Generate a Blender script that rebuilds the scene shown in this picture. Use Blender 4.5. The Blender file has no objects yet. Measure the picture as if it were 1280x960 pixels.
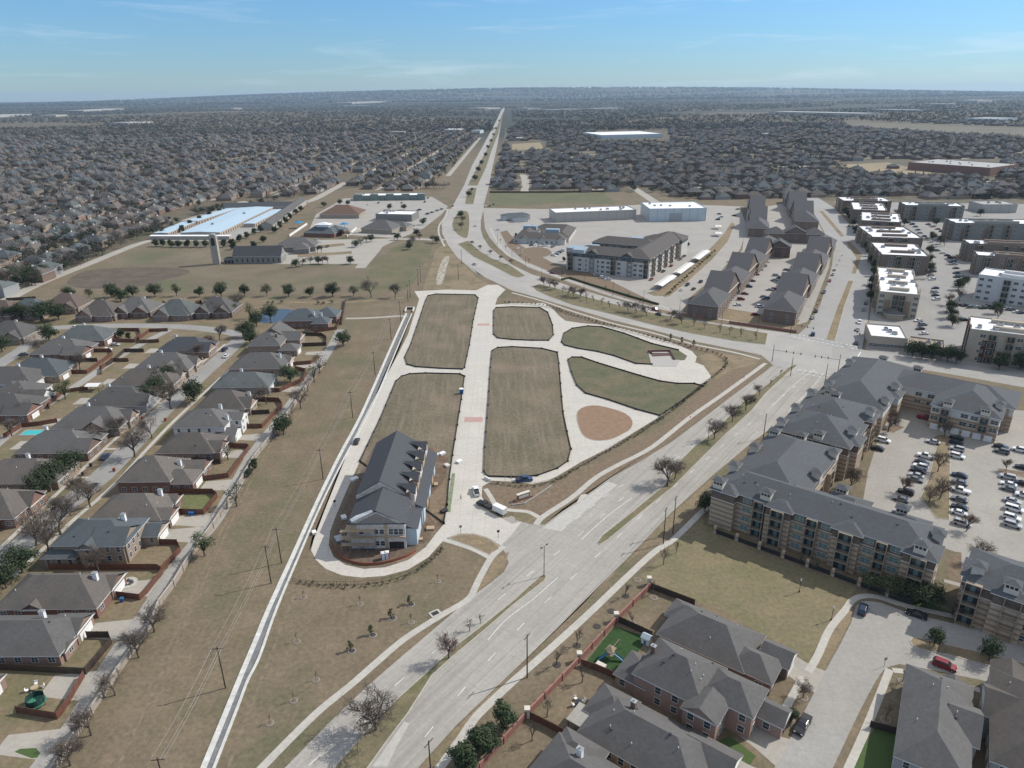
import bpy, bmesh, math, random
import numpy as np
from mathutils import Vector, Matrix
random.seed(7); rng = np.random.default_rng(7)
S = bpy.context.scene; C = S.collection
R_ = math.radians

# ------------------------------------------------------------------ camera
CAMH, FPX, HZ, ROLL = 120.0, 887.0, 116.0, 0.0109
_p = math.atan((480 - HZ) / FPX)
_f = Vector((0, math.cos(_p), -math.sin(_p))); _u = Vector((0, math.sin(_p), math.cos(_p))); _r = Vector((1, 0, 0))
_R = _r * math.cos(ROLL) - _u * math.sin(ROLL); _U = _u * math.cos(ROLL) + _r * math.sin(ROLL)
cam = bpy.data.cameras.new('camera'); camo = bpy.data.objects.new('camera', cam); C.objects.link(camo)
cam.sensor_width = 36; cam.lens = FPX / 1280 * 36; cam.clip_start = 1.0; cam.clip_end = 90000
M = Matrix((( _R.x, _U.x, -_f.x, 0), (_R.y, _U.y, -_f.y, 0), (_R.z, _U.z, -_f.z, CAMH), (0, 0, 0, 1)))
camo.matrix_world = M
S.camera = camo
def P(px, py, z=0.0):
    """survey point: where the sight line through a photo pixel meets the level z"""
    d = _f + _R * ((px - 640) / FPX) + _U * ((480 - py) / FPX)
    t = (z - CAMH) / d.z
    return (d.x * t, d.y * t)

# ------------------------------------------------------------------ sky and sun
SUN_EL, SUN_AZ = R_(41), R_(68.6)
W = bpy.data.worlds.new('World'); S.world = W; W.use_nodes = True
nt = W.node_tree; N = nt.nodes; L = nt.links
bg = N['Background']; bg.inputs['Strength'].default_value = 0.13
sky = N.new('ShaderNodeTexSky'); sky.sky_type = 'NISHITA'; sky.sun_disc = False
sky.sun_elevation = SUN_EL; sky.sun_rotation = SUN_AZ
sky.air_density = 1.0; sky.dust_density = 0.0; sky.ozone_density = 2.0
tc = N.new('ShaderNodeTexCoord'); mp = N.new('ShaderNodeMapping'); mp.inputs['Scale'].default_value = (2.2, 1.6, 26)
mp.inputs['Rotation'].default_value = (0, R_(2), R_(12)); mp.inputs['Location'].default_value = (2.7, 1.9, 1.1)
nz = N.new('ShaderNodeTexNoise'); nz.inputs['Scale'].default_value = 1.6; nz.inputs['Detail'].default_value = 7; nz.inputs['Roughness'].default_value = 0.62
nz.inputs['Distortion'].default_value = 0.6
rp = N.new('ShaderNodeMapRange'); rp.inputs['From Min'].default_value = 0.52; rp.inputs['From Max'].default_value = 0.86; rp.inputs['To Max'].default_value = 0.5
mx = N.new('ShaderNodeMix'); mx.data_type = 'RGBA'
mx.inputs['B'].default_value = (6.6, 7.2, 7.9, 1)
L.new(tc.outputs['Generated'], mp.inputs['Vector']); L.new(mp.outputs['Vector'], nz.inputs['Vector']); L.new(nz.outputs['Fac'], rp.inputs['Value'])
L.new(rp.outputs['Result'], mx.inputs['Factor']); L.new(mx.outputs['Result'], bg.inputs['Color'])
sep = N.new('ShaderNodeSeparateXYZ'); L.new(tc.outputs['Generated'], sep.inputs['Vector'])
ramp = N.new('ShaderNodeValToRGB'); cr_ = ramp.color_ramp; cr_.elements[0].position = 0.0; cr_.elements[0].color = (.34, .49, .74, 1); cr_.elements[1].position = .16; cr_.elements[1].color = (.43, .69, .91, 1)
L.new(sep.outputs['Z'], ramp.inputs['Fac'])
tint = N.new('ShaderNodeMix'); tint.data_type = 'RGBA'; tint.blend_type = 'MULTIPLY'; tint.inputs['Factor'].default_value = 1; L.new(ramp.outputs['Color'], tint.inputs['B']); L.new(sky.outputs['Color'], tint.inputs['A'])
ambient_white = N.new('ShaderNodeMix'); ambient_white.data_type = 'RGBA'; ambient_white.inputs['B'].default_value = (7.4, 7.2, 6.9, 1); vr = N.new('ShaderNodeMapRange'); vr.inputs['From Min'].default_value = .22; vr.inputs['From Max'].default_value = .6; vr.inputs['To Max'].default_value = .5  # white added to the unseen upper sky to brighten and neutralise ambient light
L.new(sep.outputs['Z'], vr.inputs['Value']); L.new(vr.outputs['Result'], ambient_white.inputs['Factor']); L.new(tint.outputs['Result'], ambient_white.inputs['A']); L.new(ambient_white.outputs['Result'], mx.inputs['A'])
sl = bpy.data.lights.new('sun', 'SUN'); sl.energy = 4.1; sl.angle = R_(0.55); sl.color = (1.0, 0.95, 0.87)
so = bpy.data.objects.new('sun', sl); C.objects.link(so)
sd = Vector((math.sin(SUN_AZ) * math.cos(SUN_EL), math.cos(SUN_AZ) * math.cos(SUN_EL), math.sin(SUN_EL)))
so.rotation_euler = sd.to_track_quat('Z', 'Y').to_euler(); so.location = (300, 100, 400)
S.view_settings.view_transform = 'Standard'; S.view_settings.look = 'None'; S.view_settings.gamma = 1
S.view_settings.exposure = 0.14; S.view_settings.use_curve_mapping = False
S.cycles.max_bounces = 5; S.cycles.diffuse_bounces = 3; S.cycles.volume_bounces = 0; S.cycles.transparent_max_bounces = 8
S.cycles.use_denoising = True; S.cycles.sample_clamp_direct = 5; S.cycles.sample_clamp_indirect = 3

# ------------------------------------------------------------------ materials
MATS = {}
def mat(name, c1, c2=None, scale=1.0, rough=0.9, detail=4, lo=0.35, hi=0.65, c3=None, scale3=0.02, joint=None, spec=0.25, metal=0.0, bump=0.0, rand=0.0, streak=None, gmap=False, grain=None):
    """noise-mixed procedural material; scale in 1/m (object space = metres)"""
    if name in MATS: return MATS[name]
    m = bpy.data.materials.new(name); m.use_nodes = True
    nt = m.node_tree; N = nt.nodes; L = nt.links; b = N['Principled BSDF']
    b.inputs['Roughness'].default_value = rough; b.inputs['Metallic'].default_value = metal; b.inputs['Specular IOR Level'].default_value = spec
    col = None
    if c2 is not None:
        geo = N.new('ShaderNodeNewGeometry') if gmap else N.new('ShaderNodeTexCoord'); vec = geo.outputs['Position'] if gmap else geo.outputs['Object']
        def layer(a, bcol, sc, lo, hi, det, v):
            n = N.new('ShaderNodeTexNoise'); n.inputs['Scale'].default_value = sc; n.inputs['Detail'].default_value = det; n.inputs['Roughness'].default_value = 0.65
            L.new(v, n.inputs['Vector'])
            r = N.new('ShaderNodeMapRange'); r.inputs['From Min'].default_value = lo; r.inputs['From Max'].default_value = hi
            L.new(n.outputs['Fac'], r.inputs['Value'])
            x = N.new('ShaderNodeMix'); x.data_type = 'RGBA'
            if hasattr(a, 'is_linked'): L.new(a, x.inputs['A'])
            else: x.inputs['A'].default_value = (*a, 1)
            if hasattr(bcol, 'is_linked'): L.new(bcol, x.inputs['B'])
            else: x.inputs['B'].default_value = (*bcol, 1)
            L.new(r.outputs['Result'], x.inputs['Factor'])
            return x.outputs['Result'], n
        col, n0 = layer(c1, c2, scale, lo, hi, detail, vec)
        if c3 is not None: col, _ = layer(col, c3, scale3, 0.48, 0.68, 5, vec)
        if streak is not None:    # (angle, across scale, along scale, colour): wear along the direction of travel
            mpn = N.new('ShaderNodeMapping'); mpn.vector_type = 'TEXTURE'; mpn.inputs['Rotation'].default_value = (0, 0, streak[0]); mpn.inputs['Scale'].default_value = (1 / streak[1], 1 / streak[2], 1)
            L.new(vec, mpn.inputs['Vector'])
            col, _ = layer(col, streak[3], 1.0, 0.45, 0.8, 4, mpn.outputs['Vector'])
        if joint is not None:     # (angle, width, length, colour, mortar): slab joints
            mpn = N.new('ShaderNodeMapping'); mpn.inputs['Rotation'].default_value = (0, 0, -joint[0])
            L.new(vec, mpn.inputs['Vector'])
            bt = N.new('ShaderNodeTexBrick'); bt.offset = 0.0; bt.inputs['Scale'].default_value = 1.0
            bt.inputs['Brick Width'].default_value = joint[1]; bt.inputs['Row Height'].default_value = joint[2]; bt.inputs['Mortar Size'].default_value = joint[4]
            bt.inputs['Mortar Smooth'].default_value = 0.3
            L.new(mpn.outputs['Vector'], bt.inputs['Vector'])
            x = N.new('ShaderNodeMix'); x.data_type = 'RGBA'; L.new(bt.outputs['Fac'], x.inputs['Factor']); L.new(col, x.inputs['A']); x.inputs['B'].default_value = (*joint[3], 1)
            col = x.outputs['Result']
        if gmap:
            gn = N.new('ShaderNodeTexNoise'); gn.inputs['Scale'].default_value = .9; gn.inputs['Detail'].default_value = 6; gn.inputs['Roughness'].default_value = .75; L.new(vec, gn.inputs['Vector'])
            gr = N.new('ShaderNodeMapRange'); gr.inputs['From Min'].default_value = .3; gr.inputs['From Max'].default_value = .7; g_ = grain if grain is not None else (.3 if c1[0] < .27 and c1[0] > c1[2] * 1.25 else .12)
            gr.inputs['To Min'].default_value = 1 - g_; gr.inputs['To Max'].default_value = 1 + g_; L.new(gn.outputs['Fac'], gr.inputs['Value'])
            hs = N.new('ShaderNodeHueSaturation'); L.new(gr.outputs['Result'], hs.inputs['Value']); L.new(col, hs.inputs['Color']); col = hs.outputs['Color']
        if rand:
            oi = N.new('ShaderNodeObjectInfo'); hs = N.new('ShaderNodeHueSaturation')
            r = N.new('ShaderNodeMapRange'); r.inputs['To Min'].default_value = 1 - rand; r.inputs['To Max'].default_value = 1 + rand
            L.new(oi.outputs['Random'], r.inputs['Value']); L.new(r.outputs['Result'], hs.inputs['Value']); L.new(col, hs.inputs['Color']); col = hs.outputs['Color']
        L.new(col, b.inputs['Base Color'])
        if bump:
            bp = N.new('ShaderNodeBump'); bp.inputs['Strength'].default_value = bump; bp.inputs['Distance'].default_value = 0.3
            L.new(n0.outputs['Fac'], bp.inputs['Height']); L.new(bp.outputs['Normal'], b.inputs['Normal'])
    else:
        b.inputs['Base Color'].default_value = (*c1, 1)
    MATS[name] = m
    return m
def banded(name, c1, c2, c3, period, frac):
    """masonry in horizontal bands with mortar speckle (height is object Z)"""
    m = mat(name, c1, c2, 1.3, 0.9, lo=0.3, hi=0.7); nt = m.node_tree; N = nt.nodes; L = nt.links; b = N['Principled BSDF']
    src = b.inputs['Base Color'].links[0].from_socket
    tcn = N.new('ShaderNodeTexCoord'); sp = N.new('ShaderNodeSeparateXYZ'); L.new(tcn.outputs['Object'], sp.inputs['Vector'])
    d = N.new('ShaderNodeMath'); d.operation = 'DIVIDE'; d.inputs[1].default_value = period; L.new(sp.outputs['Z'], d.inputs[0])
    fr = N.new('ShaderNodeMath'); fr.operation = 'FRACT'; L.new(d.outputs[0], fr.inputs[0])
    gt = N.new('ShaderNodeMath'); gt.operation = 'GREATER_THAN'; gt.inputs[1].default_value = 1 - frac; L.new(fr.outputs[0], gt.inputs[0])
    x = N.new('ShaderNodeMix'); x.data_type = 'RGBA'; L.new(gt.outputs[0], x.inputs['Factor']); L.new(src, x.inputs['A']); x.inputs['B'].default_value = (*c3, 1)
    L.new(x.outputs['Result'], b.inputs['Base Color'])
    return m
def brick(name, c1, c2, mortar):
    m = mat(name, c1, c2, 1.6, 0.9, lo=0.3, hi=0.7, rand=0.12); nt = m.node_tree; N = nt.nodes; L = nt.links; b = N['Principled BSDF']
    src = b.inputs['Base Color'].links[0].from_socket
    n = N.new('ShaderNodeTexNoise'); n.inputs['Scale'].default_value = 9; tcn = N.new('ShaderNodeTexCoord'); L.new(tcn.outputs['Object'], n.inputs['Vector'])
    r = N.new('ShaderNodeMapRange'); r.inputs['From Min'].default_value = 0.56; r.inputs['From Max'].default_value = 0.7; r.inputs['To Max'].default_value = 0.7
    L.new(n.outputs['Fac'], r.inputs['Value'])
    x = N.new('ShaderNodeMix'); x.data_type = 'RGBA'; L.new(r.outputs['Result'], x.inputs['Factor']); L.new(src, x.inputs['A']); x.inputs['B'].default_value = (*mortar, 1)
    L.new(x.outputs['Result'], b.inputs['Base Color'])
    return m
def ribbed(name, c1, c2, axis, period, frac=0.2, rough=0.5, spec=0.4):
    """boards or standing seams: narrow dark lines every `period` metres along an object axis"""
    m = mat(name, c1, c2, 0.7, rough, lo=0.3, hi=0.7, spec=spec); nt = m.node_tree; N = nt.nodes; L = nt.links; b = N['Principled BSDF']
    src = b.inputs['Base Color'].links[0].from_socket
    tcn = N.new('ShaderNodeTexCoord'); sp = N.new('ShaderNodeSeparateXYZ'); L.new(tcn.outputs['Object'], sp.inputs['Vector'])
    d = N.new('ShaderNodeMath'); d.operation = 'DIVIDE'; d.inputs[1].default_value = period; L.new(sp.outputs[axis], d.inputs[0])
    fr = N.new('ShaderNodeMath'); fr.operation = 'FRACT'; L.new(d.outputs[0], fr.inputs[0])
    gt = N.new('ShaderNodeMath'); gt.operation = 'LESS_THAN'; gt.inputs[1].default_value = frac; L.new(fr.outputs[0], gt.inputs[0])
    x = N.new('ShaderNodeMix'); x.data_type = 'RGBA'; x.blend_type = 'MULTIPLY'; L.new(gt.outputs[0], x.inputs['Factor']); L.new(src, x.inputs['A']); x.inputs['B'].default_value = (.62, .62, .62, 1)
    L.new(x.outputs['Result'], b.inputs['Base Color'])
    return m

ROADANG = R_(53.5)   # direction of the diagonal road
STANG = math.atan2(*reversed([b - a for a, b in zip(P(588, 590), P(609, 370))]))     # central street of the new development
grass = mat('dormant_grass', (.19, .150, .100), (.122, .106, .068), 0.11, c3=(.108, .113, .058), scale3=0.035, lo=.3, hi=.7, detail=9, gmap=True)
lotgrass = mat('lot_weeds', (.160, .132, .092), (.098, .096, .058), 0.2, c3=(.20, .158, .112), scale3=0.05, lo=.3, hi=.7, detail=9, gmap=True, grain=.36, streak=(STANG + .03, .04, .55, (.21, .17, .125)))
strawgrass = mat('straw_grass', (.26, .20, .125), (.175, .14, .09), 0.25, lo=.3, hi=.7, detail=8, c3=(.13, .118, .065), scale3=0.05, gmap=True)
greengrass = mat('green_lawn', (.075, .115, .035), (.055, .088, .03), 0.9, lo=.3, hi=.7, gmap=True)
turf = mat('artificial_turf', (.034, .075, .022), (.027, .06, .02), 1.1, lo=.3, hi=.7, gmap=True)
mulch = mat('brown_mulch', (.198, .15, .103), (.15, .112, .076), 0.5, lo=.3, hi=.7, gmap=True)
soil = mat('bare_soil', (.16, .105, .07), (.10, .075, .055), 0.4, lo=.35, hi=.65, c3=(.22, .17, .12), scale3=.12, gmap=True)
ploughed = mat('dark_soil', (.088, .072, .056), (.125, .105, .075), 0.09, lo=.35, hi=.65, gmap=True)
conc_new = mat('new_concrete', (.515, .485, .43), (.445, .42, .37), 0.12, lo=.3, hi=.7, c3=(.47, .45, .415), joint=(STANG, 4.6, 4.0, (.36, .345, .31), .05), gmap=True)
conc_road = mat('road_concrete', (.365, .343, .305), (.31, .292, .262), 0.10, lo=.3, hi=.7, c3=(.39, .37, .335), scale3=.03, detail=6,
                streak=(ROADANG, .02, .75, (.235, .222, .20)), joint=(ROADANG, 6.0, 3.65, (.25, .24, .22), .05), gmap=True)
conc_old = mat('street_concrete', (.325, .312, .285), (.28, .268, .246), 0.13, lo=.3, hi=.7, c3=(.33, .325, .305), scale3=.03, detail=6, joint=(ROADANG + .45, 5, 5, (.245, .24, .225), .035), gmap=True)
conc_sub = mat('suburb_street_concrete', (.29, .285, .27), (.24, .236, .224), 0.13, lo=.3, hi=.7, detail=6, gmap=True)
conc_walk = mat('sidewalk_concrete', (.46, .44, .39), (.39, .37, .33), 0.25, lo=.3, hi=.7, joint=(ROADANG, 1.6, 9, (.37, .35, .31), .05), gmap=True)
conc_white = mat('flume_concrete', (.60, .60, .56), (.47, .465, .43), 0.35, grain=.16, joint=(R_(97), 3, 50, (.40, .39, .36), .06), lo=.3, hi=.7, gmap=True)
conc_tan = mat('tan_concrete', (.37, .345, .30), (.32, .30, .262), 0.1, lo=.3, hi=.7, joint=(ROADANG, 5, 5, (.33, .30, .255), .05), gmap=True)
asphalt = mat('asphalt', (.07, .07, .07), (.055, .055, .056), 0.3, gmap=True)
paint = mat('road_paint', (.78, .78, .76), (.58, .58, .56), 1.5, 0.7, gmap=True)
redpave = mat('red_paving', (.44, .27, .24), (.40, .27, .24), 1.5, gmap=True)
gravel = mat('grey_ditch', (.20, .205, .205), (.13, .135, .14), 0.5, gmap=True)
glass = mat('window_glass', (.035, .05, .058), rough=0.12, spec=0.6)
glass_teal = mat('teal_window_glass', (.13, .20, .20), rough=0.15, spec=0.6)
white = mat('white_trim', (.74, .74, .72), (.66, .66, .64), 0.8)
offwhite = mat('cream_trim', (.60, .56, .48), (.54, .50, .43), 0.8)
dark = mat('dark_metal', (.03, .03, .032), rough=.5, spec=.4)
metal_g = mat('galvanised_metal', (.42, .43, .44), (.34, .35, .36), 1.2, .45, metal=.4)
wood_pole = mat('pole_wood', (.085, .058, .042), (.05, .036, .028), 2.0)
roofs = {
 'grey': mat('grey_shingles', (.128, .123, .118), (.092, .089, .087), 1.4, .92, lo=.3, hi=.7, detail=7, rand=.16, c3=(.096, .092, .087), scale3=.22),
 'brown': mat('brown_shingles', (.142, .125, .111), (.103, .091, .082), 1.4, .92, lo=.3, hi=.7, detail=7, rand=.16, c3=(.096, .092, .087), scale3=.22),
 'blue': mat('bluegrey_shingles', (.10, .115, .125), (.072, .083, .092), 1.4, .92, lo=.3, hi=.7, detail=7, rand=.12, c3=(.082, .092, .094), scale3=.22),
 'green': mat('greengrey_shingles', (.118, .130, .128), (.088, .099, .098), 1.4, .92, lo=.3, hi=.7, detail=7, rand=.12, c3=(.082, .092, .094), scale3=.22),
 'dark': mat('charcoal_shingles', (.080, .085, .094), (.060, .064, .071), 1.4, .92, lo=.3, hi=.7, detail=7),
 'apt': mat('apartment_shingles', (.108, .115, .122), (.080, .086, .093), 1.2, .92, lo=.3, hi=.7, detail=7, c3=(.092, .09, .088), scale3=.15),
 'red': mat('redbrown_shingles', (.138, .105, .09), (.10, .078, .068), 1.4, .92, lo=.3, hi=.7, detail=7),
}
walls = {
 'red': brick('red_brick', (.22, .122, .092), (.165, .092, .072), (.32, .26, .22)),
 'tan': brick('tan_brick', (.33, .26, .195), (.25, .19, .145), (.42, .37, .31)),
 'pink': brick('pinkish_brick', (.30, .205, .165), (.225, .15, .125), (.42, .36, .31)),
 'brown': brick('brown_brick', (.19, .13, .10), (.145, .10, .08), (.30, .25, .21)),
 'grey': brick('grey_siding', (.30, .305, .30), (.26, .265, .26), (.34, .34, .33)),
 'white': mat('white_siding', (.70, .69, .66), (.60, .59, .565), 0.6, lo=.3, hi=.7),
}

# ------------------------------------------------------------------ mesh helpers
class MB:
    def __init__(s): s.v = []; s.f = []; s.m = []
    def add(s, vs, fs, m=0):
        o = len(s.v); s.v += [tuple(v) for v in vs]; s.f += [tuple(i + o for i in f) for f in fs]; s.m += [m] * len(fs); return s
    def box(s, x0, x1, y0, y1, z0, z1, m=0, T=None):
        vs = [(x, y, z) for z in (z0, z1) for x, y in ((x0, y0), (x1, y0), (x1, y1), (x0, y1))]
        if T is not None: vs = [T @ Vector(v) for v in vs]
        return s.add(vs, [(0, 3, 2, 1), (4, 5, 6, 7), (0, 1, 5, 4), (1, 2, 6, 5), (2, 3, 7, 6), (3, 0, 4, 7)], m)
    def prism(s, pts, z0, z1, m=0, mtop=None, bottom=False):
        n = len(pts)
        s.add([(x, y, z0) for x, y in pts] + [(x, y, z1) for x, y in pts], [(i, (i + 1) % n, n + (i + 1) % n, n + i) for i in range(n)], m)
        s.add([(x, y, z1) for x, y in pts], [tuple(range(n))], m if mtop is None else mtop)
        if bottom: s.add([(x, y, z0) for x, y in pts], [tuple(reversed(range(n)))], m)
        return s
    def tube(s, a, b, r0, r1=None, n=6, m=0, cap=True):
        r1 = r0 if r1 is None else r1
        a = Vector(a); b = Vector(b); d = (b - a)
        if d.length < 1e-6: return s
        d.normalize(); u = d.orthogonal().normalized(); w = d.cross(u)
        vs = [a + (u * math.cos(t) + w * math.sin(t)) * r0 for t in [2 * math.pi * k / n for k in range(n)]] + \
             [b + (u * math.cos(t) + w * math.sin(t)) * r1 for t in [2 * math.pi * k / n for k in range(n)]]
        fs = [(k, (k + 1) % n, n + (k + 1) % n, n + k) for k in range(n)]
        if cap: fs += [tuple(reversed(range(n))), tuple(range(n, 2 * n))]
        return s.add(vs, fs, m)
    def mesh(s, name, mats):
        me = bpy.data.meshes.new(name); me.from_pydata(s.v, [], s.f)
        for mm in (mats if isinstance(mats, (list, tuple)) else [mats]): me.materials.append(mm)
        me.polygons.foreach_set('material_index', s.m); me.update(); return me
    def build(s, name, mats, parent=None, loc=None, rz=0.0):
        return link(name, s.mesh(name, mats), parent, loc, rz)
def link(name, me, parent=None, loc=None, rz=0.0, sc=None):
    o = bpy.data.objects.new(name, me); C.objects.link(o)
    if parent is not None: o.parent = parent
    if loc is not None: o.location = loc if len(loc) == 3 else (*loc, 0)
    if rz: o.rotation_euler = (0, 0, rz)
    if sc: o.scale = (sc, sc, sc) if not hasattr(sc, '__len__') else sc
    return o
def tag(o, label, cat, group=None):
    o['label'] = label; o['category'] = cat
    if group: o['group'] = group
    return o
def thing(name, label, cat, loc=(0, 0), rz=0.0, group=None):
    return tag(link(name, None, None, loc, rz), label, cat, group)
def struct(o): o['kind'] = 'structure'; return o
ORD = ['first', 'second', 'third', 'fourth', 'fifth', 'sixth', 'seventh', 'eighth', 'ninth', 'tenth', 'eleventh', 'twelfth', 'thirteenth', 'fourteenth', 'fifteenth', 'sixteenth',
       'seventeenth', 'eighteenth', 'nineteenth', 'twentieth']
TENS = {2: 'twenty', 3: 'thirty', 4: 'forty', 5: 'fifty', 6: 'sixty', 7: 'seventy', 8: 'eighty', 9: 'ninety'}
def nth(i):
    """ordinal word of a zero-based index"""
    if i < 20: return ORD[i]
    t, u = divmod(i + 1, 10)
    if t > 9: return 'hundred-and-' + nth(i - 100)
    return TENS[t][:-1] + 'ieth' if u == 0 else TENS[t] + '-' + ORD[u - 1]
def copy_tree(src, parent=None):
    c = src.copy(); C.objects.link(c)
    if parent is not None: c.parent = parent
    for ch in KIDS.get(src.name, []): copy_tree(ch, c)
    return c
KIDS = {}
def kids_of(root):
    KIDS.clear()
    for o in bpy.data.objects:
        if o.parent: KIDS.setdefault(o.parent.name, []).append(o)
def smooth(pts, closed=False, n=4):
    """Catmull-Rom through ground points"""
    out = []; k = len(pts)
    rngk = range(k) if closed else range(k - 1)
    for i in rngk:
        g = (lambda j: pts[j % k]) if closed else (lambda j: pts[min(max(j, 0), k - 1)])
        p0, p1, p2, p3 = g(i - 1), g(i), g(i + 1), g(i + 2)
        for t in [q / n for q in range(n)]:
            out.append(tuple(0.5 * (2 * b + (c - a) * t + (2 * a - 5 * b + 4 * c - d) * t * t + (3 * b - a - 3 * c + d) * t ** 3) for a, b, c, d in zip(p0, p1, p2, p3)))
    if not closed: out.append(tuple(pts[-1]))
    return out
def area(pts): return sum(a[0] * b[1] - b[0] * a[1] for a, b in zip(pts, pts[1:] + pts[:1])) / 2
def G(pix, sm=0, closed=True, z=0.0):
    pts = [P(x, y, z) for x, y in pix]
    if sm: pts = smooth(pts, closed, sm)
    if closed and area(pts) < 0: pts = pts[::-1]
    return pts
def inset(pts, d):
    out = []; n = len(pts)
    for i in range(n):
        a, b, c = (Vector(pts[i - 1]), Vector(pts[i]), Vector(pts[(i + 1) % n]))
        e1 = (b - a); e2 = (c - b)
        if e1.length < 1e-6 or e2.length < 1e-6: out.append(tuple(b)); continue
        e1.normalize(); e2.normalize()
        nn = Vector((-(e1.y + e2.y), e1.x + e2.x))
        if nn.length < 1e-4: out.append(tuple(b)); continue
        nn.normalize(); k = d / max(0.5, nn.dot(Vector((-e1.y, e1.x))))
        out.append(tuple(b + nn * k))
    return out
def sheet(name, pix, z, m, sm=0, ground=False):
    pts = pix if ground else G(pix, sm)
    if area(pts) < 0: pts = pts[::-1]
    return struct(MB().add([(x, y, z) for x, y in pts], [tuple(range(len(pts)))]).build(name, m))
def slab(name, pix, z0, z1, m, sm=0, ground=False):
    pts = pix if ground else G(pix, sm)
    if area(pts) < 0: pts = pts[::-1]
    return struct(MB().prism(pts, z0, z1).build(name, m))
def island(name, pix, top, sm=0, h=0.13, kerb=0.18, km=None):
    """raised bed: concrete kerb ring with planting inside"""
    pts = G(pix, sm)
    mb = MB().prism(pts, 0.0, h, 0)
    mb.add([(x, y, h + 0.004) for x, y in inset(pts, kerb)], [tuple(range(len(pts)))], 1)
    return struct(mb.build(name, [km or conc_walk, top]))
def strip_pts(pts, w):
    l, r = [], []
    for i, p in enumerate(pts):
        a = Vector(pts[max(i - 1, 0)]); b = Vector(pts[min(i + 1, len(pts) - 1)]); d = (b - a)
        if d.length < 1e-6: d = Vector((1, 0))
        d.normalize(); n = Vector((-d.y, d.x)) * w / 2
        l.append(tuple(Vector(p) + n)); r.append(tuple(Vector(p) - n))
    return l, r
def ribbon(name, pix, w, z, m, sm=4, h=0.0, ground=False):
    pts = pix if ground else G(pix, sm, closed=False)
    l, r = strip_pts(pts, w); n = len(pts)
    mb = MB().add([(x, y, z) for x, y in l] + [(x, y, z) for x, y in r], [(i, n + i, n + i + 1, i + 1) for i in range(n - 1)])
    if h:
        mb.add([(x, y, z - h) for x, y in l] + [(x, y, z) for x, y in l], [(i, i + 1, n + i + 1, n + i) for i in range(n - 1)][::1])
        mb.add([(x, y, z - h) for x, y in r] + [(x, y, z) for x, y in r], [(i, n + i, n + i + 1, i + 1) for i in range(n - 1)])
    return struct(mb.build(name, m))
def dashes(name, pix, w=0.14, on=3.0, off=9.0, z=0.016, sm=4, start=0.0):
    pts = G(pix, sm, closed=False); mb = MB(); acc = start
    for a, b in zip(pts, pts[1:]):
        a = Vector(a); b = Vector(b); d = b - a; ln = d.length
        if ln < 1e-6: continue
        d /= ln; n = Vector((-d.y, d.x)) * w / 2; t = 0.0
        while t < ln:
            ph = acc % (on + off); step = min((on - ph) if ph < on else (on + off - ph), ln - t)
            if ph < on:
                q0 = a + d * t; q1 = a + d * (t + step)
                mb.add([(*(q0 - n), z), (*(q1 - n), z), (*(q1 + n), z), (*(q0 + n), z)], [(0, 1, 2, 3)])
            t += step + 1e-6; acc += step + 1e-6
    return struct(mb.build(name, paint))
# ================================================================== SETTING
# ------------------------------------------------------------------ ground to the horizon
def ground_height(x, y):
    d = max(0.0, min(1.0, (y - 12500) / 7000)); w = max(0.0, 1 - (abs(x - 600) / 11000) ** 2)
    return 222 * d * d * (3 - 2 * d) * w
gx = sorted(set([-32000, -24000, -18000, -14000, -11000, -9000, -7000, -5000, -3500, -2200, -1200, -600] + [600, 1200, 2200, 3500, 5000, 7000, 9000, 11000, 14000, 18000, 24000, 32000, 0]))
gy = [-400, 0, 300, 700, 1200, 2000, 3000, 4500, 6500, 9000, 11000, 12500, 13500, 14500, 15500, 16500, 17500, 18500, 19500, 22000, 26000]
mb = MB(); mb.add([(x, y, ground_height(x, y)) for y in gy for x in gx],
    [(j * len(gx) + i, j * len(gx) + i + 1, (j + 1) * len(gx) + i + 1, (j + 1) * len(gx) + i) for j in range(len(gy) - 1) for i in range(len(gx) - 1)])
gm = mat('ground', (.205, .158, .106), (.138, .114, .074), 0.11, c3=(.112, .112, .062), scale3=0.035, lo=.3, hi=.7, detail=9, gmap=True, streak=(R_(97), .012, .16, (.15, .118, .082)))
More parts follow.
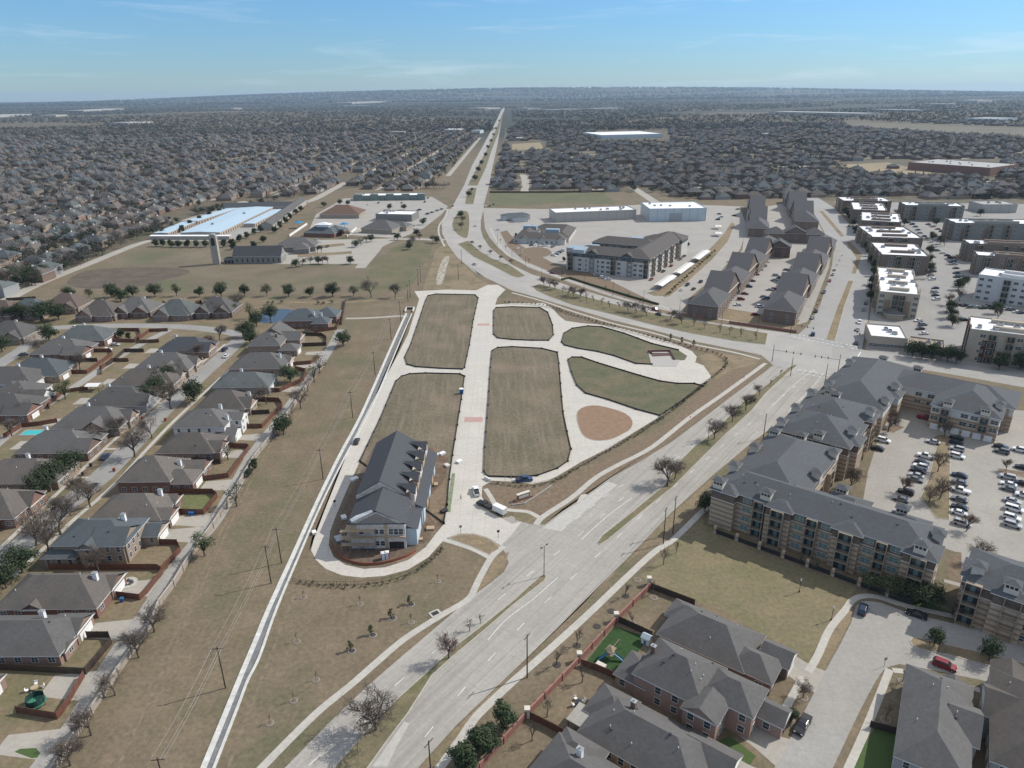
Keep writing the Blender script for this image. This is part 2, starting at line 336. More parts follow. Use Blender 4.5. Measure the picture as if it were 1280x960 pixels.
# distant country: dark woodland with long paler fields and roofs, beyond the houses one can tell apart
def far_country(m):
    nt = m.node_tree; N = nt.nodes; L = nt.links; b = N['Principled BSDF']; src = b.inputs['Base Color'].links[0].from_socket
    g = N.new('ShaderNodeNewGeometry'); sp = N.new('ShaderNodeSeparateXYZ'); L.new(g.outputs['Position'], sp.inputs['Vector'])
    a = N.new('ShaderNodeMapRange'); a.inputs['From Min'].default_value = 1500; a.inputs['From Max'].default_value = 2300; L.new(sp.outputs['Y'], a.inputs['Value'])
    def noise(sc, lo, hi, stretch=(1, 1, 1)):
        mpn = N.new('ShaderNodeMapping'); mpn.inputs['Scale'].default_value = stretch; L.new(g.outputs['Position'], mpn.inputs['Vector'])
        n = N.new('ShaderNodeTexNoise'); n.inputs['Scale'].default_value = sc; n.inputs['Detail'].default_value = 8; n.inputs['Roughness'].default_value = .7; L.new(mpn.outputs['Vector'], n.inputs['Vector'])
        r = N.new('ShaderNodeMapRange'); r.inputs['From Min'].default_value = lo; r.inputs['From Max'].default_value = hi; L.new(n.outputs['Fac'], r.inputs['Value']); return r.outputs['Result']
    def mixc(f, a_, b_):
        x = N.new('ShaderNodeMix'); x.data_type = 'RGBA'; L.new(f, x.inputs['Factor'])
        for k, v in (('A', a_), ('B', b_)):
            if hasattr(v, 'is_linked'): L.new(v, x.inputs[k])
            else: x.inputs[k].default_value = (*v, 1)
        return x.outputs['Result']
    w = mixc(noise(.012, .4, .62), (.060, .060, .046), (.040, .044, .034))
    w = mixc(noise(.0011, .56, .64, (1, .55, 1)), w, (.15, .135, .095))
    w = mixc(noise(.0045, .62, .68, (.6, 1, 1)), w, (.27, .255, .225))
    L.new(mixc(a.outputs['Result'], src, w), b.inputs['Base Color'])
far_country(gm)
struct(mb.build('ground', gm))

# ------------------------------------------------------------------ the air
hz = bpy.data.materials.new('air'); hz.use_nodes = True; n_ = hz.node_tree
n_.nodes.remove(n_.nodes['Principled BSDF']); pv = n_.nodes.new('ShaderNodeVolumePrincipled')
pv.inputs['Color'].default_value = (.60, .80, 1.0, 1); pv.inputs['Density'].default_value = 3.6e-5; pv.inputs['Anisotropy'].default_value = 0.2
n_.links.new(pv.outputs['Volume'], n_.nodes['Material Output'].inputs['Volume'])
ho = MB().box(-33000, 33000, -500, 27000, -1.0, 232).build('haze', hz); ho['kind'] = 'stuff'

# ------------------------------------------------------------------ ground of the older neighbourhoods
subm = mat('suburb_ground', (.15, .122, .085), (.10, .086, .06), 0.08, c3=(.085, .088, .055), scale3=.03, lo=.3, hi=.7, detail=8, gmap=True)
sheet('neighbourhood_lawn', [(-260, 905), (-200, 470), (0, 382), (120, 322), (190, 302), (215, 285), (360, 250), (560, 213), (612, 150), (300, 138), (-80, 150), (-420, 190), (-420, 520)], 0.006, subm)
sheet('neighbourhood_lawn', [(622, 215), (632, 160), (900, 140), (1500, 140), (1560, 262), (1280, 258), (1010, 250), (800, 240), (612, 240)], 0.006, subm)
sheet('neighbourhood_lawn', [(40, 968), (200, 752), (290, 610), (345, 535), (405, 455), (430, 408), (330, 372), (20, 372), (-120, 440), (-300, 700), (-160, 1000)], 0.008, mat('near_lawn', (.215, .168, .108), (.15, .122, .078), .18, c3=(.12, .118, .06), scale3=.05, lo=.3, hi=.7, detail=8, gmap=True))
sheet('school_field', [(1045, 206), (1110, 203), (1165, 216), (1150, 219), (1085, 218)], 0.03, mat('dry_field', (.30, .24, .15), (.24, .20, .13), .01, gmap=True))
sheet('meadow', [(1060, 153), (1280, 161), (1420, 172), (1420, 178), (1200, 169), (1060, 159)], 0.05, mat('pale_meadow', (.165, .148, .105), (.11, .103, .075), .006, gmap=True))
sheet('meadow', [(612, 241), (755, 241), (770, 255), (700, 254), (612, 258)], 0.012, greengrass if False else mat('meadow_green', (.135, .135, .07), (.105, .11, .062), .03, gmap=True))
sheet('meadow', [(640, 180), (675, 178), (680, 186), (640, 188)], 0.012, mat('dry_field', (0, 0, 0)))
sheet('church_field', [(60, 362), (190, 303), (275, 302), (440, 302), (520, 300), (500, 365), (330, 368)], 0.010, mat('church_grass', (.185, .150, .105), (.13, .112, .074), .03, c3=(.112, .115, .064), scale3=.018, detail=8, gmap=True))
sheet('bare_field', [(85, 350), (112, 338), (180, 334), (222, 335), (238, 341), (205, 350), (180, 357), (125, 361), (90, 358)], 0.016, ploughed, sm=3)
sheet('grass_mound', [(440, 366), (470, 330), (500, 305), (540, 302), (530, 330), (505, 362)], 0.015, mat('mound_green', (.105, .11, .055), (.165, .135, .088), .05, detail=8, gmap=True), sm=3)
sheet('grass_verge', [(528, 364), (545, 312), (562, 300), (572, 322), (596, 347), (612, 356), (595, 363)], 0.012, strawgrass)
sheet('gravel_track', [(545, 354), (549, 335), (555, 322), (562, 321), (558, 335), (553, 354)], 0.018, mat('pale_gravel', (.45, .42, .36), (.2, .16, .11), .4, detail=9, lo=.4, hi=.6, gmap=True), sm=3)

# ------------------------------------------------------------------ arterial roads
# diagonal road (both carriageways), the entrance apron included
diag_l = [(300, 1010), (356, 960), (410, 905), (460, 857), (497, 825), (530, 797), (557, 774), (592, 744), (614, 728), (630, 715), (636, 703)]
diag_l2 = [(681, 656), (702, 640), (722, 627), (745, 611), (760, 599), (800, 577), (840, 552), (880, 522), (915, 495), (957, 464), (966, 456)]
diag_r = [(1075, 438), (1040, 470), (1022, 490), (990, 516), (960, 538), (940, 553), (890, 595), (840, 640), (780, 702), (721, 760), (697, 785), (640, 840), (570, 907), (525, 957), (480, 1010)]
sheet('diagonal_road', diag_l + [(631, 690), (622, 678), (600, 668), (592, 655), (640, 645), (662, 655)] + diag_l2 + diag_r, 0.010, conc_road)
# curved road and the straight avenue beyond it
curve_l = [(552, 280), (553, 292), (560, 306), (572, 322), (592, 337), (607, 347), (624, 355), (640, 363), (672, 372), (715, 385), (765, 400), (815, 412), (865, 426), (915, 436), (952, 444), (966, 456)]
curve_r = [(1078, 437), (997, 418), (960, 413), (902, 405), (865, 399), (827, 391), (800, 382), (760, 372), (722, 361), (690, 350), (665, 343), (642, 332), (625, 320), (612, 309), (604, 297), (601, 287), (601, 276)]
sheet('curved_road', [(562, 262), (557, 270)] + curve_l + [(1000, 470), (1040, 470)] + curve_r + [(604, 263)], 0.014, mat('road_concrete_b', (.365, .348, .32), (.31, .297, .275), .10, lo=.3, hi=.7, c3=(.39, .37, .335), scale3=.03, detail=6, gmap=True))
sheet('avenue', [(562, 264), (570, 250), (580, 232), (590, 207), (605, 180), (621, 150), (628.3, 134), (631.2, 134), (627, 150), (622, 180), (616, 207), (610.5, 235), (605, 255), (604, 265)], 0.02, mat('road_concrete_b', (0, 0, 0)))
# cross road behind, the road right of the junction, and the divided street running away from it
ribbon('cross_road', [(430, 268), (480, 262), (560, 262), (610, 261), (700, 262), (800, 257), (870, 257), (960, 260), (1010, 259)], 10, 0.024, conc_tan)
ribbon('cross_road', [(1040, 440), (1077, 444), (1135, 452), (1210, 464), (1290, 478), (1400, 494)], 17, 0.016, conc_old)
sheet('divided_street', [(1007, 246), (1012, 256), (1042, 312), (1040, 332), (1034, 354), (1025, 382), (1012, 405), (997, 419), (1040, 434), (1078, 438), (1084, 405), (1087, 382), (1091, 345), (1092, 320), (1085, 303), (1065, 284), (1042, 259), (1022, 247)], 0.018, mat('pale_street', (.33, .322, .308), (.285, .28, .268), .08, lo=.3, hi=.7, gmap=True))
for k, pix in enumerate([[(1024, 264), (1029, 264), (1056, 295), (1051, 296)], [(1057, 303), (1063, 302), (1078, 318), (1070, 342), (1064, 342), (1070, 322)], [(1060, 351), (1067, 351), (1055, 385), (1044, 426), (1032, 425), (1046, 385)]]):
    island('median_strip', pix, strawgrass, h=.12)
# medians
island('median_strip', [(360, 1010), (417, 960), (460, 912), (495, 875), (537, 837), (570, 807), (605, 780), (640, 752), (662, 732), (677, 719), (684, 719), (681, 726), (655, 746), (640, 758), (607, 787), (565, 822), (540, 845), (510, 892), (485, 925), (460, 960), (425, 1010)], mat('median_grass', (.20, .16, .10), (.13, .12, .068), .2, c3=(.12, .125, .06), scale3=.08, lo=.3, hi=.7, detail=8, gmap=True))
island('median_strip', [(746, 679), (752, 670), (790, 640), (830, 607), (850, 576), (867, 559), (890, 542), (927, 504), (957, 482), (985, 460), (992, 456), (997, 457), (985, 466), (957, 492), (940, 513), (905, 545), (880, 570), (840, 610), (800, 642), (760, 675), (750, 681)], mat('median_grass', (0, 0, 0)))
island('median_strip', [(666, 358), (674, 355), (690, 359), (715, 366), (740, 373), (790, 386), (840, 396), (890, 405), (960, 417), (957, 431), (915, 426), (865, 417), (815, 406), (765, 393), (715, 381), (685, 370), (670, 363)], mat('median_grass', (0, 0, 0)))
island('median_strip', [(572, 305), (585, 301), (600, 314), (615, 323), (640, 333), (657, 345), (648, 347), (640, 345), (617, 333), (592, 321)], mat('median_grass', (0, 0, 0)))
island('median_strip', [(571, 268), (578, 264), (585, 265), (587, 277), (586, 289), (584, 297), (577, 296), (569, 290), (565, 280)], mat('median_grass', (0, 0, 0)), sm=2)
island('median_strip', [(585, 236), (596, 235), (592, 255), (581, 255)], mat('median_grass', (0, 0, 0)))
island('median_strip', [(584.5, 232), (595, 212), (607, 190), (617.5, 167), (628.6, 140), (629.6, 140), (623, 167), (615, 187), (607.5, 210), (597, 232)], mat('median_grass', (0, 0, 0)))
# lane lines
dashes('lane_marking', [(386, 957), (490, 860), (560, 800), (610, 760), (650, 727), (685, 700), (735, 660), (790, 613), (850, 570), (900, 530), (962, 478)])
dashes('lane_marking', [(505, 955), (560, 885), (620, 815), (690, 745), (740, 700), (807, 640), (870, 585), (930, 535), (985, 490), (1020, 462)], start=5)
dashes('lane_marking', [(610, 800), (633, 774), (665, 750), (697, 722)], on=60, off=3)
dashes('lane_marking', [(790, 622), (757, 647), (727, 674)], on=60, off=3)
dashes('lane_marking', [(700, 664), (727, 643), (757, 620), (780, 605)], on=3, off=5)
dashes('lane_marking', [(968, 505), (998, 476), (1018, 462)], on=60, off=3)
dashes('lane_marking', [(985, 514), (1012, 488), (1030, 466)], on=60, off=3)
dashes('lane_marking', [(575, 312), (620, 344), (690, 367), (760, 388), (830, 406), (900, 424), (955, 436)], z=.022)
dashes('lane_marking', [(625, 330), (690, 354), (760, 377), (830, 395), (920, 412)], z=.022, start=4)
dashes('lane_marking', [(998, 462), (1040, 470)], w=.5, on=1.2, off=1.2, z=.03); dashes('lane_marking', [(1002, 466), (1036, 473)], w=.4, on=1.2, off=1.2, z=.03)
dashes('lane_marking', [(992, 421), (1072, 437)], w=.5, on=1.2, off=1.2, z=.03); dashes('lane_marking', [(998, 418), (1075, 434)], w=.5, on=1.2, off=1.2, z=.03)
dashes('lane_marking', [(1076, 440), (1058, 468)], w=.4, on=60, off=1, z=.03)
def poly_marks(name, quads, z=.017):
    mb = MB()
    for q in quads: mb.add([(*P(x, y), z) for x, y in q], [(0, 1, 2, 3)])
    return struct(mb.build(name, paint))
# pale replaced slabs on the roads
mpale = mat('new_slab', (.45, .435, .395), (.40, .385, .35), .3, gmap=True)
for q in ([(466, 958), (505, 902), (512, 904), (495, 935), (484, 958)], [(678, 660), (760, 602), (772, 606), (742, 630), (700, 664)], [(570, 320), (590, 335), (600, 344), (606, 347), (592, 339)]):
    sheet('pale_slab', q, 0.0135, mpale)
slab('storm_inlet', [(720, 630), (726, 619), (733, 618), (735, 620), (724, 628)], 0, .16, mpale)

# ------------------------------------------------------------------ the new development: one concrete pavement, planted lots on top
dev = [(518, 364), (560, 362), (595, 363), (610, 356), (622, 356), (632, 362), (622, 372), (619, 381), (640, 379), (680, 379), (691, 386), (699, 395), (707, 401), (727, 404), (752, 406), (780, 411), (815, 421), (845, 430), (865, 439), (871, 446), (869, 453),
       (880, 457), (888, 463), (891, 470), (886, 476), (870, 482), (855, 500), (825, 521), (821, 523), (790, 542), (760, 561), (727, 577), (697, 595), (685, 601), (665, 605), (640, 602), (615, 601), (603, 608), (602, 620), (612, 640), (640, 655), (652, 652), (640, 668), (626, 682),
       (610, 672), (592, 667), (575, 667), (560, 672), (552, 678), (535, 697), (510, 712), (480, 720), (452, 722), (427, 719), (407, 711), (395, 700), (389, 688), (392, 675), (405, 640), (424, 592), (440, 552), (455, 522), (475, 484), (497, 444), (510, 418), (524, 374)]
sheet('development_pavement', dev, 0.0175, conc_new)
L1 = [(535, 370), (545, 368), (594, 369), (598, 373), (592, 400), (587, 432), (581, 460), (578, 462), (550, 461), (520, 459), (509, 456), (506, 447), (514, 430), (532, 376)]
L2 = [(495, 477), (502, 471), (512, 468), (532, 467), (575, 468), (581, 471), (577, 500), (572, 532), (566, 570), (562, 600), (559, 632), (555, 655), (544, 668), (532, 684), (510, 700), (482, 709), (455, 711), (432, 706), (417, 696), (411, 682), (413, 664), (420, 645), (434, 612), (450, 577), (475, 525)]
L3 = [(617, 389), (620, 385), (640, 384), (675, 385), (685, 391), (691, 407), (692, 419), (686, 426), (665, 426), (640, 425), (622, 423), (617, 418)]
L4 = [(615, 439), (622, 435), (640, 434), (677, 436), (697, 441), (699, 455), (701, 480), (704, 515), (709, 540), (714, 562), (710, 577), (697, 586), (672, 595), (655, 597), (640, 597), (609, 596), (605, 590), (606, 560), (610, 507), (613, 460)]
L5 = [(702, 428), (705, 417), (715, 411), (735, 408), (752, 409), (780, 417), (815, 430), (848, 438), (859, 445), (856, 450), (845, 451), (815, 456), (795, 455), (767, 445), (747, 440), (722, 436), (706, 432)]
L6 = [(710, 450), (715, 447), (727, 447), (747, 454), (780, 464), (800, 470), (825, 477), (847, 480), (868, 480), (878, 483), (855, 500), (825, 520), (795, 512), (760, 500), (732, 492), (721, 482), (714, 465)]
OV = [(722, 514), (732, 508), (747, 507), (765, 511), (782, 517), (791, 526), (789, 536), (780, 542), (765, 549), (750, 551), (737, 549), (727, 542), (721, 525)]
for pix in (L1, L3, L4): island('building_lot', pix, lotgrass, h=.1, kerb=.25, km=soil)
greener = mat('lot_green_weeds', (.14, .125, .08), (.082, .095, .048), .16, c3=(.165, .13, .085), scale3=.07, lo=.3, hi=.7, detail=9, gmap=True)
for pix in (L5, L6): island('building_lot', pix, greener, h=.1, kerb=.25, km=soil)
island('building_lot', L2, lotgrass, h=.1, kerb=.25, km=soil)
sheet('construction_yard', [(419, 668), (436, 622), (455, 590), (470, 558), (545, 560), (560, 568), (556, 632), (551, 655), (540, 668), (528, 682), (508, 697), (482, 705), (455, 707), (434, 702), (421, 692)], 0.112, soil)
sheet('wet_soil', [(430, 676), (478, 683), (520, 672), (520, 690), (482, 703), (445, 702)], 0.118, mat('wet_soil', (.10, .08, .065), (.16, .115, .08), .6, gmap=True))
sheet('mulch_bed', [(538, 620), (557, 600), (556, 645), (545, 655), (536, 645)], 0.118, mat('straw_mulch', (.215, .16, .105), (.16, .12, .085), .5, gmap=True))
island('oval_green', OV, mat('oval_mulch', (.27, .18, .12), (.215, .14, .092), .5, lo=.3, hi=.7, gmap=True), sm=2)
island('planted_wedge', [(698, 391), (705, 394), (725, 398), (748, 403), (727, 402), (709, 399)], mulch)
# parking bays cut into the lens-shaped lot
sheet('parking_bay', [(810, 440), (837, 440), (842, 450), (850, 450), (846, 458), (815, 458)], 0.110, mat('bay_concrete', (.40, .385, .355), (.36, .345, .32), .5, gmap=True))
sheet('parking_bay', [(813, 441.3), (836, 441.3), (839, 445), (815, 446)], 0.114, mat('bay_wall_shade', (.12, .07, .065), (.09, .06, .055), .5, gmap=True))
for q in ([(596, 407), (612, 407), (612, 404.5), (597, 404.5)], [(580, 527.5), (603, 527.5), (604, 521.5), (581, 521.5)]): sheet('red_crossing', q, 0.022, redpave)
# entrance planting
island('entrance_bed', [(560, 673), (575, 668), (592, 668), (610, 673), (624, 682), (624, 686), (612, 694), (590, 684)], strawgrass)
sheet('grass_verge', [(636, 690), (632, 705), (612, 727), (592, 743), (604, 716), (618, 697)], .014, strawgrass)
island('entrance_bed', [(602, 621), (607, 611), (620, 607), (650, 609), (690, 606), (716, 594), (740, 585), (775, 566), (812, 545), (845, 521), (875, 492), (905, 467), (930, 452), (948, 452), (948, 458), (900, 495), (862, 521), (815, 558), (775, 579), (745, 596), (715, 621), (680, 645), (662, 640), (640, 637), (618, 632)], mulch, h=.05, kerb=.05, km=mulch)
sheet('grass_verge', [(640, 640), (664, 641), (676, 650), (664, 655), (645, 650)], .06, strawgrass)
sheet('grass_verge', [(684, 652), (702, 637), (722, 624), (745, 609), (762, 597), (800, 575), (840, 549), (880, 519), (918, 491), (958, 461), (955, 458), (905, 493), (864, 523), (817, 560), (777, 581), (747, 599), (718, 624)], .013, mulch)
sheet('grass_verge', [(872, 446), (890, 440), (930, 446), (950, 450), (945, 456), (915, 462), (893, 476)], .055, strawgrass)
sheet('grass_verge', [(640, 367), (672, 377), (715, 390), (765, 406), (800, 415), (846, 428), (868, 438), (880, 440), (860, 431), (815, 418), (765, 404), (715, 388), (672, 375)], .02, mulch)
sheet('road_verge', [(545, 956), (600, 884), (640, 842), (700, 786), (760, 722), (810, 682), (850, 650), (872, 628), (895, 596), (885, 602), (840, 643), (782, 704), (722, 762), (640, 842), (572, 908), (528, 956)], .012, strawgrass)
# flume along the power line
fl_l = [(235, 1000), (251, 960), (275, 902), (298, 846), (320, 792), (334, 760), (365, 693), (395, 627), (424, 567), (445, 528), (460, 495), (490, 427), (506, 392)]
fl_r = [(255, 1000), (271, 957), (300, 882), (311, 852), (325, 825), (347, 762), (374, 697), (402, 632), (430, 576), (452, 536), (472, 497), (500, 430), (516, 392)]
mid = [((a[0] + b[0]) / 2, (a[1] + b[1]) / 2) for a, b in zip(fl_l, fl_r)]
ribbon('ditch_bed', mid, 1.5, .012, gravel)
ribbon('flume_wall', [(a[0] * .82 + b[0] * .18, a[1] * .82 + b[1] * .18) for a, b in zip(fl_l, fl_r)], 1.15, .2, conc_white, h=.2)
ribbon('flume_wall', [(a[0] * .12 + b[0] * .88, a[1] * .12 + b[1] * .88) for a, b in zip(fl_l, fl_r)], .6, .2, conc_white, h=.2)
sheet('lane_verge', [(373, 712), (386, 690), (390, 672), (403, 640), (422, 592), (438, 552), (472, 484), (495, 442), (508, 416), (520, 385), (516, 392), (500, 432), (472, 498), (452, 537), (430, 577), (402, 633), (376, 697)], .011, mat('lane_verge', (.17, .125, .085), (.13, .105, .075), .3, gmap=True))
# footpaths
for _k, _q in enumerate(([(120, 1000), (215, 800), (330, 560), (420, 430)], [(128, 1000), (222, 800), (336, 560), (424, 430)], [(270, 1000), (330, 840), (372, 735)])): ribbon('tyre_track', _q, .7, .0085, mat('worn_track', (.21, .165, .115), (.15, .12, .08), .4, detail=8, gmap=True, grain=.35))
ribbon('footpath', [(290, 1000), (331, 956), (395, 892), (440, 855), (495, 807), (520, 789), (557, 766), (575, 756), (588, 746), (595, 732), (602, 718), (615, 696), (630, 683)], 1.8, .05, conc_walk, h=.05)
ribbon('footpath', [(612, 697), (590, 686), (556, 675)], 1.7, .052, conc_walk, h=.05)
ribbon('footpath', [(670, 656), (680, 645), (715, 622), (745, 597), (775, 580), (815, 559), (862, 522), (905, 492), (957, 454)], 1.9, .064, conc_walk, h=.06)
ribbon('footpath', [(607, 611), (614, 622), (622, 634), (640, 638), (660, 640), (676, 648)], 1.6, .066, conc_walk, h=.06)
ribbon('footpath', [(520, 1000), (552, 957), (577, 922), (592, 900), (605, 886), (640, 853), (680, 818), (735, 768), (785, 720), (812, 695), (828, 683), (840, 676), (855, 662), (872, 645), (888, 630)], 1.9, .05, conc_walk, h=.05)
ribbon('footpath', [(640, 366), (680, 377), (715, 389), (765, 404), (815, 416), (865, 430), (915, 440), (950, 449)], 1.7, .062, conc_walk, h=.06)
ribbon('footpath', [(560, 262), (556, 272), (549, 282), (549, 294), (556, 308)], 1.6, .04, conc_walk)
ribbon('footpath', [(613, 285), (618, 296), (627, 310), (640, 322), (690, 343), (720, 353), (760, 364), (800, 374), (850, 390), (900, 399), (950, 407), (985, 412)], 1.6, .05, conc_walk)
ribbon('track', [(432, 398), (445, 398), (470, 397), (500, 395), (508, 396)], 3, .016, conc_tan)
ribbon('footpath', [(330, 377), (400, 378), (445, 377), (505, 372)], 3.2, .013, strawgrass)

# ------------------------------------------------------------------ neighbourhood streets, left
ribbon('neighbourhood_street', [(300, 424), (275, 448), (253, 467), (200, 517), (163, 558), (125, 597), (70, 642), (30, 680), (-30, 730), (-120, 810)], 8.6, .014, conc_sub)
ribbon('neighbourhood_street', [(-60, 425), (30, 414), (82, 409), (160, 407), (235, 409), (290, 416), (312, 422)], 8.0, .018, conc_sub)
ribbon('neighbourhood_street', [(60, 412), (30, 435), (0, 455), (-60, 500), (-160, 580)], 8.0, .022, conc_sub)
ribbon('alley', [(212, 412), (175, 431), (135, 455), (105, 476), (67, 500), (35, 524), (0, 552), (-60, 604)], 4.5, .016, conc_old)
ribbon('alley', [(425, 412), (417, 428), (402, 452), (385, 475), (367, 500), (345, 530), (316, 568), (285, 624), (265, 656), (240, 684), (212, 720), (190, 755), (175, 777), (150, 812), (120, 860), (95, 902), (62, 945), (20, 1000)], 4.4, .014, conc_old)
ribbon('footpath', [(282, 430), (230, 472), (172, 525), (135, 557), (82, 607), (40, 647), (0, 686), (-60, 740)], 1.5, .05, conc_walk)
ribbon('footpath', [(300, 450), (272, 476), (222, 522), (185, 560), (145, 604), (92, 650), (50, 690), (15, 722)], 1.5, .05, conc_walk)
ribbon('neighbourhood_street', [(-40, 402), (12, 373), (55, 352), (105, 332), (137, 319), (170, 306), (200, 297), (215, 290)], 9, .02, conc_tan)

# ------------------------------------------------------------------ streets and yards, lower right
sheet('residential_street', [(1070, 757), (1082, 751), (1100, 753), (1132, 765), (1202, 782), (1280, 797), (1400, 815), (1420, 890), (1280, 861), (1167, 838), (1125, 830), (1112, 833), (1104, 838), (1094, 852), (1075, 888), (1040, 962), (1020, 1010), (940, 1010), (968, 960), (1000, 900), (1032, 838), (1050, 806), (1064, 778)], .014, conc_old)
island('street_island', [(1137, 801), (1140, 797.5), (1147, 797), (1167, 802), (1215, 813), (1280, 829), (1330, 840), (1330, 852), (1280, 842), (1230, 831), (1185, 819), (1150, 812), (1140, 807)], strawgrass)
ribbon('footpath', [(1400, 800), (1280, 787), (1205, 773), (1132, 757), (1100, 747), (1080, 745), (1066, 750), (1057, 762), (1037, 787), (1022, 820), (1010, 840)], 1.7, .05, conc_walk, h=.05)
ribbon('footpath', [(1004, 846), (985, 880), (965, 917)], 1.6, .05, conc_walk)
ribbon('footpath', [(1112, 837), (1100, 868), (1080, 917), (1060, 962), (1045, 1000)], 1.6, .05, conc_walk)
ribbon('footpath', [(1116, 838), (1135, 840), (1160, 845), (1200, 856), (1225, 863)], 1.5, .05, conc_walk)
ribbon('footpath', [(1207, 690), (1207, 730), (1206, 778)], 2.0, .05, conc_old)
ribbon('footpath', [(1180, 726), (1215, 735), (1250, 742)], 1.6, .054, conc_tan)
sheet('driveway', [(962, 808), (972, 806), (1014, 832), (1032, 839), (1018, 866), (1004, 858), (966, 830)], .02, conc_tan)
sheet('driveway', [(905, 905), (918, 892), (964, 917), (990, 925), (970, 958), (945, 936)], .02, conc_tan)
sheet('driveway', [(884, 948), (898, 936), (940, 958), (960, 965), (950, 1000), (900, 1000)], .02, conc_tan)
sheet('lawn', [(1030, 838), (1010, 836), (1022, 812), (1040, 787), (1060, 762), (1066, 760), (1062, 778)], .012, strawgrass)
sheet('lawn', [(800, 720), (850, 672), (890, 640), (940, 690), (1070, 735), (1060, 752), (1030, 790), (1010, 828), (965, 800), (900, 762), (820, 735)], .010, mat('open_lawn', (.215, .17, .105), (.145, .135, .075), .1, c3=(.15, .14, .075), scale3=.04, lo=.3, hi=.7, detail=8, gmap=True))
sheet('green_strip', [(1130, 748), (1140, 742), (1200, 758), (1195, 772), (1150, 766)], .014, greengrass)
sheet('artificial_lawn', [(733, 827), (768, 783), (811, 797), (775, 845), (771, 851)], .02, turf)
sheet('back_lawn', [(1094, 908), (1128, 912), (1126, 962), (1062, 962)], .014, greengrass)
sheet('front_lawn', [(898, 926), (912, 920), (945, 945), (935, 960)], .014, greengrass)

# ------------------------------------------------------------------ car parks
sheet('apartment_car_park', [(1100, 522), (1130, 505), (1400, 520), (1400, 720), (1195, 690), (1110, 660), (1078, 630), (1085, 590), (1098, 548)], .012, mat('car_park_concrete', (.33, .31, .275), (.275, .26, .232), .09, lo=.3, hi=.7, c3=(.34, .32, .285), scale3=.03, joint=(ROADANG, 6, 6, (.27, .26, .235), .05), gmap=True))
island('car_park_island', [(1166, 546), (1176, 543), (1187, 547), (1188, 580), (1187, 650), (1170, 648), (1150, 622), (1160, 600), (1170, 560)], strawgrass)
island('car_park_island', [(1247, 585), (1280, 590), (1330, 600), (1330, 608), (1280, 597), (1247, 590)], mulch)
island('car_park_island', [(1100, 538), (1118, 531), (1133, 534), (1118, 541)], mulch)
sheet('lawn', [(1184, 700), (1200, 690), (1216, 700), (1240, 730), (1235, 770), (1190, 760)], .016, mulch)
lot = mat('pale_car_park', (.355, .335, .305), (.30, .285, .26), .06, lo=.3, hi=.7, joint=(ROADANG, 7, 7, (.31, .29, .255), .06), gmap=True)
sheet('apartment_car_park', [(604, 262), (700, 261), (800, 256), (925, 259), (934, 285), (925, 312), (900, 340), (862, 372), (852, 392), (812, 384), (765, 371), (715, 354), (660, 334), (625, 312), (612, 297), (606, 285)], .008, lot)
island('street_island', [(625, 290), (634, 288), (648, 305), (690, 328), (735, 340), (765, 352), (822, 380), (815, 383), (760, 366), (700, 345), (655, 326), (634, 308)], mulch)
island('street_island', [(653, 312), (668, 309), (685, 311), (690, 318), (675, 322), (658, 320)], mulch, sm=2, h=.2)
island('street_island', [(808, 366), (822, 363), (850, 345), (880, 318), (905, 292), (914, 278), (919, 280), (910, 302), (890, 325), (860, 352), (838, 370), (818, 370)], strawgrass)
sheet('car_court', [(934, 262), (1008, 250), (1040, 312), (1036, 335), (1010, 402), (990, 408), (905, 400), (856, 390), (868, 372), (905, 340), (928, 312)], .010, lot)
sheet('grass_verge', [(852, 392), (860, 378), (900, 384), (1000, 400), (992, 412), (900, 399)], .02, strawgrass)
sheet('apartment_car_park', [(1043, 252), (1290, 255), (1400, 262), (1400, 490), (1280, 470), (1130, 450), (1082, 436), (1088, 390), (1096, 320)], .007, mat('grey_car_park', (.30, .29, .27), (.25, .243, .23), .06, lo=.3, hi=.7, gmap=True))
sheet('retail_car_park', [(385, 290), (395, 268), (430, 248), (540, 246), (560, 258), (552, 268), (530, 285), (500, 298), (470, 296)], .018, lot)
sheet('church_car_park', [(340, 330), (360, 312), (395, 300), (500, 298), (470, 312), (452, 330)], .018, conc_tan)
ribbon('access_road', [(450, 335), (470, 312), (480, 300), (520, 299), (556, 300)], 8, .024, conc_tan)
island('street_island', [(380, 308), (430, 304), (432, 307), (380, 312)], strawgrass); island('street_island', [(372, 318), (440, 314), (440, 317), (372, 322)], strawgrass)
ribbon('access_road', [(300, 252), (345, 258), (385, 252), (410, 240), (432, 228)], 11, .02, conc_tan)
ribbon('neighbourhood_street', [(835, 262), (815, 250), (800, 240), (790, 234)], 11, .026, conc_tan)
ribbon('neighbourhood_street', [(655, 241), (657, 228), (654, 218)], 11, .02, conc_tan)

sheet('weed_barrier', [(565.5, 592), (569, 592), (563, 640), (557.5, 640)], .125, mat('green_barrier', (.21, .25, .155), (.16, .19, .12), .6, gmap=True))
sheet('wet_soil', [(417, 664), (440, 612), (468, 556), (475, 545), (482, 548), (466, 580), (440, 640), (428, 672)], .119, mat('wet_soil', (0, 0, 0)))

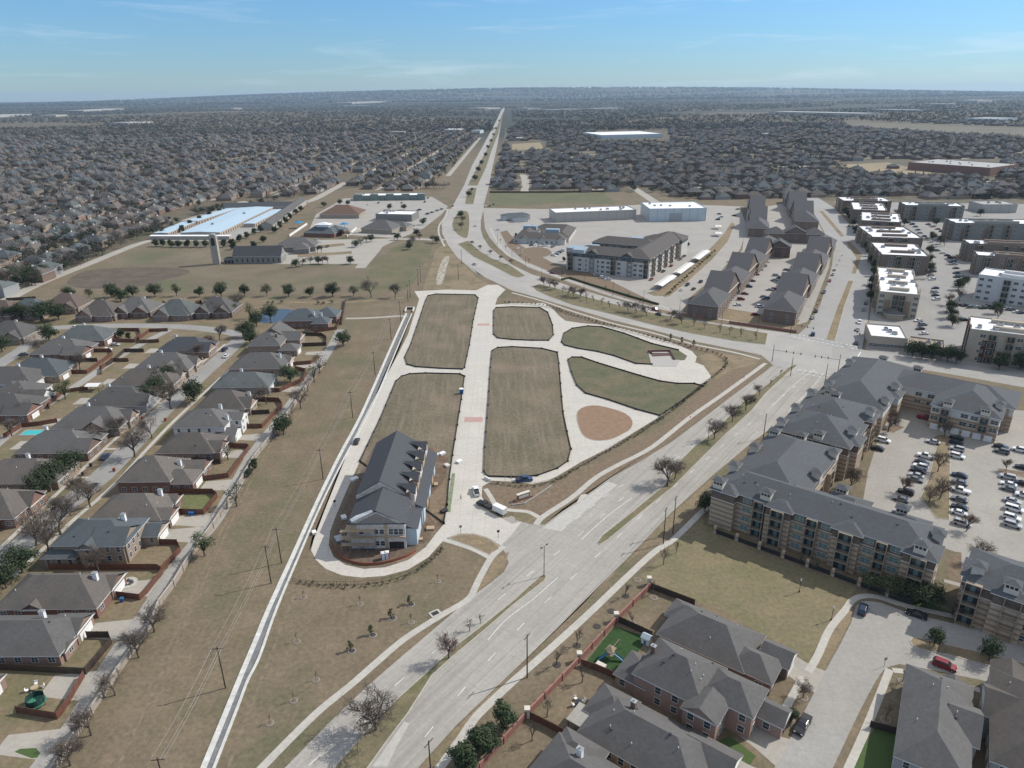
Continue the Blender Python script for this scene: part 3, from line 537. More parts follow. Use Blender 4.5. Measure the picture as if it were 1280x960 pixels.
# glimpses of streets between the far houses
for k, (pix, w) in enumerate([([(230, 276), (262, 266), (300, 258)], 8), ([(0, 300), (60, 285), (120, 268)], 8), ([(330, 244), (380, 228), (418, 217)], 8), ([(520, 236), (545, 214), (562, 200)], 8), ([(505, 214), (530, 200), (548, 188)], 7), ([(560, 220), (585, 190), (600, 172)], 8), ([(670, 212), (700, 205), (745, 203)], 8), ([(860, 232), (930, 224), (990, 220)], 8), ([(985, 214), (1010, 206), (1040, 204)], 8), ([(1060, 240), (1130, 236), (1200, 234)], 8), ([(1180, 200), (1230, 197), (1290, 196)], 9), ([(640, 172), (700, 171), (740, 170)], 9), ([(80, 245), (150, 230), (210, 218)], 7), ([(250, 205), (330, 192), (400, 184)], 8), ([(40, 205), (120, 192), (190, 184)], 8)]):
    ribbon('neighbourhood_street', pix, w, .05, conc_tan)
# ================================================================== BUILDERS
# ------------------------------------------------------------------ trees
bark = mat('bark', (.115, .095, .08), (.07, .058, .05), 2.5)
twig = mat('bare_twigs', (.135, .108, .088), (.095, .078, .066), 1.5, rand=.18)
twig_red = mat('reddish_twigs', (.16, .10, .085), (.11, .08, .07), 1.5, rand=.15)
leaf = mat('evergreen_leaves', (.052, .072, .034), (.032, .048, .024), 1.2, lo=.3, hi=.7, rand=.2)
leaf_l = mat('olive_leaves', (.088, .098, .048), (.055, .066, .032), 1.2, lo=.3, hi=.7, rand=.2)
leaf_s = mat('sparse_leaves', (.11, .108, .068), (.075, .076, .05), 1.0, lo=.3, hi=.7, rand=.2)
def bare_tree_meshes(seed, h=9.0, spread=1.0, mt=None, dense=1.0):
    r = random.Random(seed); tr = MB(); tw = MB()
    def br(p, d, ln, rad, lev):
        d = d.normalized(); mid = p + d * ln * .5 + Vector((r.uniform(-1, 1), r.uniform(-1, 1), r.uniform(-.5, .5))) * ln * .06; end = p + d * ln + Vector((0, 0, ln * .06))
        t = tr if lev < 2 else tw; n = 6 if lev == 0 else (4 if lev == 1 else 3)
        t.tube(p, mid, rad, rad * .8, n, cap=False); t.tube(mid, end, rad * .8, rad * .55, n, cap=False)
        if lev == 4: return
        k = {0: 6, 1: 5, 2: 5, 3: 4}[lev]; k = max(2, int(k * dense + r.random() * .6))
        for i in range(k):
            t_ = r.uniform(.35, 1.0) if lev else r.uniform(.6, 1.0); q = p.lerp(end, t_)
            a = r.uniform(0, 6.28); up = {0: .95, 1: .62, 2: .5, 3: .35}[lev]
            side = d.orthogonal(); side.rotate(Matrix.Rotation(a, 3, d)); side.normalize()
            nd = d * up + side * r.uniform(.45, .95) * spread + Vector((0, 0, .22))
            br(q, nd, ln * {0: 1.15, 1: .66, 2: .60, 3: .58}[lev] * r.uniform(.75, 1.1), max(rad * .52, .018), lev + 1)
    br(Vector((0, 0, -.1)), Vector((r.uniform(-.08, .08), r.uniform(-.08, .08), 1)), h * .27, h * .017 + .02, 0)
    return tr.mesh('trunk', bark), tw.mesh('crown', mt or twig)
def leafy_meshes(seed, h=7.0, w=6.0, mt=None, n=900, trunk_h=1.6, size=.42, cone=False, flat=.62, nclump=14):
    r = random.Random(seed); tr = MB(); tw = MB(); cz = trunk_h + (h - trunk_h) * .5
    clumps = []
    for i in range(nclump):
        a = i * 2.4 + r.uniform(-.4, .4); rr = math.sqrt(r.random()) * w * .36; z = trunk_h + (h - trunk_h) * r.uniform(.22, .82)
        if cone: rr *= 1.25 * (1 - (z - trunk_h) / (h - trunk_h)) + .05
        elif z > cz: rr *= .75
        clumps.append((Vector((math.cos(a) * rr, math.sin(a) * rr, z)), w * r.uniform(.15, .25) * (.6 if cone else 1)))
    tr.tube((0, 0, -.1), (r.uniform(-.1, .1), 0, trunk_h + .5), .05 * w * .5 + .05, .03 * w * .5 + .03, 6)
    for c, cr in clumps: tr.tube((0, 0, trunk_h * .8), c, .035 * w * .35 + .02, .02, 4, cap=False)
    for i in range(n):
        c, cr = clumps[i % nclump]
        d = Vector((r.gauss(0, 1), r.gauss(0, 1), r.gauss(0, 1))).normalized(); p = c + d * cr * (r.random() ** .45) * (1.15); p.z = c.z + (p.z - c.z) * .85
        if p.z < trunk_h * .6: p.z = trunk_h * .6
        nn = (d + Vector((r.uniform(-.8, .8), r.uniform(-.8, .8), r.uniform(-.3, 1)))).normalized(); u = nn.orthogonal().normalized(); u.rotate(Matrix.Rotation(r.uniform(0, 6.28), 3, nn)); v = nn.cross(u)
        s = size * r.uniform(.55, 1.2)
        tw.add([p - u * s * .5, p - v * s * .34, p + u * s * .5, p + v * s * .34], [(0, 1, 2, 3)])
    return tr.mesh('trunk', bark), tw.mesh('crown', mt or leaf)
TREES = {
 'bare': [bare_tree_meshes(s, 9.0, 1.0, dense=1.22) for s in (1, 2, 3, 4)],
 'vase': [bare_tree_meshes(s, 8.0, .8, twig_red, dense=1.2) for s in (11, 12)],
 'thin': [bare_tree_meshes(s, 6.0, .7, dense=.75) for s in (21, 22)],
 'oak': [leafy_meshes(s, 8.0, 8.4, leaf, 2200, 1.6, .56, nclump=18) for s in (31, 32, 33)],
 'olive': [leafy_meshes(s, 7.5, 7.0, leaf_l, 1100, 1.8, .45) for s in (41, 42)],
 'sparse': [leafy_meshes(s, 7.0, 7.0, leaf_s, 420, 2.0, .4) for s in (51, 52)],
 'cedar': [leafy_meshes(s, 6.0, 5.2, leaf, 1900, .4, .5, nclump=16) for s in (61, 62)],
 'yaupon': [leafy_meshes(s, 3.4, 2.3, leaf_l, 420, .25, .28, cone=True, nclump=11) for s in (71, 72)],
 'shrub': [leafy_meshes(s, 1.2, 1.3, leaf, 80, .12, .28, nclump=5) for s in (81, 82, 83)],
 'olshrub': [leafy_meshes(s, 1.5, 1.2, leaf_l, 80, .12, .28, nclump=5) for s in (84, 85)],
}
BASEH = {'bare': 7.2, 'vase': 6.8, 'thin': 4.6, 'oak': 8.0, 'olive': 7.5, 'sparse': 7, 'cedar': 6, 'yaupon': 3.4, 'shrub': 1.2, 'olshrub': 1.5}
NAMES = {'bare': 'bare_tree', 'vase': 'bare_tree', 'thin': 'young_tree', 'oak': 'evergreen_tree', 'olive': 'evergreen_tree', 'sparse': 'half_bare_tree', 'cedar': 'evergreen_tree', 'yaupon': 'young_evergreen', 'shrub': 'shrub', 'olshrub': 'shrub'}
def tree(kind, px, py, h, label, group=None, wide=1.0, world=None, parts=True, z=0.0):
    x, y = world or P(px, py); ms = random.choice(TREES[kind]); s = h / BASEH[kind]
    small = kind in ('shrub', 'olshrub')
    nm = NAMES[kind]; cat = 'shrub' if small else 'tree'
    r = random.uniform(0, 6.28)
    if small:
        t = link(nm, ms[1], None, (x, y, z), r, (s * wide, s * wide, s))
    else:
        wd = s * wide * (1.28 if kind == 'bare' else 1.1 if kind in ('oak', 'vase') else 1); t = link(nm, None, None, (x, y, z), r, (wd, wd, s))
        link('trunk', ms[0], t); link('crown', ms[1], t)
    return tag(t, label, cat, group)

# ------------------------------------------------------------------ vehicles
tyre = mat('tyre', (.02, .02, .02)); carglass = mat('car_glass', (.03, .035, .04), rough=.08, spec=.7)
lampw = mat('headlamp', (.75, .75, .72), rough=.2); lampr = mat('tail_lamp', (.35, .02, .02), rough=.3)
PAINTS = {'white': (.72, .72, .71), 'silver': (.42, .43, .44), 'grey': (.16, .165, .17), 'black': (.018, .018, .02), 'red': (.20, .018, .028), 'blue': (.03, .07, .16), 'darkblue': (.02, .03, .06), 'beige': (.36, .32, .25), 'teal': (.08, .14, .15)}
def cpaint(c): return mat('car_paint_' + c, PAINTS[c], PAINTS[c], 1, .28, spec=.6)
PROF = {  # (length, width, body top line, cabin: x0,x1 base, x0,x1 roof, roof z)
 'sedan': (4.8, 1.82, [(-2.4, .45), (-2.38, .78), (-1.95, .93), (-.9, .96), (1.1, .95), (2.15, .80), (2.4, .62), (2.4, .40)], (-1.75, 1.15, -.95, .35, 1.45)),
 'suv': (4.8, 1.92, [(-2.4, .5), (-2.4, 1.0), (-2.2, 1.1), (1.0, 1.08), (2.1, .98), (2.4, .78), (2.4, .45)], (-2.25, 1.2, -1.95, .45, 1.75)),
 'van': (5.1, 1.98, [(-2.55, .5), (-2.55, 1.05), (-2.4, 1.15), (1.5, 1.08), (2.3, .9), (2.55, .72), (2.55, .42)], (-2.45, 1.75, -2.3, .8, 1.82)),
 'pickup': (5.8, 2.0, [(-2.9, .55), (-2.9, 1.1), (-.75, 1.12), (-.7, 1.12), (1.5, 1.12), (2.75, 1.05), (2.9, .85), (2.9, .5)], (-.75, 1.55, -.6, .75, 1.85)),
}
def car_shells(kind):
    ln, w, top, (b0, b1, r0, r1, rz) = PROF[kind]; h = w / 2
    body = MB(); n = len(top)
    prof = [(-ln / 2 + .12, .28)] + top + [(ln / 2 - .1, .26)]; k = len(prof)
    for (x, z) in prof: pass
    L_ = [(x, h * (.96 if abs(x) > ln * .42 else 1), z) for x, z in prof]; Rr = [(x, -y, z) for x, y, z in L_]
    body.add(L_ + Rr, [(i, (i + 1) % k, k + (i + 1) % k, k + i) for i in range(k)] + [tuple(reversed(range(k))), tuple(range(k, 2 * k))])
    zb = 1.1 if kind != 'sedan' else .94; zb = 1.07 if kind == 'suv' else zb
    cw = h * .92; rw = h * .76
    cab = MB(); cv = [(b0, -cw, zb), (b1, -cw, zb), (b1, cw, zb), (b0, cw, zb), (r0, -rw, rz), (r1, -rw, rz), (r1, rw, rz), (r0, rw, rz)]
    cab.add(cv, [(0, 1, 5, 4), (1, 2, 6, 5), (2, 3, 7, 6), (3, 0, 4, 7)])
    roof = MB(); roof.add([(r0 - .04, -rw - .03, rz), (r1 + .03, -rw - .03, rz), (r1 + .03, rw + .03, rz), (r0 - .04, rw + .03, rz), (r0 + .1, -rw * .85, rz + .06), (r1 - .1, -rw * .85, rz + .06), (r1 - .1, rw * .85, rz + .06), (r0 + .1, rw * .85, rz + .06)],
             [(0, 1, 5, 4), (1, 2, 6, 5), (2, 3, 7, 6), (3, 0, 4, 7), (4, 5, 6, 7)])
    for s in (-1, 1):   # pillars
        for xa, xb in ((b0, r0), (b1, r1), ((b0 + b1) / 2 - .1, (r0 + r1) / 2 - .1)):
            roof.tube((xa, s * (cw + .01), zb), (xb, s * (rw + .01), rz), .045, .04, 4, cap=False)
    if kind == 'pickup':  # open bed
        body.box(-2.78, -.85, -.86, .86, 1.123, 1.126, 1)
    return body, cab, roof
CARCACHE = {}
def merge(mb, o, m, T=None):
    mb.add([(T @ Vector(v)) if T is not None else v for v in o.v], o.f, 0); mb.m[-len(o.f):] = [m if q == 0 else m + q for q in o.m] if False else [m] * len(o.f)
def wheel_mb():
    w = MB(); w.tube((0, -.12, 0), (0, .12, 0), .34, n=12); 
    return w
def rim_mb():
    w = MB(); w.tube((0, -.125, 0), (0, .125, 0), .2, n=8); return w
def car(kind, color, px, py, rot, label, group=None, world=None, parts=False, z=.02, sc=1.0):
    x, y = world or P(px, py); ln, w = PROF[kind][:2]
    key = (kind, color, parts)
    wx = ln * .31; wy = w / 2 - .11
    if key not in CARCACHE:
        b, c, r = car_shells(kind); pm = cpaint(color)
        if parts:
            hl = MB().box(ln / 2 - .1, ln / 2 + .012, -.2, .2, -.07, .07); tl = MB().box(-ln / 2 - .012, -ln / 2 + .08, -.14, .14, -.12, .12)
            CARCACHE[key] = (b.mesh('body', [pm, dark]), c.mesh('window', carglass), r.mesh('roof', pm), wheel_mb().mesh('wheel', tyre), rim_mb().mesh('rim', metal_g), hl.mesh('headlight', lampw), tl.mesh('tail_light', lampr))
        else:
            mb = MB(); merge(mb, b, 0); merge(mb, c, 1); merge(mb, r, 0)
            for sx in (-1, 1):
                for sy in (-1, 1): merge(mb, wheel_mb(), 2, Matrix.Translation((sx * wx, sy * wy, .34)))
                mb.box(ln / 2 - .1, ln / 2 + .012, sx * .62 - .18, sx * .62 + .18, .62, .75, 3); mb.box(-ln / 2 - .012, -ln / 2 + .08, sx * .7 - .14, sx * .7 + .14, .75, .98, 4)
            CARCACHE[key] = mb.mesh('car', [pm, carglass, tyre, lampw, lampr])
    cat = {'sedan': 'car', 'suv': 'suv', 'van': 'van', 'pickup': 'pickup truck'}[kind]; nm = {'sedan': 'parked_car', 'suv': 'parked_suv', 'van': 'parked_van', 'pickup': 'pickup_truck'}[kind]
    d = CARCACHE[key]
    if not parts: return tag(link(nm, d, None, (x, y, z), rot, sc), label, cat, group)
    t = thing(nm, label, cat, (x, y, z), rot, group)
    link('body', d[0], t); link('window', d[1], t); link('roof', d[2], t)
    for sx in (-1, 1):
        for sy in (-1, 1):
            wl = link('wheel', d[3], t, (sx * wx, sy * wy, .34)); link('rim', d[4], wl)
        link('headlight', d[5], t, (0, sx * (w / 2 - .3), PROF[kind][2][-2][1] + (.02))); link('tail_light', d[6], t, (0, sx * (w / 2 - .18), PROF[kind][2][1][1] - .16))
    return t

# ------------------------------------------------------------------ houses
WIN = {}
def win_mesh(w, h, frame=None, gl=None):
    key = (round(w, 2), round(h, 2), frame.name if frame else '', gl.name if gl else '')
    if key not in WIN:
        mb = MB(); f = .07
        mb.box(-w / 2, w / 2, -.05, .03, -f, 0, 0).box(-w / 2, w / 2, -.05, .03, h, h + f, 0).box(-w / 2 - f, -w / 2, -.05, .03, -f, h + f, 0).box(w / 2, w / 2 + f, -.05, .03, -f, h + f, 0)
        if w > 1.3: mb.box(-.03, .03, -.04, .02, 0, h, 0)
        mb.box(-w / 2, w / 2, -.04, .015, h * .5 - .025, h * .5 + .025, 0)
        mb.add([(-w / 2, 0, 0), (w / 2, 0, 0), (w / 2, 0, h), (-w / 2, 0, h)], [(3, 2, 1, 0)], 1)
        WIN[key] = mb.mesh('window', [frame or white, gl or glass])
    return WIN[key]
def hip(mb, cx, cy, w, d, z, pitch, ov=.45, gable=None, m=0, mt=1):
    """hip (or gable along an axis) roof with fascia; gable: None, 'x', 'y' = ridge direction with upright ends"""
    x0, x1, y0, y1 = cx - w / 2 - ov, cx + w / 2 + ov, cy - d / 2 - ov, cy + d / 2 + ov
    W_, D_ = x1 - x0, y1 - y0; t = .18
    if gable == 'x' or (gable is None and W_ >= D_):
        hh = D_ / 2 * pitch; o = 0 if gable else D_ / 2; r = [(x0 + o, (y0 + y1) / 2, z + hh + t), (x1 - o, (y0 + y1) / 2, z + hh + t)]
        e = [(x0, y0, z + t), (x1, y0, z + t), (x1, y1, z + t), (x0, y1, z + t)]
        mb.add(e + r, [(0, 1, 5, 4), (2, 3, 4, 5)], m)
        if not gable: mb.add(e + r, [(1, 2, 5), (3, 0, 4)], m)
    else:
        hh = W_ / 2 * pitch; o = 0 if gable else W_ / 2; r = [((x0 + x1) / 2, y0 + o, z + hh + t), ((x0 + x1) / 2, y1 - o, z + hh + t)]
        e = [(x0, y0, z + t), (x1, y0, z + t), (x1, y1, z + t), (x0, y1, z + t)]
        mb.add(e + r, [(1, 2, 5, 4), (3, 0, 4, 5)], m)
        if not gable: mb.add(e + r, [(0, 1, 4), (2, 3, 5)], m)
    b = [(x, y, z) for x, y, _ in e]
    mb.add(b + e, [(0, 1, 5, 4), (1, 2, 6, 5), (2, 3, 7, 6), (3, 0, 4, 7), (0, 3, 2, 1)], mt)
    return hh
def in_block(x, y, bl, skip, pad=.05):
    for i, b in enumerate(bl):
        if i != skip and abs(x - b[0]) < b[2] / 2 + pad and abs(y - b[1]) < b[3] / 2 + pad: return True
    return False
vent_me = MB().tube((0, 0, -.1), (0, 0, .45), .09, n=6).mesh('vent', white)
boxvent_me = MB().box(-.22, .22, -.22, .22, -.2, .22).mesh('vent', mat('roof_vent_metal', (.06, .06, .06)))
chim_cache = {}
def roof_z(blocks, x, y):
    """height of the roof surface over a local point"""
    z = 0
    for (cx, cy, w, d, h, kind, pitch) in [b[:7] for b in blocks]:
        ov = .45; ax = w / 2 + ov - abs(x - cx); ay = d / 2 + ov - abs(y - cy)
        if ax < 0 or ay < 0: continue
        if kind == 'x': q = ay
        elif kind == 'y': q = ax
        elif kind == 'flat': q = 0
        else: q = min(ax, ay)
        z = max(z, h + .18 + q * pitch)
    return z
def house(px, py, rot, blocks, roof, wall, label, cat='house', name='house', group=None, chimneys=(), vents=3, garage=None, door=None, dormers=(), zref=4.0, win=True, trim=None, world=None, win_gap=3.4, winsize=(1.5, 1.4), wallm=None, roofm=None, gableends=True):
    """blocks: (cx, cy, w, d, h, roof kind None/'x'/'y', pitch); local axes, origin at the footprint centre"""
    x0, y0 = world or P(px, py, zref)
    t = thing(name, label, cat, (x0, y0), rot, group)
    rm = roofm or roofs[roof]; wm = wallm or walls[wall]; tm = trim or white
    wb = MB(); rb = MB()
    for i, b in enumerate(blocks):
        cx, cy, w, d, h, k, pit = b[:7]; e = .013 * i
        wb.box(cx - w / 2 + e, cx + w / 2 - e, cy - d / 2 + e, cy + d / 2 - e, 0, h)
        hh = hip(rb, cx, cy, w, d, h - e, pit, gable=k)
        if k == 'x' and gableends:
            for s in (-1, 1):
                xx = cx + s * (w / 2 - .04); hz_ = (d / 2) * pit
                wb.add([(xx, cy - d / 2, h), (xx, cy + d / 2, h), (xx, cy, h + hz_ + .12)], [(0, 1, 2)])
        if k == 'y' and gableends:
            for s in (-1, 1):
                yy = cy + s * (d / 2 - .04); hz_ = (w / 2) * pit
                wb.add([(cx - w / 2, yy, h), (cx + w / 2, yy, h), (cx, yy, h + hz_ + .12)], [(0, 1, 2)])
    wb.build('wall', wm, t); ro = rb.build('roof', [rm, tm], t)
    for (cx, cy, kind) in chimneys:
        zr = roof_z(blocks, cx, cy); cm = MB(); s_ = .55 if kind != 'brick' else .5
        cm.box(cx - s_, cx + s_, cy - s_ * .8, cy + s_ * .8, zr - 2.5, zr + 1.9, 0); cm.box(cx - s_ - .1, cx + s_ + .1, cy - s_ * .8 - .1, cy + s_ * .8 + .1, zr + 1.9, zr + 2.05, 1); cm.tube((cx, cy, zr + 2.05), (cx, cy, zr + 2.4), .16, n=8, m=1)
        cm.build('chimney', [walls['brown'] if kind == 'brick' else white, metal_g], ro)
    rr = random.Random(int(abs(x0 * 7 + y0 * 13)))
    big = blocks[0]
    for q in range(vents):
        vx = big[0] + rr.uniform(-.38, .38) * big[2]; vy = big[1] + rr.uniform(-.38, .38) * big[3]; zz = roof_z(blocks, vx, vy)
        link('vent', vent_me if q % 3 else boxvent_me, ro, (vx, vy, zz))
    for (dx, dy, ang, dw, dh) in dormers:      # small gabled dormer
        zz = roof_z(blocks, dx, dy); T = Matrix.Translation((dx, dy, zz - .6)) @ Matrix.Rotation(ang, 4, 'Z')
        dm = MB(); dm.box(-dw / 2, dw / 2, -1.6, .4, 0, dh, 1, T)
        e = [(-dw / 2 - .25, .6, dh), (dw / 2 + .25, .6, dh), (dw / 2 + .25, -2.4, dh), (-dw / 2 - .25, -2.4, dh), (0, .6, dh + dw * .42), (0, -2.4, dh + dw * .42)]
        dm.add([T @ Vector(v) for v in e], [(1, 2, 5, 4), (3, 0, 4, 5), (0, 1, 4), (2, 3, 5), (0, 3, 2, 1)], 0)
        dm.build('dormer', [rm, wm], ro)
    # windows on every open face that looks towards the camera
    cs, sn = math.cos(rot), math.sin(rot)
    if win:
        wm_ = win_mesh(*winsize, tm)
        for i, b in enumerate(blocks):
            cx, cy, w, d, h = b[:5]; nfl = 2 if h > 5 else 1
            for (nx, ny, ln) in ((0, 1, w), (0, -1, w), (1, 0, d), (-1, 0, d)):
                gxn, gyn = nx * cs - ny * sn, nx * sn + ny * cs
                if gxn * -x0 + gyn * -y0 < -.25 * math.hypot(x0, y0): continue
                n = max(1, int(ln / win_gap))
                for fl in range(nfl):
                    for q in range(n):
                        u = (q + .5) / n * ln - ln / 2
                        wx = cx + (nx * (w / 2) if nx else u); wy = cy + (ny * (d / 2) if ny else u)
                        if in_block(wx + nx * .3, wy + ny * .3, blocks, i, .6): continue
                        if any(g and abs(wx - g[0]) < g[3] / 2 + 1 and abs(wy - g[1]) < g[3] / 2 + 1 and fl == 0 for g in ((garage,) if garage else ()) + ((door,) if door else ())): continue
                        link('window', wm_, t, (wx + nx * .02, wy + ny * .02, 1.0 + 2.9 * fl), math.atan2(ny, nx) - math.pi / 2)
    for g, nm in ((garage, 'garage_door'), (door, 'front_door')):
        if g:
            gx_, gy_, ga, gw = g; hh = 2.2
            mb = MB().box(-gw / 2, gw / 2, -.03, .05, .02, hh, 0)
            if nm == 'garage_door':
                for q in range(1, 4): mb.box(-gw / 2, gw / 2, .05, .06, hh * q / 4 - .02, hh * q / 4 + .02, 1)
            mb.build(nm, [white if nm == 'garage_door' else wood_pole, offwhite], t, (gx_, gy_, 0), ga - math.pi / 2)
    return t

# ------------------------------------------------------------------ fences, walls, poles, lamps
fence_red = ribbed('red_cedar_boards', (.17, .075, .05), (.115, .052, .037), 0, .35, .15)
fence_dark = ribbed('dark_cedar_boards', (.075, .052, .042), (.05, .036, .03), 0, .35, .15)
fence_iron = dark
def fence(name, pix, h, m, label, cat='fence', th=.07, post=2.5, pw=.12, sm=0, group=None, cap=None, ground=False, z=0.0):
    pts = pix if ground else [P(x, y) for x, y in pix]
    if sm: pts = smooth(pts, False, sm)
    x0, y0 = pts[0]; a0 = math.atan2(pts[-1][1] - y0, pts[-1][0] - x0); o = thing(name, label, cat, (x0, y0, z), a0, group)
    T = (Matrix.Translation((x0, y0, 0)) @ Matrix.Rotation(a0, 4, 'Z')).inverted()
    lp = [(T @ Vector((*p, 0))).xy for p in pts]; pan = MB(); pil = []
    for a, b in zip(lp, lp[1:]):
        d = b - a; ln = d.length
        if ln < .01: continue
        d.normalize(); n = Vector((-d.y, d.x)) * th / 2
        q = [a - n, b - n, b + n, a + n]
        pan.prism([tuple(v) for v in (q if area([tuple(v) for v in q]) > 0 else q[::-1])], 0, h)
        k = max(1, round(ln / post))
        for i in range(k + (1 if b is lp[-1] else 0)):
            c = a + d * ln * i / k; pil.append(c)
            if not cap: pan.box(c.x - pw / 2, c.x + pw / 2, c.y - pw / 2, c.y + pw / 2, 0, h + .1)
        if cap:
            nn = Vector((-d.y, d.x)) * (th / 2 + .06); q = [a - nn, b - nn, b + nn, a + nn]; pan.prism([tuple(v) for v in q], h + .002, h + .1, 1)
    if cap:
        pan.build('wall_face', [m, cap], o); pm = MB().box(-pw / 2, pw / 2, -pw / 2, pw / 2, 0, h + .22).mesh('pillar', m)
        for q in pil: link('pillar', pm, o, (q.x, q.y, 0))
    else:
        pan.build('fence_panel', m, o)
    return o
def iron_fence(pix, label, h=1.3, sm=4, group=None, z=0.0):
    pts = [P(x, y) for x, y in pix]; pts = smooth(pts, False, sm); x0, y0 = pts[0]
    o = thing('iron_fence', label, 'fence', (x0, y0, z), 0, group); rail = MB(); post = MB(); acc = 0.0
    for a, b in zip(pts, pts[1:]):
        a = Vector((a[0] - x0, a[1] - y0, 0)); b = Vector((b[0] - x0, b[1] - y0, 0))
        for zz in (.15, h - .1): rail.tube(a + Vector((0, 0, zz)), b + Vector((0, 0, zz)), .03, n=4, cap=False)
        ln = (b - a).length; t = 0.0
        while t < ln:
            c = a.lerp(b, t / ln)
            rail.tube(c, c + Vector((0, 0, h + (.12 if int(acc / .45) % 6 == 0 else 0))), .05 if int(acc / .45) % 6 == 0 else .016, n=4, cap=False)
            t += .45; acc += .45
    rail.build('railing', dark, o); return o
def power_pole(px, py, h, label, arms=1, group='wooden power poles', world=None, armrot=0.0):
    x, y = world or P(px, py); o = thing('power_pole', label, 'power pole', (x, y), armrot, group)
    MB().tube((0, 0, -.2), (0, 0, h), .17, .11, 8).build('pole', wood_pole, o)
    for k in range(arms):
        z = h - .5 - k * 1.2; MB().box(-1.2, 1.2, -.06, .06, z - .06, z + .06).build('crossarm', wood_pole, o)
        ins = MB()
        for s in (-1.1, -.5, .5, 1.1): ins.tube((s, 0, z + .06), (s, 0, z + .3), .06, .04, 6)
        ins.build('insulator', metal_g, o)
    return o
def street_lamp(px, py, h, label, arms=2, group='street lamps', rot=0.0, world=None):
    x, y = world or P(px, py); o = thing('street_lamp', label, 'street lamp', (x, y), rot, group)
    MB().tube((0, 0, 0), (0, 0, .5), .25, n=8).build('base', conc_old, o)
    MB().tube((0, 0, .5), (0, 0, h), .11, .07, 8).build('pole', dark, o)
    for s in ((-1, 1) if arms == 2 else (1,)):
        a = MB().tube((0, 0, h - .1), (s * 1.1, 0, h + .05), .04, n=5); a.build('arm', dark, o)
        MB().box(s * 1.1 - .35, s * 1.1 + .35, -.16, .16, h, h + .14).build('lamp_head', dark, o)
    return o
def wire(a, b, sag, label, group='overhead wires', r=.015):
    a = Vector(a); b = Vector(b); pts = []
    for i in range(11):
        t = i / 10; p = a.lerp(b, t); p.z -= sag * 4 * t * (1 - t); pts.append(p)
    mb = MB()
    for p, q in zip(pts, pts[1:]): mb.tube(p - a, q - a, r, n=3, cap=False)
    return tag(mb.build('overhead_wire', metal_g, None, a), label, 'wire', group)
# ================================================================== HOUSES OF THE OLDER NEIGHBOURHOOD (left)
GH = 'brick houses of the older neighbourhood'
PI = math.pi
def hs(x, y, blocks, roof, wall, label, **k):
    if x < -150: blocks = [(b[0] * 1.1, b[1] * 1.15, b[2] * 1.13, b[3] * 1.16, *b[4:]) for b in blocks]; k['garage'] = (k['garage'][0] * 1.127 - .05, k['garage'][1] * 1.15, *k['garage'][2:]) if k.get('garage') else None
    k.setdefault('group', GH); return house(0, 0, k.pop('rot', 0.0), blocks, roof, wall, label, world=(x, y), name='brick_house', **k)
# row between street and alley (local x runs from the street to the alley, y away from the viewer)
hs(-124, 110, [(0, 0, 18, 15, 3, None, .55), (8, 6, 8, 8, 3, 'x', .5)], 'grey', 'pink', 'grey house cut off by the picture edge, white chimney, beside the yard with the trampoline', chimneys=[(6, 1, 'w')], garage=(12, 6, 0, 5), zref=3)
hs(-115, 132.5, [(0, 0, 23, 13, 3, None, .62), (8, 3.6, 7.5, 7, 3, 'x', .5), (9.5, -3, 5, 4.5, 2.7, 'x', .3)], 'grey', 'pink', 'low grey house with covered wooden patio, second from the lower picture corner', chimneys=[(3, 3, 'w')], garage=(11.8, 3.6, 0, 5))
hs(-116, 148.5, [(0, 0, 25, 13.5, 3.1, None, .68), (8.5, 3.5, 8.5, 7, 3.05, 'x', .55), (-3, -4.5, 5, 5, 3, 'y', .6)], 'brown', 'red', 'long brown-roofed brick house with tall white chimney, beside the stone-ringed yard', chimneys=[(9, 1, 'w')], vents=4, garage=(12.8, 3.5, 0, 5))
hs(-117, 171, [(0, 0, 20, 13, 5.8, None, .55), (5, -2, 9, 10, 5.75, 'x', .55), (11, 5, 7, 7, 3.1, 'x', .5), (-8, -5.5, 9, 6, 3.1, None, .55), (0, -6, 5, 4, 5.6, 'y', .6)], 'blue', 'tan', 'two-storey tan brick house with blue-grey roof and tall windows', chimneys=[(6, 2, 'w')], vents=5, garage=(14.6, 5, 0, 5), winsize=(1.1, 1.6), win_gap=2.6)
hs(-116, 188, [(0, 0, 21, 14, 3.1, None, .68), (9, -3.5, 8, 6.5, 3.05, 'x', .55), (8, 4.5, 6, 5, 3.1, 'x', .7)], 'brown', 'red', 'brown-roofed house with white chimney and green fenced lawn', chimneys=[(7, 2.5, 'w')], vents=3, garage=(13.1, -3.5, 0, 4.8))
hs(-117, 209, [(-3, 0, 17, 15, 4.4, None, .7), (7, -2.5, 11, 9, 3.2, None, .6), (8, 5, 9, 8, 3.1, 'x', .55)], 'brown', 'red', 'red brick house with steep brown hip roof, white upper gable and tall chimney', chimneys=[(5, 2, 'w')], vents=3, garage=(12.6, -2.5, 0, 5))
hs(-116, 230, [(0, 0, 20, 13, 3.2, None, .7), (8, -2, 8, 8, 3.1, 'x', .6)], 'brown', 'pink', 'brown-roofed house with low ridge below the white-gabled two-storey house', chimneys=[], garage=(12.1, -2, 0, 5))
hs(-116, 246, [(-1, 0, 19, 14, 5.8, None, .6), (9, 3, 7, 7, 5.5, 'x', .5), (9, -5, 7, 6, 3, 'x', .5)], 'grey', 'white', 'grey-roofed two-storey house with white gables and two white chimneys', chimneys=[(4, 3, 'w'), (8, -2, 'w')], garage=(12.6, -5, 0, 5), winsize=(1.0, 1.3))
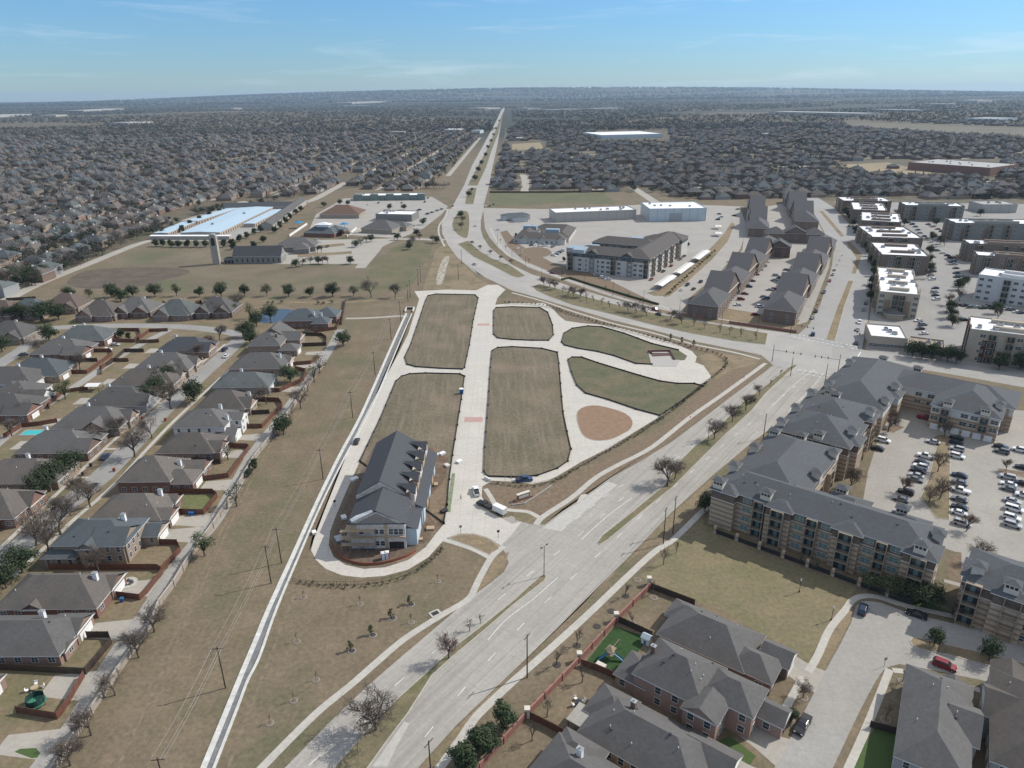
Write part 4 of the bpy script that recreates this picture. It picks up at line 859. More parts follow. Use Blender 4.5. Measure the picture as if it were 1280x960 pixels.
hs(-118, 268, [(0, 0, 20, 14, 3.2, None, .75), (8, -2, 8, 8, 3.1, 'x', .75)], 'brown', 'tan', 'brown-roofed house with dark solar panels on its steep roof', chimneys=[(9, 3, 'w')], vents=2)
hs(-118, 291, [(0, 0, 24, 14, 3.2, None, .6), (8, -3, 9, 8, 3.1, None, .6)], 'green', 'grey', 'single-storey house with pale blue-green roof', chimneys=[(-2, 3, 'w')], garage=(12.6, -3, 0, 5))
hs(-118, 314, [(0, 0, 25, 16, 3.3, None, .62), (9, 4, 8, 8, 3.2, 'x', .5)], 'grey', 'pink', 'wide grey hip-roofed house behind the blue-green roofed one', chimneys=[(9, 0, 'w')], garage=(13.1, 4, 0, 5))
hs(-119, 343, [(-4, -3, 16, 13, 5, None, .7), (-3, 9, 14, 13, 5, 'y', .7), (6, 5, 10, 9, 4.6, 'x', .65), (8, -7, 9, 8, 3.1, None, .55)], 'grey', 'tan', 'large many-gabled grey-brown house with dark brick chimney', chimneys=[(1, -4, 'brick')], garage=(12.6, -7, 0, 5))
hs(-113, 385, [(-4, 0, 20, 15, 4.2, None, .62), (8, -8, 9, 9, 4, None, .6), (8, 7, 12, 12, 4, None, .6)], 'blue', 'red', 'red brick house with bright blue-grey hip roofs beside the open field', chimneys=[(3, -4, 'w'), (6, 0, 'w')])
# row between alley and street on the other side (garages to the alley at their far side)
wr = [(-163, 190, 'brown', 'red', 'white-chimneyed grey house partly hidden by the street oaks, beside the picture edge', 1), (-164, 211, 'brown', 'tan', 'brown house with white arched gable trim beside the turquoise pool', 2), (-164.5, 232, 'grey', 'brown', 'grey house with tan stone front gables above the pool house', 0),
      (-163, 252, 'grey', 'tan', 'grey house with patterned stone gable facing the street oak', 1), (-163, 273, 'grey', 'grey', 'grey house with a white canvas awning in its rear yard', 0), (-162.5, 295, 'brown', 'tan', 'grey-brown house with two gables, bare street trees in front', 2),
      (-162, 313, 'grey', 'tan', 'tall grey house with large white chimney, bare trees before its stone front', 1), (-163, 338, 'dark', 'pink', 'charcoal-roofed corner house by the cross street', 0)]
for x, y, rf, wl, lb, v in wr:
    bl = [[(0, 0, 22, 13, 3.2, None, .68), (8, -2.5, 8, 8, 3.15, 'x', .7), (-8, 2.5, 8, 8, 3.1, None, .6)], [(0, 0, 23, 13.5, 3.3, None, .7), (9, 2, 7, 6, 3.2, 'x', .9), (4, -5, 8, 6, 3.25, 'y', .7)], [(-1, 0, 23, 13, 3.1, None, .65), (8, -1, 9, 9, 3.05, None, .75), (10.5, 3.5, 4, 4, 3.6, 'x', .8)]][v]
    hs(x, y, bl, rf, wl, lb, chimneys=[(-6 + 3 * v, 2.5, 'w')], vents=3, garage=(-12.05, 2.5, PI, 4.8) if v == 0 else None)
wl_ = [(15, 470, 'grey', 'white', 'grey house with white side wall at the end of the short street'), (27, 488, 'grey', 'white', 'low grey house with white garage above the red fenced yard'), (50, 459, 'blue', 'tan', 'blue-roofed house with white garage wall by the alley'),
       (80, 434, 'grey', 'red', 'grey multi-hipped house with a white chimney and silver cars behind'), (108, 417, 'green', 'red', 'grey-green house with red brick garage wing on the alley'), (8, 505, 'grey', 'red', 'dark grey house behind bare trees at the picture edge')]
for i, (px, py, rf, wl, lb) in enumerate(wl_):
    x, y = P(px, py, 4)
    hs(x, y, [(0, 0, 22 if i not in (1,) else 14, 14, 3.2, None, .62), (8, -4, 9, 8, 3.1, [None, 'x'][i % 2], .6), (-6, 4, 9, 9, 3.15, None, .6)], rf, wl, lb, chimneys=[(2 - i, 3, 'w')] if i not in (1, 5) else [], garage=(12.55, -4, 0, 4.5) if i != 1 else None)
tp = [(40, 386, 'blue', 'pink', 'slate blue roof behind the big evergreen clump'), (84, 379, 'red', 'tan', 'red-brown roofed house beside the big evergreen clump'), (128, 388, 'brown', 'pink', 'brown house with arched entry facing the cross street'), (172, 384, 'grey', 'red', 'grey steep-roofed house with round-arched brick entry on the cross street'),
      (222, 387, 'green', 'pink', 'pale grey-green house with pink brick side wall on the cross street'), (272, 384, 'grey', 'brown', 'grey house behind bare trees, last on the cross street'), (5, 388, 'red', 'red', 'red brick house cut by the picture edge on the cross street'), (15, 415, 'grey', 'tan', 'low grey house beside the short street bend')]
for i, (px, py, rf, wl, lb) in enumerate(tp):
    x, y = P(px, py, 4)
    hs(x, y, [(0, 0, 20, 15, 3.4, None, .75), (-5, -6, 7, 6, 3.3, 'y', .9), (5, -5, 8, 7, 3.3, [None, 'y'][i % 2], .7)], rf, wl, lb, chimneys=[(3 - 2 * (i % 3), 4, 'w')] if i not in (0, 6) else [], vents=2)
sheet('pond_water', [(322, 402), (326, 393), (336, 388), (352, 386), (372, 388), (384, 387), (400, 388), (410, 391), (400, 396), (370, 400), (340, 404)], .03, mat('pond_water', (.05, .065, .075), rough=.08, spec=.6), sm=3)
# back-yard fences
FN = 'wooden back-yard fences'
for pix, lb in [
  ([(62, 712), (197, 712), (202, 715), (226, 690), (222, 681), (180, 680)], 'red-brown board fence round the yard of the two-storey tan house'),
  ([(203, 718), (184, 742), (175, 750), (136, 745)], 'slatted red fence round the stone-ringed dry yard'),
  ([(109, 797), (137, 797), (140, 805), (108, 843), (-20, 836)], 'dark red fence behind the wooden patio house'),
  ([(106, 846), (80, 890), (72, 899), (21, 891)], 'red-brown fence round the trampoline yard'),
  ([(216, 642), (255, 643), (272, 622), (266, 617), (212, 617)], 'brown fence round the bright green lawn'),
  ([(245, 602), (286, 597), (312, 562), (309, 560), (277, 559)], 'long brown fence beside the alley behind the steep red brick house'),
  ([(242, 577), (276, 580)], 'short dark fence between two yards, patio umbrella behind'),
  ([(294, 535), (328, 535), (353, 508), (349, 502), (316, 501)], 'brown fence round the yard above the white-gabled house'),
  ([(296, 519), (337, 517)], 'dark cross fence below the solar-panel house'),
  ([(331, 489), (350, 490), (380, 476), (382, 465), (369, 462)], 'brown fence wrapping the yard with a round oak'),
  ([(365, 457), (389, 455), (397, 447)], 'red fence stub behind the wide grey hip house'),
  ([(375, 433), (408, 432), (408, 424), (402, 420), (375, 419)], 'dark red fence round a small green lawn beside the bend of the alley'),
  ([(393, 416), (421, 412), (425, 403), (395, 402)], 'brown fence beside the bright blue roofs'),
  ([(432, 376), (427, 406)], 'tall dark fence at the head of the alley'),
  ([(141, 427), (169, 428), (176, 419), (174, 414), (148, 414)], 'red-brown fence round a yard full of evergreens'),
  ([(199, 428), (175, 429), (175, 424), (187, 415), (210, 414)], 'red-brown fence behind the charcoal corner house'),
  ([(82, 461), (84, 467), (109, 467), (141, 444), (139, 440), (112, 440)], 'brown fence round two dry yards on the alley'),
  ([(81, 451), (122, 452)], 'dark fence dividing two dry yards'),
  ([(125, 462), (139, 455), (156, 440), (180, 440)], 'dark brown fence behind the tall grey house'),
  ([(127, 468), (128, 462), (140, 452), (161, 452)], 'brown fence corner beside the white awning'),
  ([(11, 524), (26, 524), (62, 498), (60, 493), (32, 492)], 'bright red-brown fence round the small yard by the lower alley'),
  ([(62, 511), (63, 506), (79, 492), (110, 487)], 'red-brown fence beside the olive tree on the alley'),
  ([(5, 548), (28, 534), (50, 532), (72, 528)], 'brown fence round the turquoise pool'),
  ([(240, 384), (252, 378), (254, 384)], 'curved dark fence between two cross-street houses'),
  ([(8, 376), (45, 374)], 'dark fence along the field road')]:
    fence('wooden_fence', pix, 1.9, fence_dark if 'dark' in lb.split()[:3] else fence_red, lb, group=FN)
stone = mat('pale_wall_stone', (.36, .31, .26), (.27, .23, .19), .9, lo=.3, hi=.7)
fence('perimeter_wall', [(404, 458), (385, 483), (367, 510), (342, 545), (318, 575), (292, 621), (267, 660), (240, 696), (218, 733), (200, 757), (190, 783), (165, 818), (130, 870), (100, 915), (75, 955), (45, 1000)], 1.9, stone, 'long pale stone wall between the alley and the power-line field', cat='wall', th=.25, post=6, pw=.6, cap=mat('coping_stone', (.44, .39, .33), (.36, .32, .27), 1))
# back-yard driveways
dw = []
for yy, y2 in ((102.5, 107), (117, 123), (135, 140), (151, 156), (175, 180.5), (183, 188), (204, 209), (226, 231), (240, 244), (287, 291), (316, 321), (334, 338)):
    sheet('driveway', [(-103.4, yy), (-93, yy - 1.5), (-93, y2 + 1.5), (-103.4, y2)], .011, conc_tan, ground=True)
for yy in (190, 214, 235, 255, 276, 298, 318, 340):
    sheet('driveway', [(-175, yy), (-186, yy - 1), (-186, yy + 6), (-175, yy + 5)], .011, conc_tan, ground=True)
for yy in (168, 190, 212, 233, 252, 275, 297, 315): sheet('front_walk', [(-150, yy), (-144.5, yy), (-144.5, yy + 1.2), (-150, yy + 1.2)], .011, conc_walk, ground=True)
sheet('green_lawn', [(218, 640), (254, 641), (269, 622), (263, 619), (216, 619)], .013, mat('yard_green', (.11, .14, .05), (.15, .14, .075), .5, lo=.35, hi=.65, gmap=True))
sheet('green_lawn', [(18, 940), (40, 948), (54, 946), (45, 935), (25, 936)], .013, greengrass)
for q in ([(-148, 170), (-137.9, 170), (-137.9, 330), (-148, 330)],): pass

# ================================================================== HOUSES LOWER RIGHT
GR = 'brown brick houses near the lower right'
A1 = R_(-37)
house(0, 0, A1, [(-4, 1, 15, 12.5, 6.1, None, .62), (7, 2.5, 11, 8.5, 6.05, None, .62), (4, -4.5, 7, 6, 6.0, 'y', .55), (-12.5, -1, 7, 8, 3.2, None, .5), (14.5, 4.5, 6, 5, 3.3, 'x', .6)], 'grey', 'pink', 'two-storey pinkish brick house with brick chimney beside the artificial lawn', name='brick_house', group=GR, world=(37.5, 112.8), chimneys=[(-10.5, 1.5, 'brick')], vents=8, door=(17.55, 4.5, 0, 1.2), winsize=(1.3, 1.6), win_gap=3.2)
house(0, 0, A1, [(0, 0, 24, 13, 3.2, None, .62), (-10, 3, 8, 8, 3.15, None, .6), (11, 3.5, 9, 7, 3.2, 'x', .6), (11, -3.5, 8, 6, 3.15, 'x', .55)], 'grey', 'tan', 'long single-storey house with pale timber patio roof and chimney', name='brick_house', group=GR, world=(26, 101.3), chimneys=[(-5, 2.5, 'brick')], vents=8, garage=(15.55, 3.5, 0, 4.8), winsize=(1.2, 1.7), win_gap=2.6)
house(0, 0, A1, [(-2, 0, 20, 13.5, 3.3, None, .62), (9, -2.5, 10, 8, 3.25, None, .6), (-9, 4, 9, 6, 3.2, None, .55), (12.5, 3, 6, 6, 3.3, 'x', .6)], 'grey', 'brown', 'long grey-roofed house beside the open lawn with green gazebo behind', name='brick_house', group=GR, world=(47, 128.6), chimneys=[], vents=5, garage=(15.55, 3, 0, 4.8))
house(0, 0, A1, [(0, 0, 22, 13, 3.2, None, .62), (-6, 5, 9, 7, 3.15, None, .6)], 'grey', 'tan', 'grey-roofed house with solar panels cut by the lower picture edge', name='brick_house', group=GR, world=(13.5, 91.0), chimneys=[(-4, 2.5, 'w')], vents=3)
house(0, 0, R_(58), [(0, 0, 26, 11.5, 5.8, None, .6), (9.5, 1.5, 9, 7, 3.2, None, .6), (2, -4.5, 10, 5, 5.75, 'y', .6), (13, -3, 6, 5, 3.2, 'x', .6)], 'grey', 'grey', 'narrow grey house with steep roofs beside the corner path', name='brick_house', group=GR, world=(82, 103), chimneys=[], vents=6, winsize=(1.0, 1.4))
house(0, 0, R_(58), [(0, 0, 26, 12.5, 5.8, None, .6), (12, 3, 8, 6, 5.6, 'x', .6), (3, 5, 9, 5, 5.7, 'y', .6)], 'brown', 'grey', 'brown-grey house by the lower right picture corner', name='brick_house', group=GR, world=(99.5, 101.5), chimneys=[], vents=7)
fence('wooden_fence', [(811, 735), (868, 757)], 1.9, fence_dark, 'dark board fence behind the gazebo yard', group=FN)
fence('wooden_fence', [(769, 776), (815, 797)], 1.9, fence_dark, 'dark board fence along the upper side of the artificial lawn', group=FN)
fence('wooden_fence', [(726, 832), (745, 838), (775, 851), (800, 865)], 1.9, fence_red, 'red-brown fence between artificial lawn and the patio yard', group=FN)
fence('wooden_fence', [(660, 897), (690, 912), (738, 938)], 1.9, fence_red, 'red-brown fence below the patio yard', group=FN)
fence('wooden_fence', [(1087, 909), (1128, 920)], 1.8, fence_dark, 'dark fence across the green back lawn of the narrow house', group=FN)
redwall = brick('red_wall_brick', (.30, .14, .11), (.22, .10, .08), (.35, .28, .24))
fence('brick_wall', [(811, 737), (770, 778), (724, 828), (658, 897), (600, 962), (560, 1010)], 1.7, redwall, 'red brick wall with pillars along the diagonal road pavement', cat='wall', th=.22, post=6.5, pw=.55, cap=mat('brick_coping', (.33, .18, .15), (.26, .14, .11), 1))
for i, (px, py) in enumerate([(811, 731), (770, 776), (724, 826), (659, 896)]):
    x, y = P(px, py); pm_ = MB().box(-.5, .5, -.5, .5, 0, 2.3).box(-.6, .6, -.6, .6, 2.3, 2.5)
    tag(pm_.build('corner_pillar', offwhite, None, (x, y, 0)), ['pale pillar at the upper end of the red brick wall', 'pale pillar by the upper corner of the artificial lawn', 'pale pillar by the lower corner of the artificial lawn', 'pale pillar by the cedars, lowest on the red brick wall'][i], 'pillar', 'pale corner pillars')
# ================================================================== APARTMENTS, TOWNHOUSES, SHOPS, CHURCH
def front(pl, pr, z=0.0):
    a = Vector(P(*pl, z)); b = Vector(P(*pr, z)); d = b - a
    return (a.x, a.y), math.atan2(d.y, d.x), d.length
def toward_cam(root_xy, ang, nx, ny):
    gx_, gy_ = nx * math.cos(ang) - ny * math.sin(ang), nx * math.sin(ang) + ny * math.cos(ang)
    return gx_ * -root_xy[0] + gy_ * -root_xy[1] > -.15 * math.hypot(*root_xy)
BALC = {}
def balcony_mesh(w, h=2.5, d=1.5):
    key = (round(w, 1), h)
    if key not in BALC:
        mb = MB(); mb.add([(-w / 2, .012, 0), (w / 2, .012, 0), (w / 2, .012, h), (-w / 2, .012, h)], [(3, 2, 1, 0)], 1)
        mb.box(-w / 2, w / 2, .01, d, -.22, -.02, 0); mb.box(-w / 2, w / 2, .01, d * .75, h + .02, h + .2, 0)
        for s in (-1, 1): mb.box(s * (w / 2 - .09) - .09, s * (w / 2 - .09) + .09, .013, d - .02, -.02, h + .02, 0)
        for k in range(int(w / .35) + 1): x = -w / 2 + .1 + k * .35; mb.box(x - .02, x + .02, d - .08, d - .04, -.02, 1.05, 2)
        mb.box(-w / 2, w / 2, d - .09, d - .03, 1.03, 1.1, 2); mb.box(-.5, .5, .02, .05, 0, 2.1, 3)
        BALC[key] = mb.mesh('balcony', [mat('balcony_trim', (.34, .28, .21), (.28, .23, .175), .8), glass, dark, glass_teal])
    return BALC[key]
def facade(t, p0, ang, ln, floors, fh, z0, pattern, wm_, skipf=0):
    """windows and balconies set along a wall; pattern is repeated: w window, W wide window, b balcony, . blank"""
    n = len(pattern); dx, dy = math.cos(ang), math.sin(ang); pitch = ln / n
    for q, ch in enumerate(pattern):
        if ch == '.': continue
        u = (q + .5) * pitch; x = p0[0] + dx * u + dy * .01; y = p0[1] + dy * u - dx * .01
        for f in range(skipf, floors):
            z = z0 + f * fh
            if ch == 'b': link('balcony', balcony_mesh(min(3.6, pitch * .85)), t, (x, y, z + .25), ang + PI)
            else: link('window', wm_ if ch == 'w' else WIDE, t, (x, y, z + .85), ang + PI)
WIDE = win_mesh(2.3, 1.5)
tealwin = win_mesh(2.3, 1.5, offwhite, glass_teal)
band = banded('banded_stone', (.47, .375, .275), (.37, .29, .21), (.25, .188, .135), 1.5, .38)
topbrown = mat('brown_cladding', (.17, .128, .105), (.135, .102, .085), .8)
def turret(ro, x, y, z, ang, w=2.9):
    T = Matrix.Translation((x, y, z)) @ Matrix.Rotation(ang, 4, 'Z'); mb = MB()
    mb.box(-w / 2, w / 2, -w * .45, w * .45, -1.6, 1.35, 1, T)
    for s in (-1, 1):
        for k in (-1, 0, 1): mb.box(k * w * .3 - w * .11, k * w * .3 + w * .11, s * (w * .45 + .01) - .012, s * (w * .45 + .01) + .012, .35, 1.1, 2, T)
    hb = MB(); hip(hb, 0, 0, w, w * .9, 1.35, .45, .4); mb.add([T @ Vector(v) for v in hb.v], hb.f, 0); mb.m[-len(hb.f):] = hb.m
    return mb.build('roof_lantern', [roofs['apt'], offwhite, dark], ro)
def wing(name, label, cat, world, ang, blocks, wallm, roofm, group=None, top=None, fh=3.0, trim=None):
    """large pitched-roof building: blocks (x0, y0, w, d, h, ridge, pitch) measured from the front corner"""
    t = thing(name, label, cat, world, ang, group); wb = MB(); rb = MB()
    for i, (x0, y0, w, d, h, k, pit) in enumerate(blocks):
        e = .015 * i; cx, cy = x0 + w / 2, y0 + d / 2
        if top: wb.box(x0 + e, x0 + w - e, y0 + e, y0 + d - e, 0, h - fh, 0); wb.box(x0 + e - .08, x0 + w - e + .08, y0 + e - .08, y0 + d - e + .08, h - fh, h - fh + .25, 2); wb.box(x0 + e, x0 + w - e, y0 + e, y0 + d - e, h - fh + .25, h, 1)
        else: wb.box(x0 + e, x0 + w - e, y0 + e, y0 + d - e, 0, h)
        hip(rb, cx, cy, w, d, h - e, pit, .6, gable=k)
        if k:
            for s in (0, 1):
                if k == 'x': wb.add([(x0 + s * w, y0, h), (x0 + s * w, y0 + d, h), (x0 + s * w, cy, h + d / 2 * pit + .1)], [(0, 1, 2)], 1 if top else 0)
                else: wb.add([(x0, y0 + s * d, h), (x0 + w, y0 + s * d, h), (cx, y0 + s * d, h + w / 2 * pit + .1)], [(0, 1, 2)], 1 if top else 0)
    wb.build('wall', [wallm, top or wallm, offwhite], t); ro = rb.build('roof', [roofm, trim or white], t)
    return t, ro, [(x0 + w / 2, y0 + d / 2, w, d, h, k, pit) for x0, y0, w, d, h, k, pit in blocks]
# ---- stone-banded complex by the diagonal road
AA = R_(-38.5); c0 = (58.9, 180.1)
def uv(u, v): return (c0[0] + math.cos(AA) * u - math.sin(AA) * v, c0[1] + math.sin(AA) * u + math.cos(AA) * v)
GA = 'stone-banded apartment buildings'
t, ro, bl = wing('apartment_building', 'four-storey tan banded stone apartment wing facing the open lawn', 'apartments', uv(0, 0), AA,
   [(0, 2, 56, 15, 12, None, .42), (0, 8, 22, 40, 11.8, None, .42), (-.8, 0, 7, 6, 12.1, None, .4), (15, .6, 7, 6, 12.05, None, .4), (33, .6, 7, 6, 12.05, None, .4), (50, .2, 7.5, 8, 12.1, None, .4), (28, 12, 10, 8, 11.9, None, .4), (44, 12, 9, 7, 11.9, None, .4)], band, roofs['apt'], GA, topbrown)
facade(t, (7.4, 1.98), 0, 7.4, 4, 3, 0, 'wb', tealwin); facade(t, (15, .58), 0, 7, 4, 3, 0, 'b', WIDE); facade(t, (22.2, 1.98), 0, 10.6, 4, 3, 0, 'wbw', tealwin)
facade(t, (33, .58), 0, 7, 4, 3, 0, 'b', WIDE); facade(t, (40.2, 1.98), 0, 9.6, 4, 3, 0, 'wbw', tealwin); facade(t, (50, .18), 0, 7.5, 4, 3, 0, 'b', WIDE)
facade(t, (57.5, 1), PI / 2, 14, 4, 3, 0, '.w.', WIDE); facade(t, (0, 46), -PI / 2, 36, 4, 3, 0, 'w.b.w.', WIDE); facade(t, (22, 22), PI / 2, 24, 3, 3, 0, 'bwbw', WIDE)
for x, y, a in [(.8, 1.4, 0), (.4, 14, PI / 2), (.6, 30, PI / 2), (2, 44, 0), (10, 46, 0), (21.5, 25, PI / 2), (21.5, 42, PI / 2), (30, 20, 0), (46, 18.5, 0), (53.5, 1.8, 0), (56, 11, PI / 2), (14, 3.5, 0)]: turret(ro, x, y, roof_z(bl, x, y) + .5, a)
for k in range(14): x, y = random.uniform(3, 54), random.uniform(5, 14); link('vent', boxvent_me if k % 2 else vent_me, ro, (x, y, roof_z(bl, x, y)))
pa = MB()
for k in range(8): pa.box(3 + k * 6.6, 8.6 + k * 6.6, -3.4, -3.2, 0, 1.3, 1).box(2.4 + k * 6.6, 3.2 + k * 6.6, -3.7, -2.9, 0, 2.3, 0)
pa.build('patio_fence', [band, dark], t)
t, ro, bl = wing('apartment_building', 'grey-roofed banded stone apartment building midway along the diagonal road', 'apartments', uv(0, 51), AA,
   [(0, 0, 24, 22, 11.8, None, .42), (0, 16, 22, 24, 11.6, None, .42), (19, 4, 7, 8, 11.7, None, .4), (19, 26, 6, 8, 11.7, None, .4)], band, roofs['apt'], GA, topbrown)
facade(t, (0, 40), -PI / 2, 40, 4, 3, 0, 'w.b.w.b', WIDE); facade(t, (0, 0), 0, 22, 4, 3, 0, 'w.b.w', WIDE); facade(t, (24, 14), PI / 2, 25, 3, 3, 0, 'bwbw', WIDE)
for x, y, a in [(1, 3, PI / 2), (1, 18, PI / 2), (1, 36, PI / 2), (14, 1, 0), (22.5, 9, PI / 2), (23, 30, PI / 2), (9, 38, 0)]: turret(ro, x, y, roof_z(bl, x, y) + .5, a)
for k in range(8): x, y = random.uniform(3, 18), random.uniform(5, 34); link('vent', boxvent_me if k % 2 else vent_me, ro, (x, y, roof_z(bl, x, y)))
t, ro, bl = wing('apartment_building', 'U-shaped apartment building with white upper storey at the road junction', 'apartments', uv(1, 95), AA,
   [(0, 0, 24, 54, 9.6, None, .42), (18, 30, 44, 20, 9.6, None, .36), (37, 17, 22, 30, 9.5, None, .42), (-1, 20, 7, 9, 9.7, None, .4), (20, 16, 6, 8, 9.7, None, .4)], band, roofs['apt'], GA, mat('white_stucco', (.58, .575, .55), (.50, .50, .48), .6))
facade(t, (37, 17), 0, 22, 3, 3.1, 0, 'Wb.WWbW', WIDE, 1); facade(t, (24, 30), 0, 13, 3, 3.1, 0, '.WW', WIDE, 1); facade(t, (0, 54), -PI / 2, 54, 3, 3.1, 0, 'w.b.w.b.w', WIDE); facade(t, (0, 0), 0, 18, 3, 3.1, 0, 'w.b.w', WIDE); facade(t, (59, 17), PI / 2, 28, 3, 3.1, 0, 'wbw', WIDE)
gd = MB().box(-1.3, 1.3, -.05, .05, .02, 2.3).mesh('garage_door', white)
for k in range(6): link('garage_door', gd, t, (39.2 + k * 3.5, 16.93, 0))
for x, y, a in [(42, 18, 0), (54, 18, 0), (57.5, 26, PI / 2), (23, 6, PI / 2), (23, 22, PI / 2), (1.5, 10, PI / 2), (1.5, 40, PI / 2), (12, 52, 0), (26, 49, 0), (4, 1.5, 0)]: turret(ro, x, y, roof_z(bl, x, y) + .5, a)
t, ro, bl = wing('apartment_building', 'banded stone apartment building cut by the picture edge, beside the paved walk', 'apartments', uv(64, -3), AA,
   [(0, 0, 26, 16, 11.5, None, .42), (-.6, 2, 7, 8, 11.7, None, .4), (6, -1, 7, 6, 11.6, None, .4)], band, roofs['apt'], GA, topbrown)
facade(t, (0, -.05), 0, 24, 4, 3, 0, 'b.bwbw', WIDE); facade(t, (-.6, 10), -PI / 2, 8, 4, 3, 0, 'w', WIDE)
turret(ro, 2, 4, roof_z(bl, 2, 4) + .5, PI / 2); turret(ro, 9, 1, roof_z(bl, 9, 1) + .5, 0)
# ---- grey-roofed apartment block beyond the curved road
pale = mat('pale_stucco', (.53, .52, .48), (.46, .45, .42), .5, lo=.3, hi=.7); slate = mat('slate_panels', (.10, .12, .13), (.08, .095, .105), .6); brownroof = mat('taupe_shingles', (.118, .107, .098), (.088, .08, .075), 1.0, .92, lo=.3, hi=.7, detail=7)
(w0, wa, wl0) = front((714, 338), (806, 350)); wa += .085
bluemetal = ribbed('standing_seam_blue', (.36, .43, .48), (.30, .37, .42), 0, .6, .15, rough=.4)
t, ro, bl = wing('apartment_building', 'large four-storey pale apartment block with taupe roofs beyond the curved road', 'apartments', w0, wa,
   [(0, 0, 58, 18, 13.5, None, .42), (38, 0, 20, 94, 13.4, None, .42), (30, 60, 26, 20, 13.3, None, .4), (0, 40, 50, 18, 13.4, None, .42), (-4, 0, 14, 16, 13.3, None, .3), (12, -.8, 8, 10, 13.6, 'y', .6), (38, -.8, 8, 10, 13.6, 'y', .6), (36, 76, 24, 19, 13.3, None, .42)], pale, brownroof, None, slate, 3.3, trim=pale)
facade(t, (-4, 0), 0, 14, 4, 3.3, 0, 'bw', WIDE); facade(t, (10, 0), 0, 28, 4, 3.3, 0, 'wbwwwbw', WIDE); facade(t, (38, 0), 0, 20, 4, 3.3, 0, 'wbwwb', WIDE)
facade(t, (58.02, 1), PI / 2, 92, 4, 3.3, 0, 'wbwwbwwbwwbwwbwwbw', WIDE); facade(t, (0, 40), 0, 36, 4, 3.3, 0, 'wbwwbw', WIDE, 2)
for x, y, w_, d_ in [(6, 2, 9, 9), (-6, 22, 12, 7), (4, 31, 9, 7), (30, 56, 9, 7)]:
    zz = max(roof_z(bl, x, y), 11) + .7; MB().add([(x - w_ / 2, y - d_ / 2, zz + .6), (x + w_ / 2, y - d_ / 2, zz + .6), (x + w_ / 2, y + d_ / 2, zz + 1.5), (x - w_ / 2, y + d_ / 2, zz + 1.5), (x - w_ / 2, y - d_ / 2, zz - 2), (x + w_ / 2, y - d_ / 2, zz - 2), (x + w_ / 2, y + d_ / 2, zz - 2), (x - w_ / 2, y + d_ / 2, zz - 2)], [(0, 1, 2, 3), (4, 5, 1, 0), (5, 6, 2, 1), (6, 7, 3, 2), (7, 4, 0, 3)], 0).build('metal_canopy_roof', bluemetal, ro)
(w0, wa, wl0) = front((642, 304), (706, 306))
t, ro, bl = wing('clubhouse', 'low grey-roofed assisted-living building with small gabled dormers', 'building', w0, wa, [(0, 0, wl0, 16, 4, None, .5), (0, 10, 16, 44, 4, None, .5), (10, 44, wl0 - 8, 16, 4, None, .5), (wl0 - 12, 10, 14, 44, 4, None, .5), (6, -1, 6, 6, 4.1, 'y', .7), (22, -1, 6, 6, 4.1, 'y', .7), (38, -1, 6, 6, 4.1, 'y', .7)], pale, brownroof, None)
facade(t, (0, -.05), 0, wl0, 1, 3, 0, 'wwwwwwwwww', win_mesh(1.6, 1.6))
for x, y in ((8, 36), (wl0 - 14, 22)): MB().box(x - 6, x + 6, y - 3, y + 3, 5, 9.2, 0).build('metal_canopy_roof', bluemetal, ro)
# ---- white-roofed warehouses
whiteroof = mat('white_membrane_roof', (.80, .81, .82), (.72, .73, .74), .15, lo=.3, hi=.7); tilt = ribbed('precast_panels', (.42, .40, .36), (.38, .36, .325), 0, 9, .04)
acme = MB().box(-1.2, 1.2, -.9, .9, 0, 1.3, 0).box(-.8, .8, -.6, .6, 1.3, 1.5, 1).mesh('rooftop_unit', [metal_g, dark])
def flat(name, label, cat, pl, pr, depth, h, wallm, roofm=None, z=0.0, group=None, par=.7, units=5, pattern=None, floors=1, fh=3.2, wm_=None, side=None, setback=None, sidepat=None):
    """flat-roofed block with a parapet; front wall runs from pl to pr"""
    w0, wa, ln = front(pl, pr, z); t = thing(name, label, cat, w0, wa, group); wb = MB(); rb = MB()
    wb.box(0, ln, 0, depth, 0, h); rb.add([(.3, .3, h + .02), (ln - .3, .3, h + .02), (ln - .3, depth - .3, h + .02), (.3, depth - .3, h + .02)], [(0, 1, 2, 3)])
    for a in ((0, ln, 0, .3), (0, ln, depth - .3, depth), (0, .3, .3, depth - .3), (ln - .3, ln, .3, depth - .3)): wb.box(*a, h, h + par)
    wb.build('wall', wallm, t); ro = rb.build('roof', roofm or whiteroof, t)
    r = random.Random(int(ln * 100))
    for k in range(units): link('rooftop_unit', acme, ro, (r.uniform(.1, .9) * ln, r.uniform(.2, .8) * depth, h + .02), r.choice((0, PI / 2)))
    if pattern: facade(t, (0, -.02), 0, ln, floors, fh, 0, pattern, wm_ or WIDE)
    if sidepat:
        if toward_cam(w0, wa, 1, 0): facade(t, (ln + .02, 0), PI / 2, depth, floors, fh, 0, sidepat, wm_ or WIDE)
        if toward_cam(w0, wa, -1, 0): facade(t, (-.02, depth), -PI / 2, depth, floors, fh, 0, sidepat, wm_ or WIDE)
    return t, ro, ln
flat('warehouse', 'long white-roofed tilt-wall warehouse behind the low grey clubhouse', 'warehouse', (694, 278), (795, 274), 28, 9, tilt, units=10)
bluewall = ribbed('pale_blue_panels', (.50, .56, .58), (.45, .51, .53), 0, 8, .05)
t, ro, ln = flat('warehouse', 'pale blue-white walled warehouse with a bright white roof', 'warehouse', (811, 277), (882, 276), 45, 12, bluewall, units=5)
MB().box(ln * .35, ln * .58, -.06, .04, .02, 8).build('roller_door', mat('grey_door', (.36, .38, .38), (.33, .35, .35), 1), t)
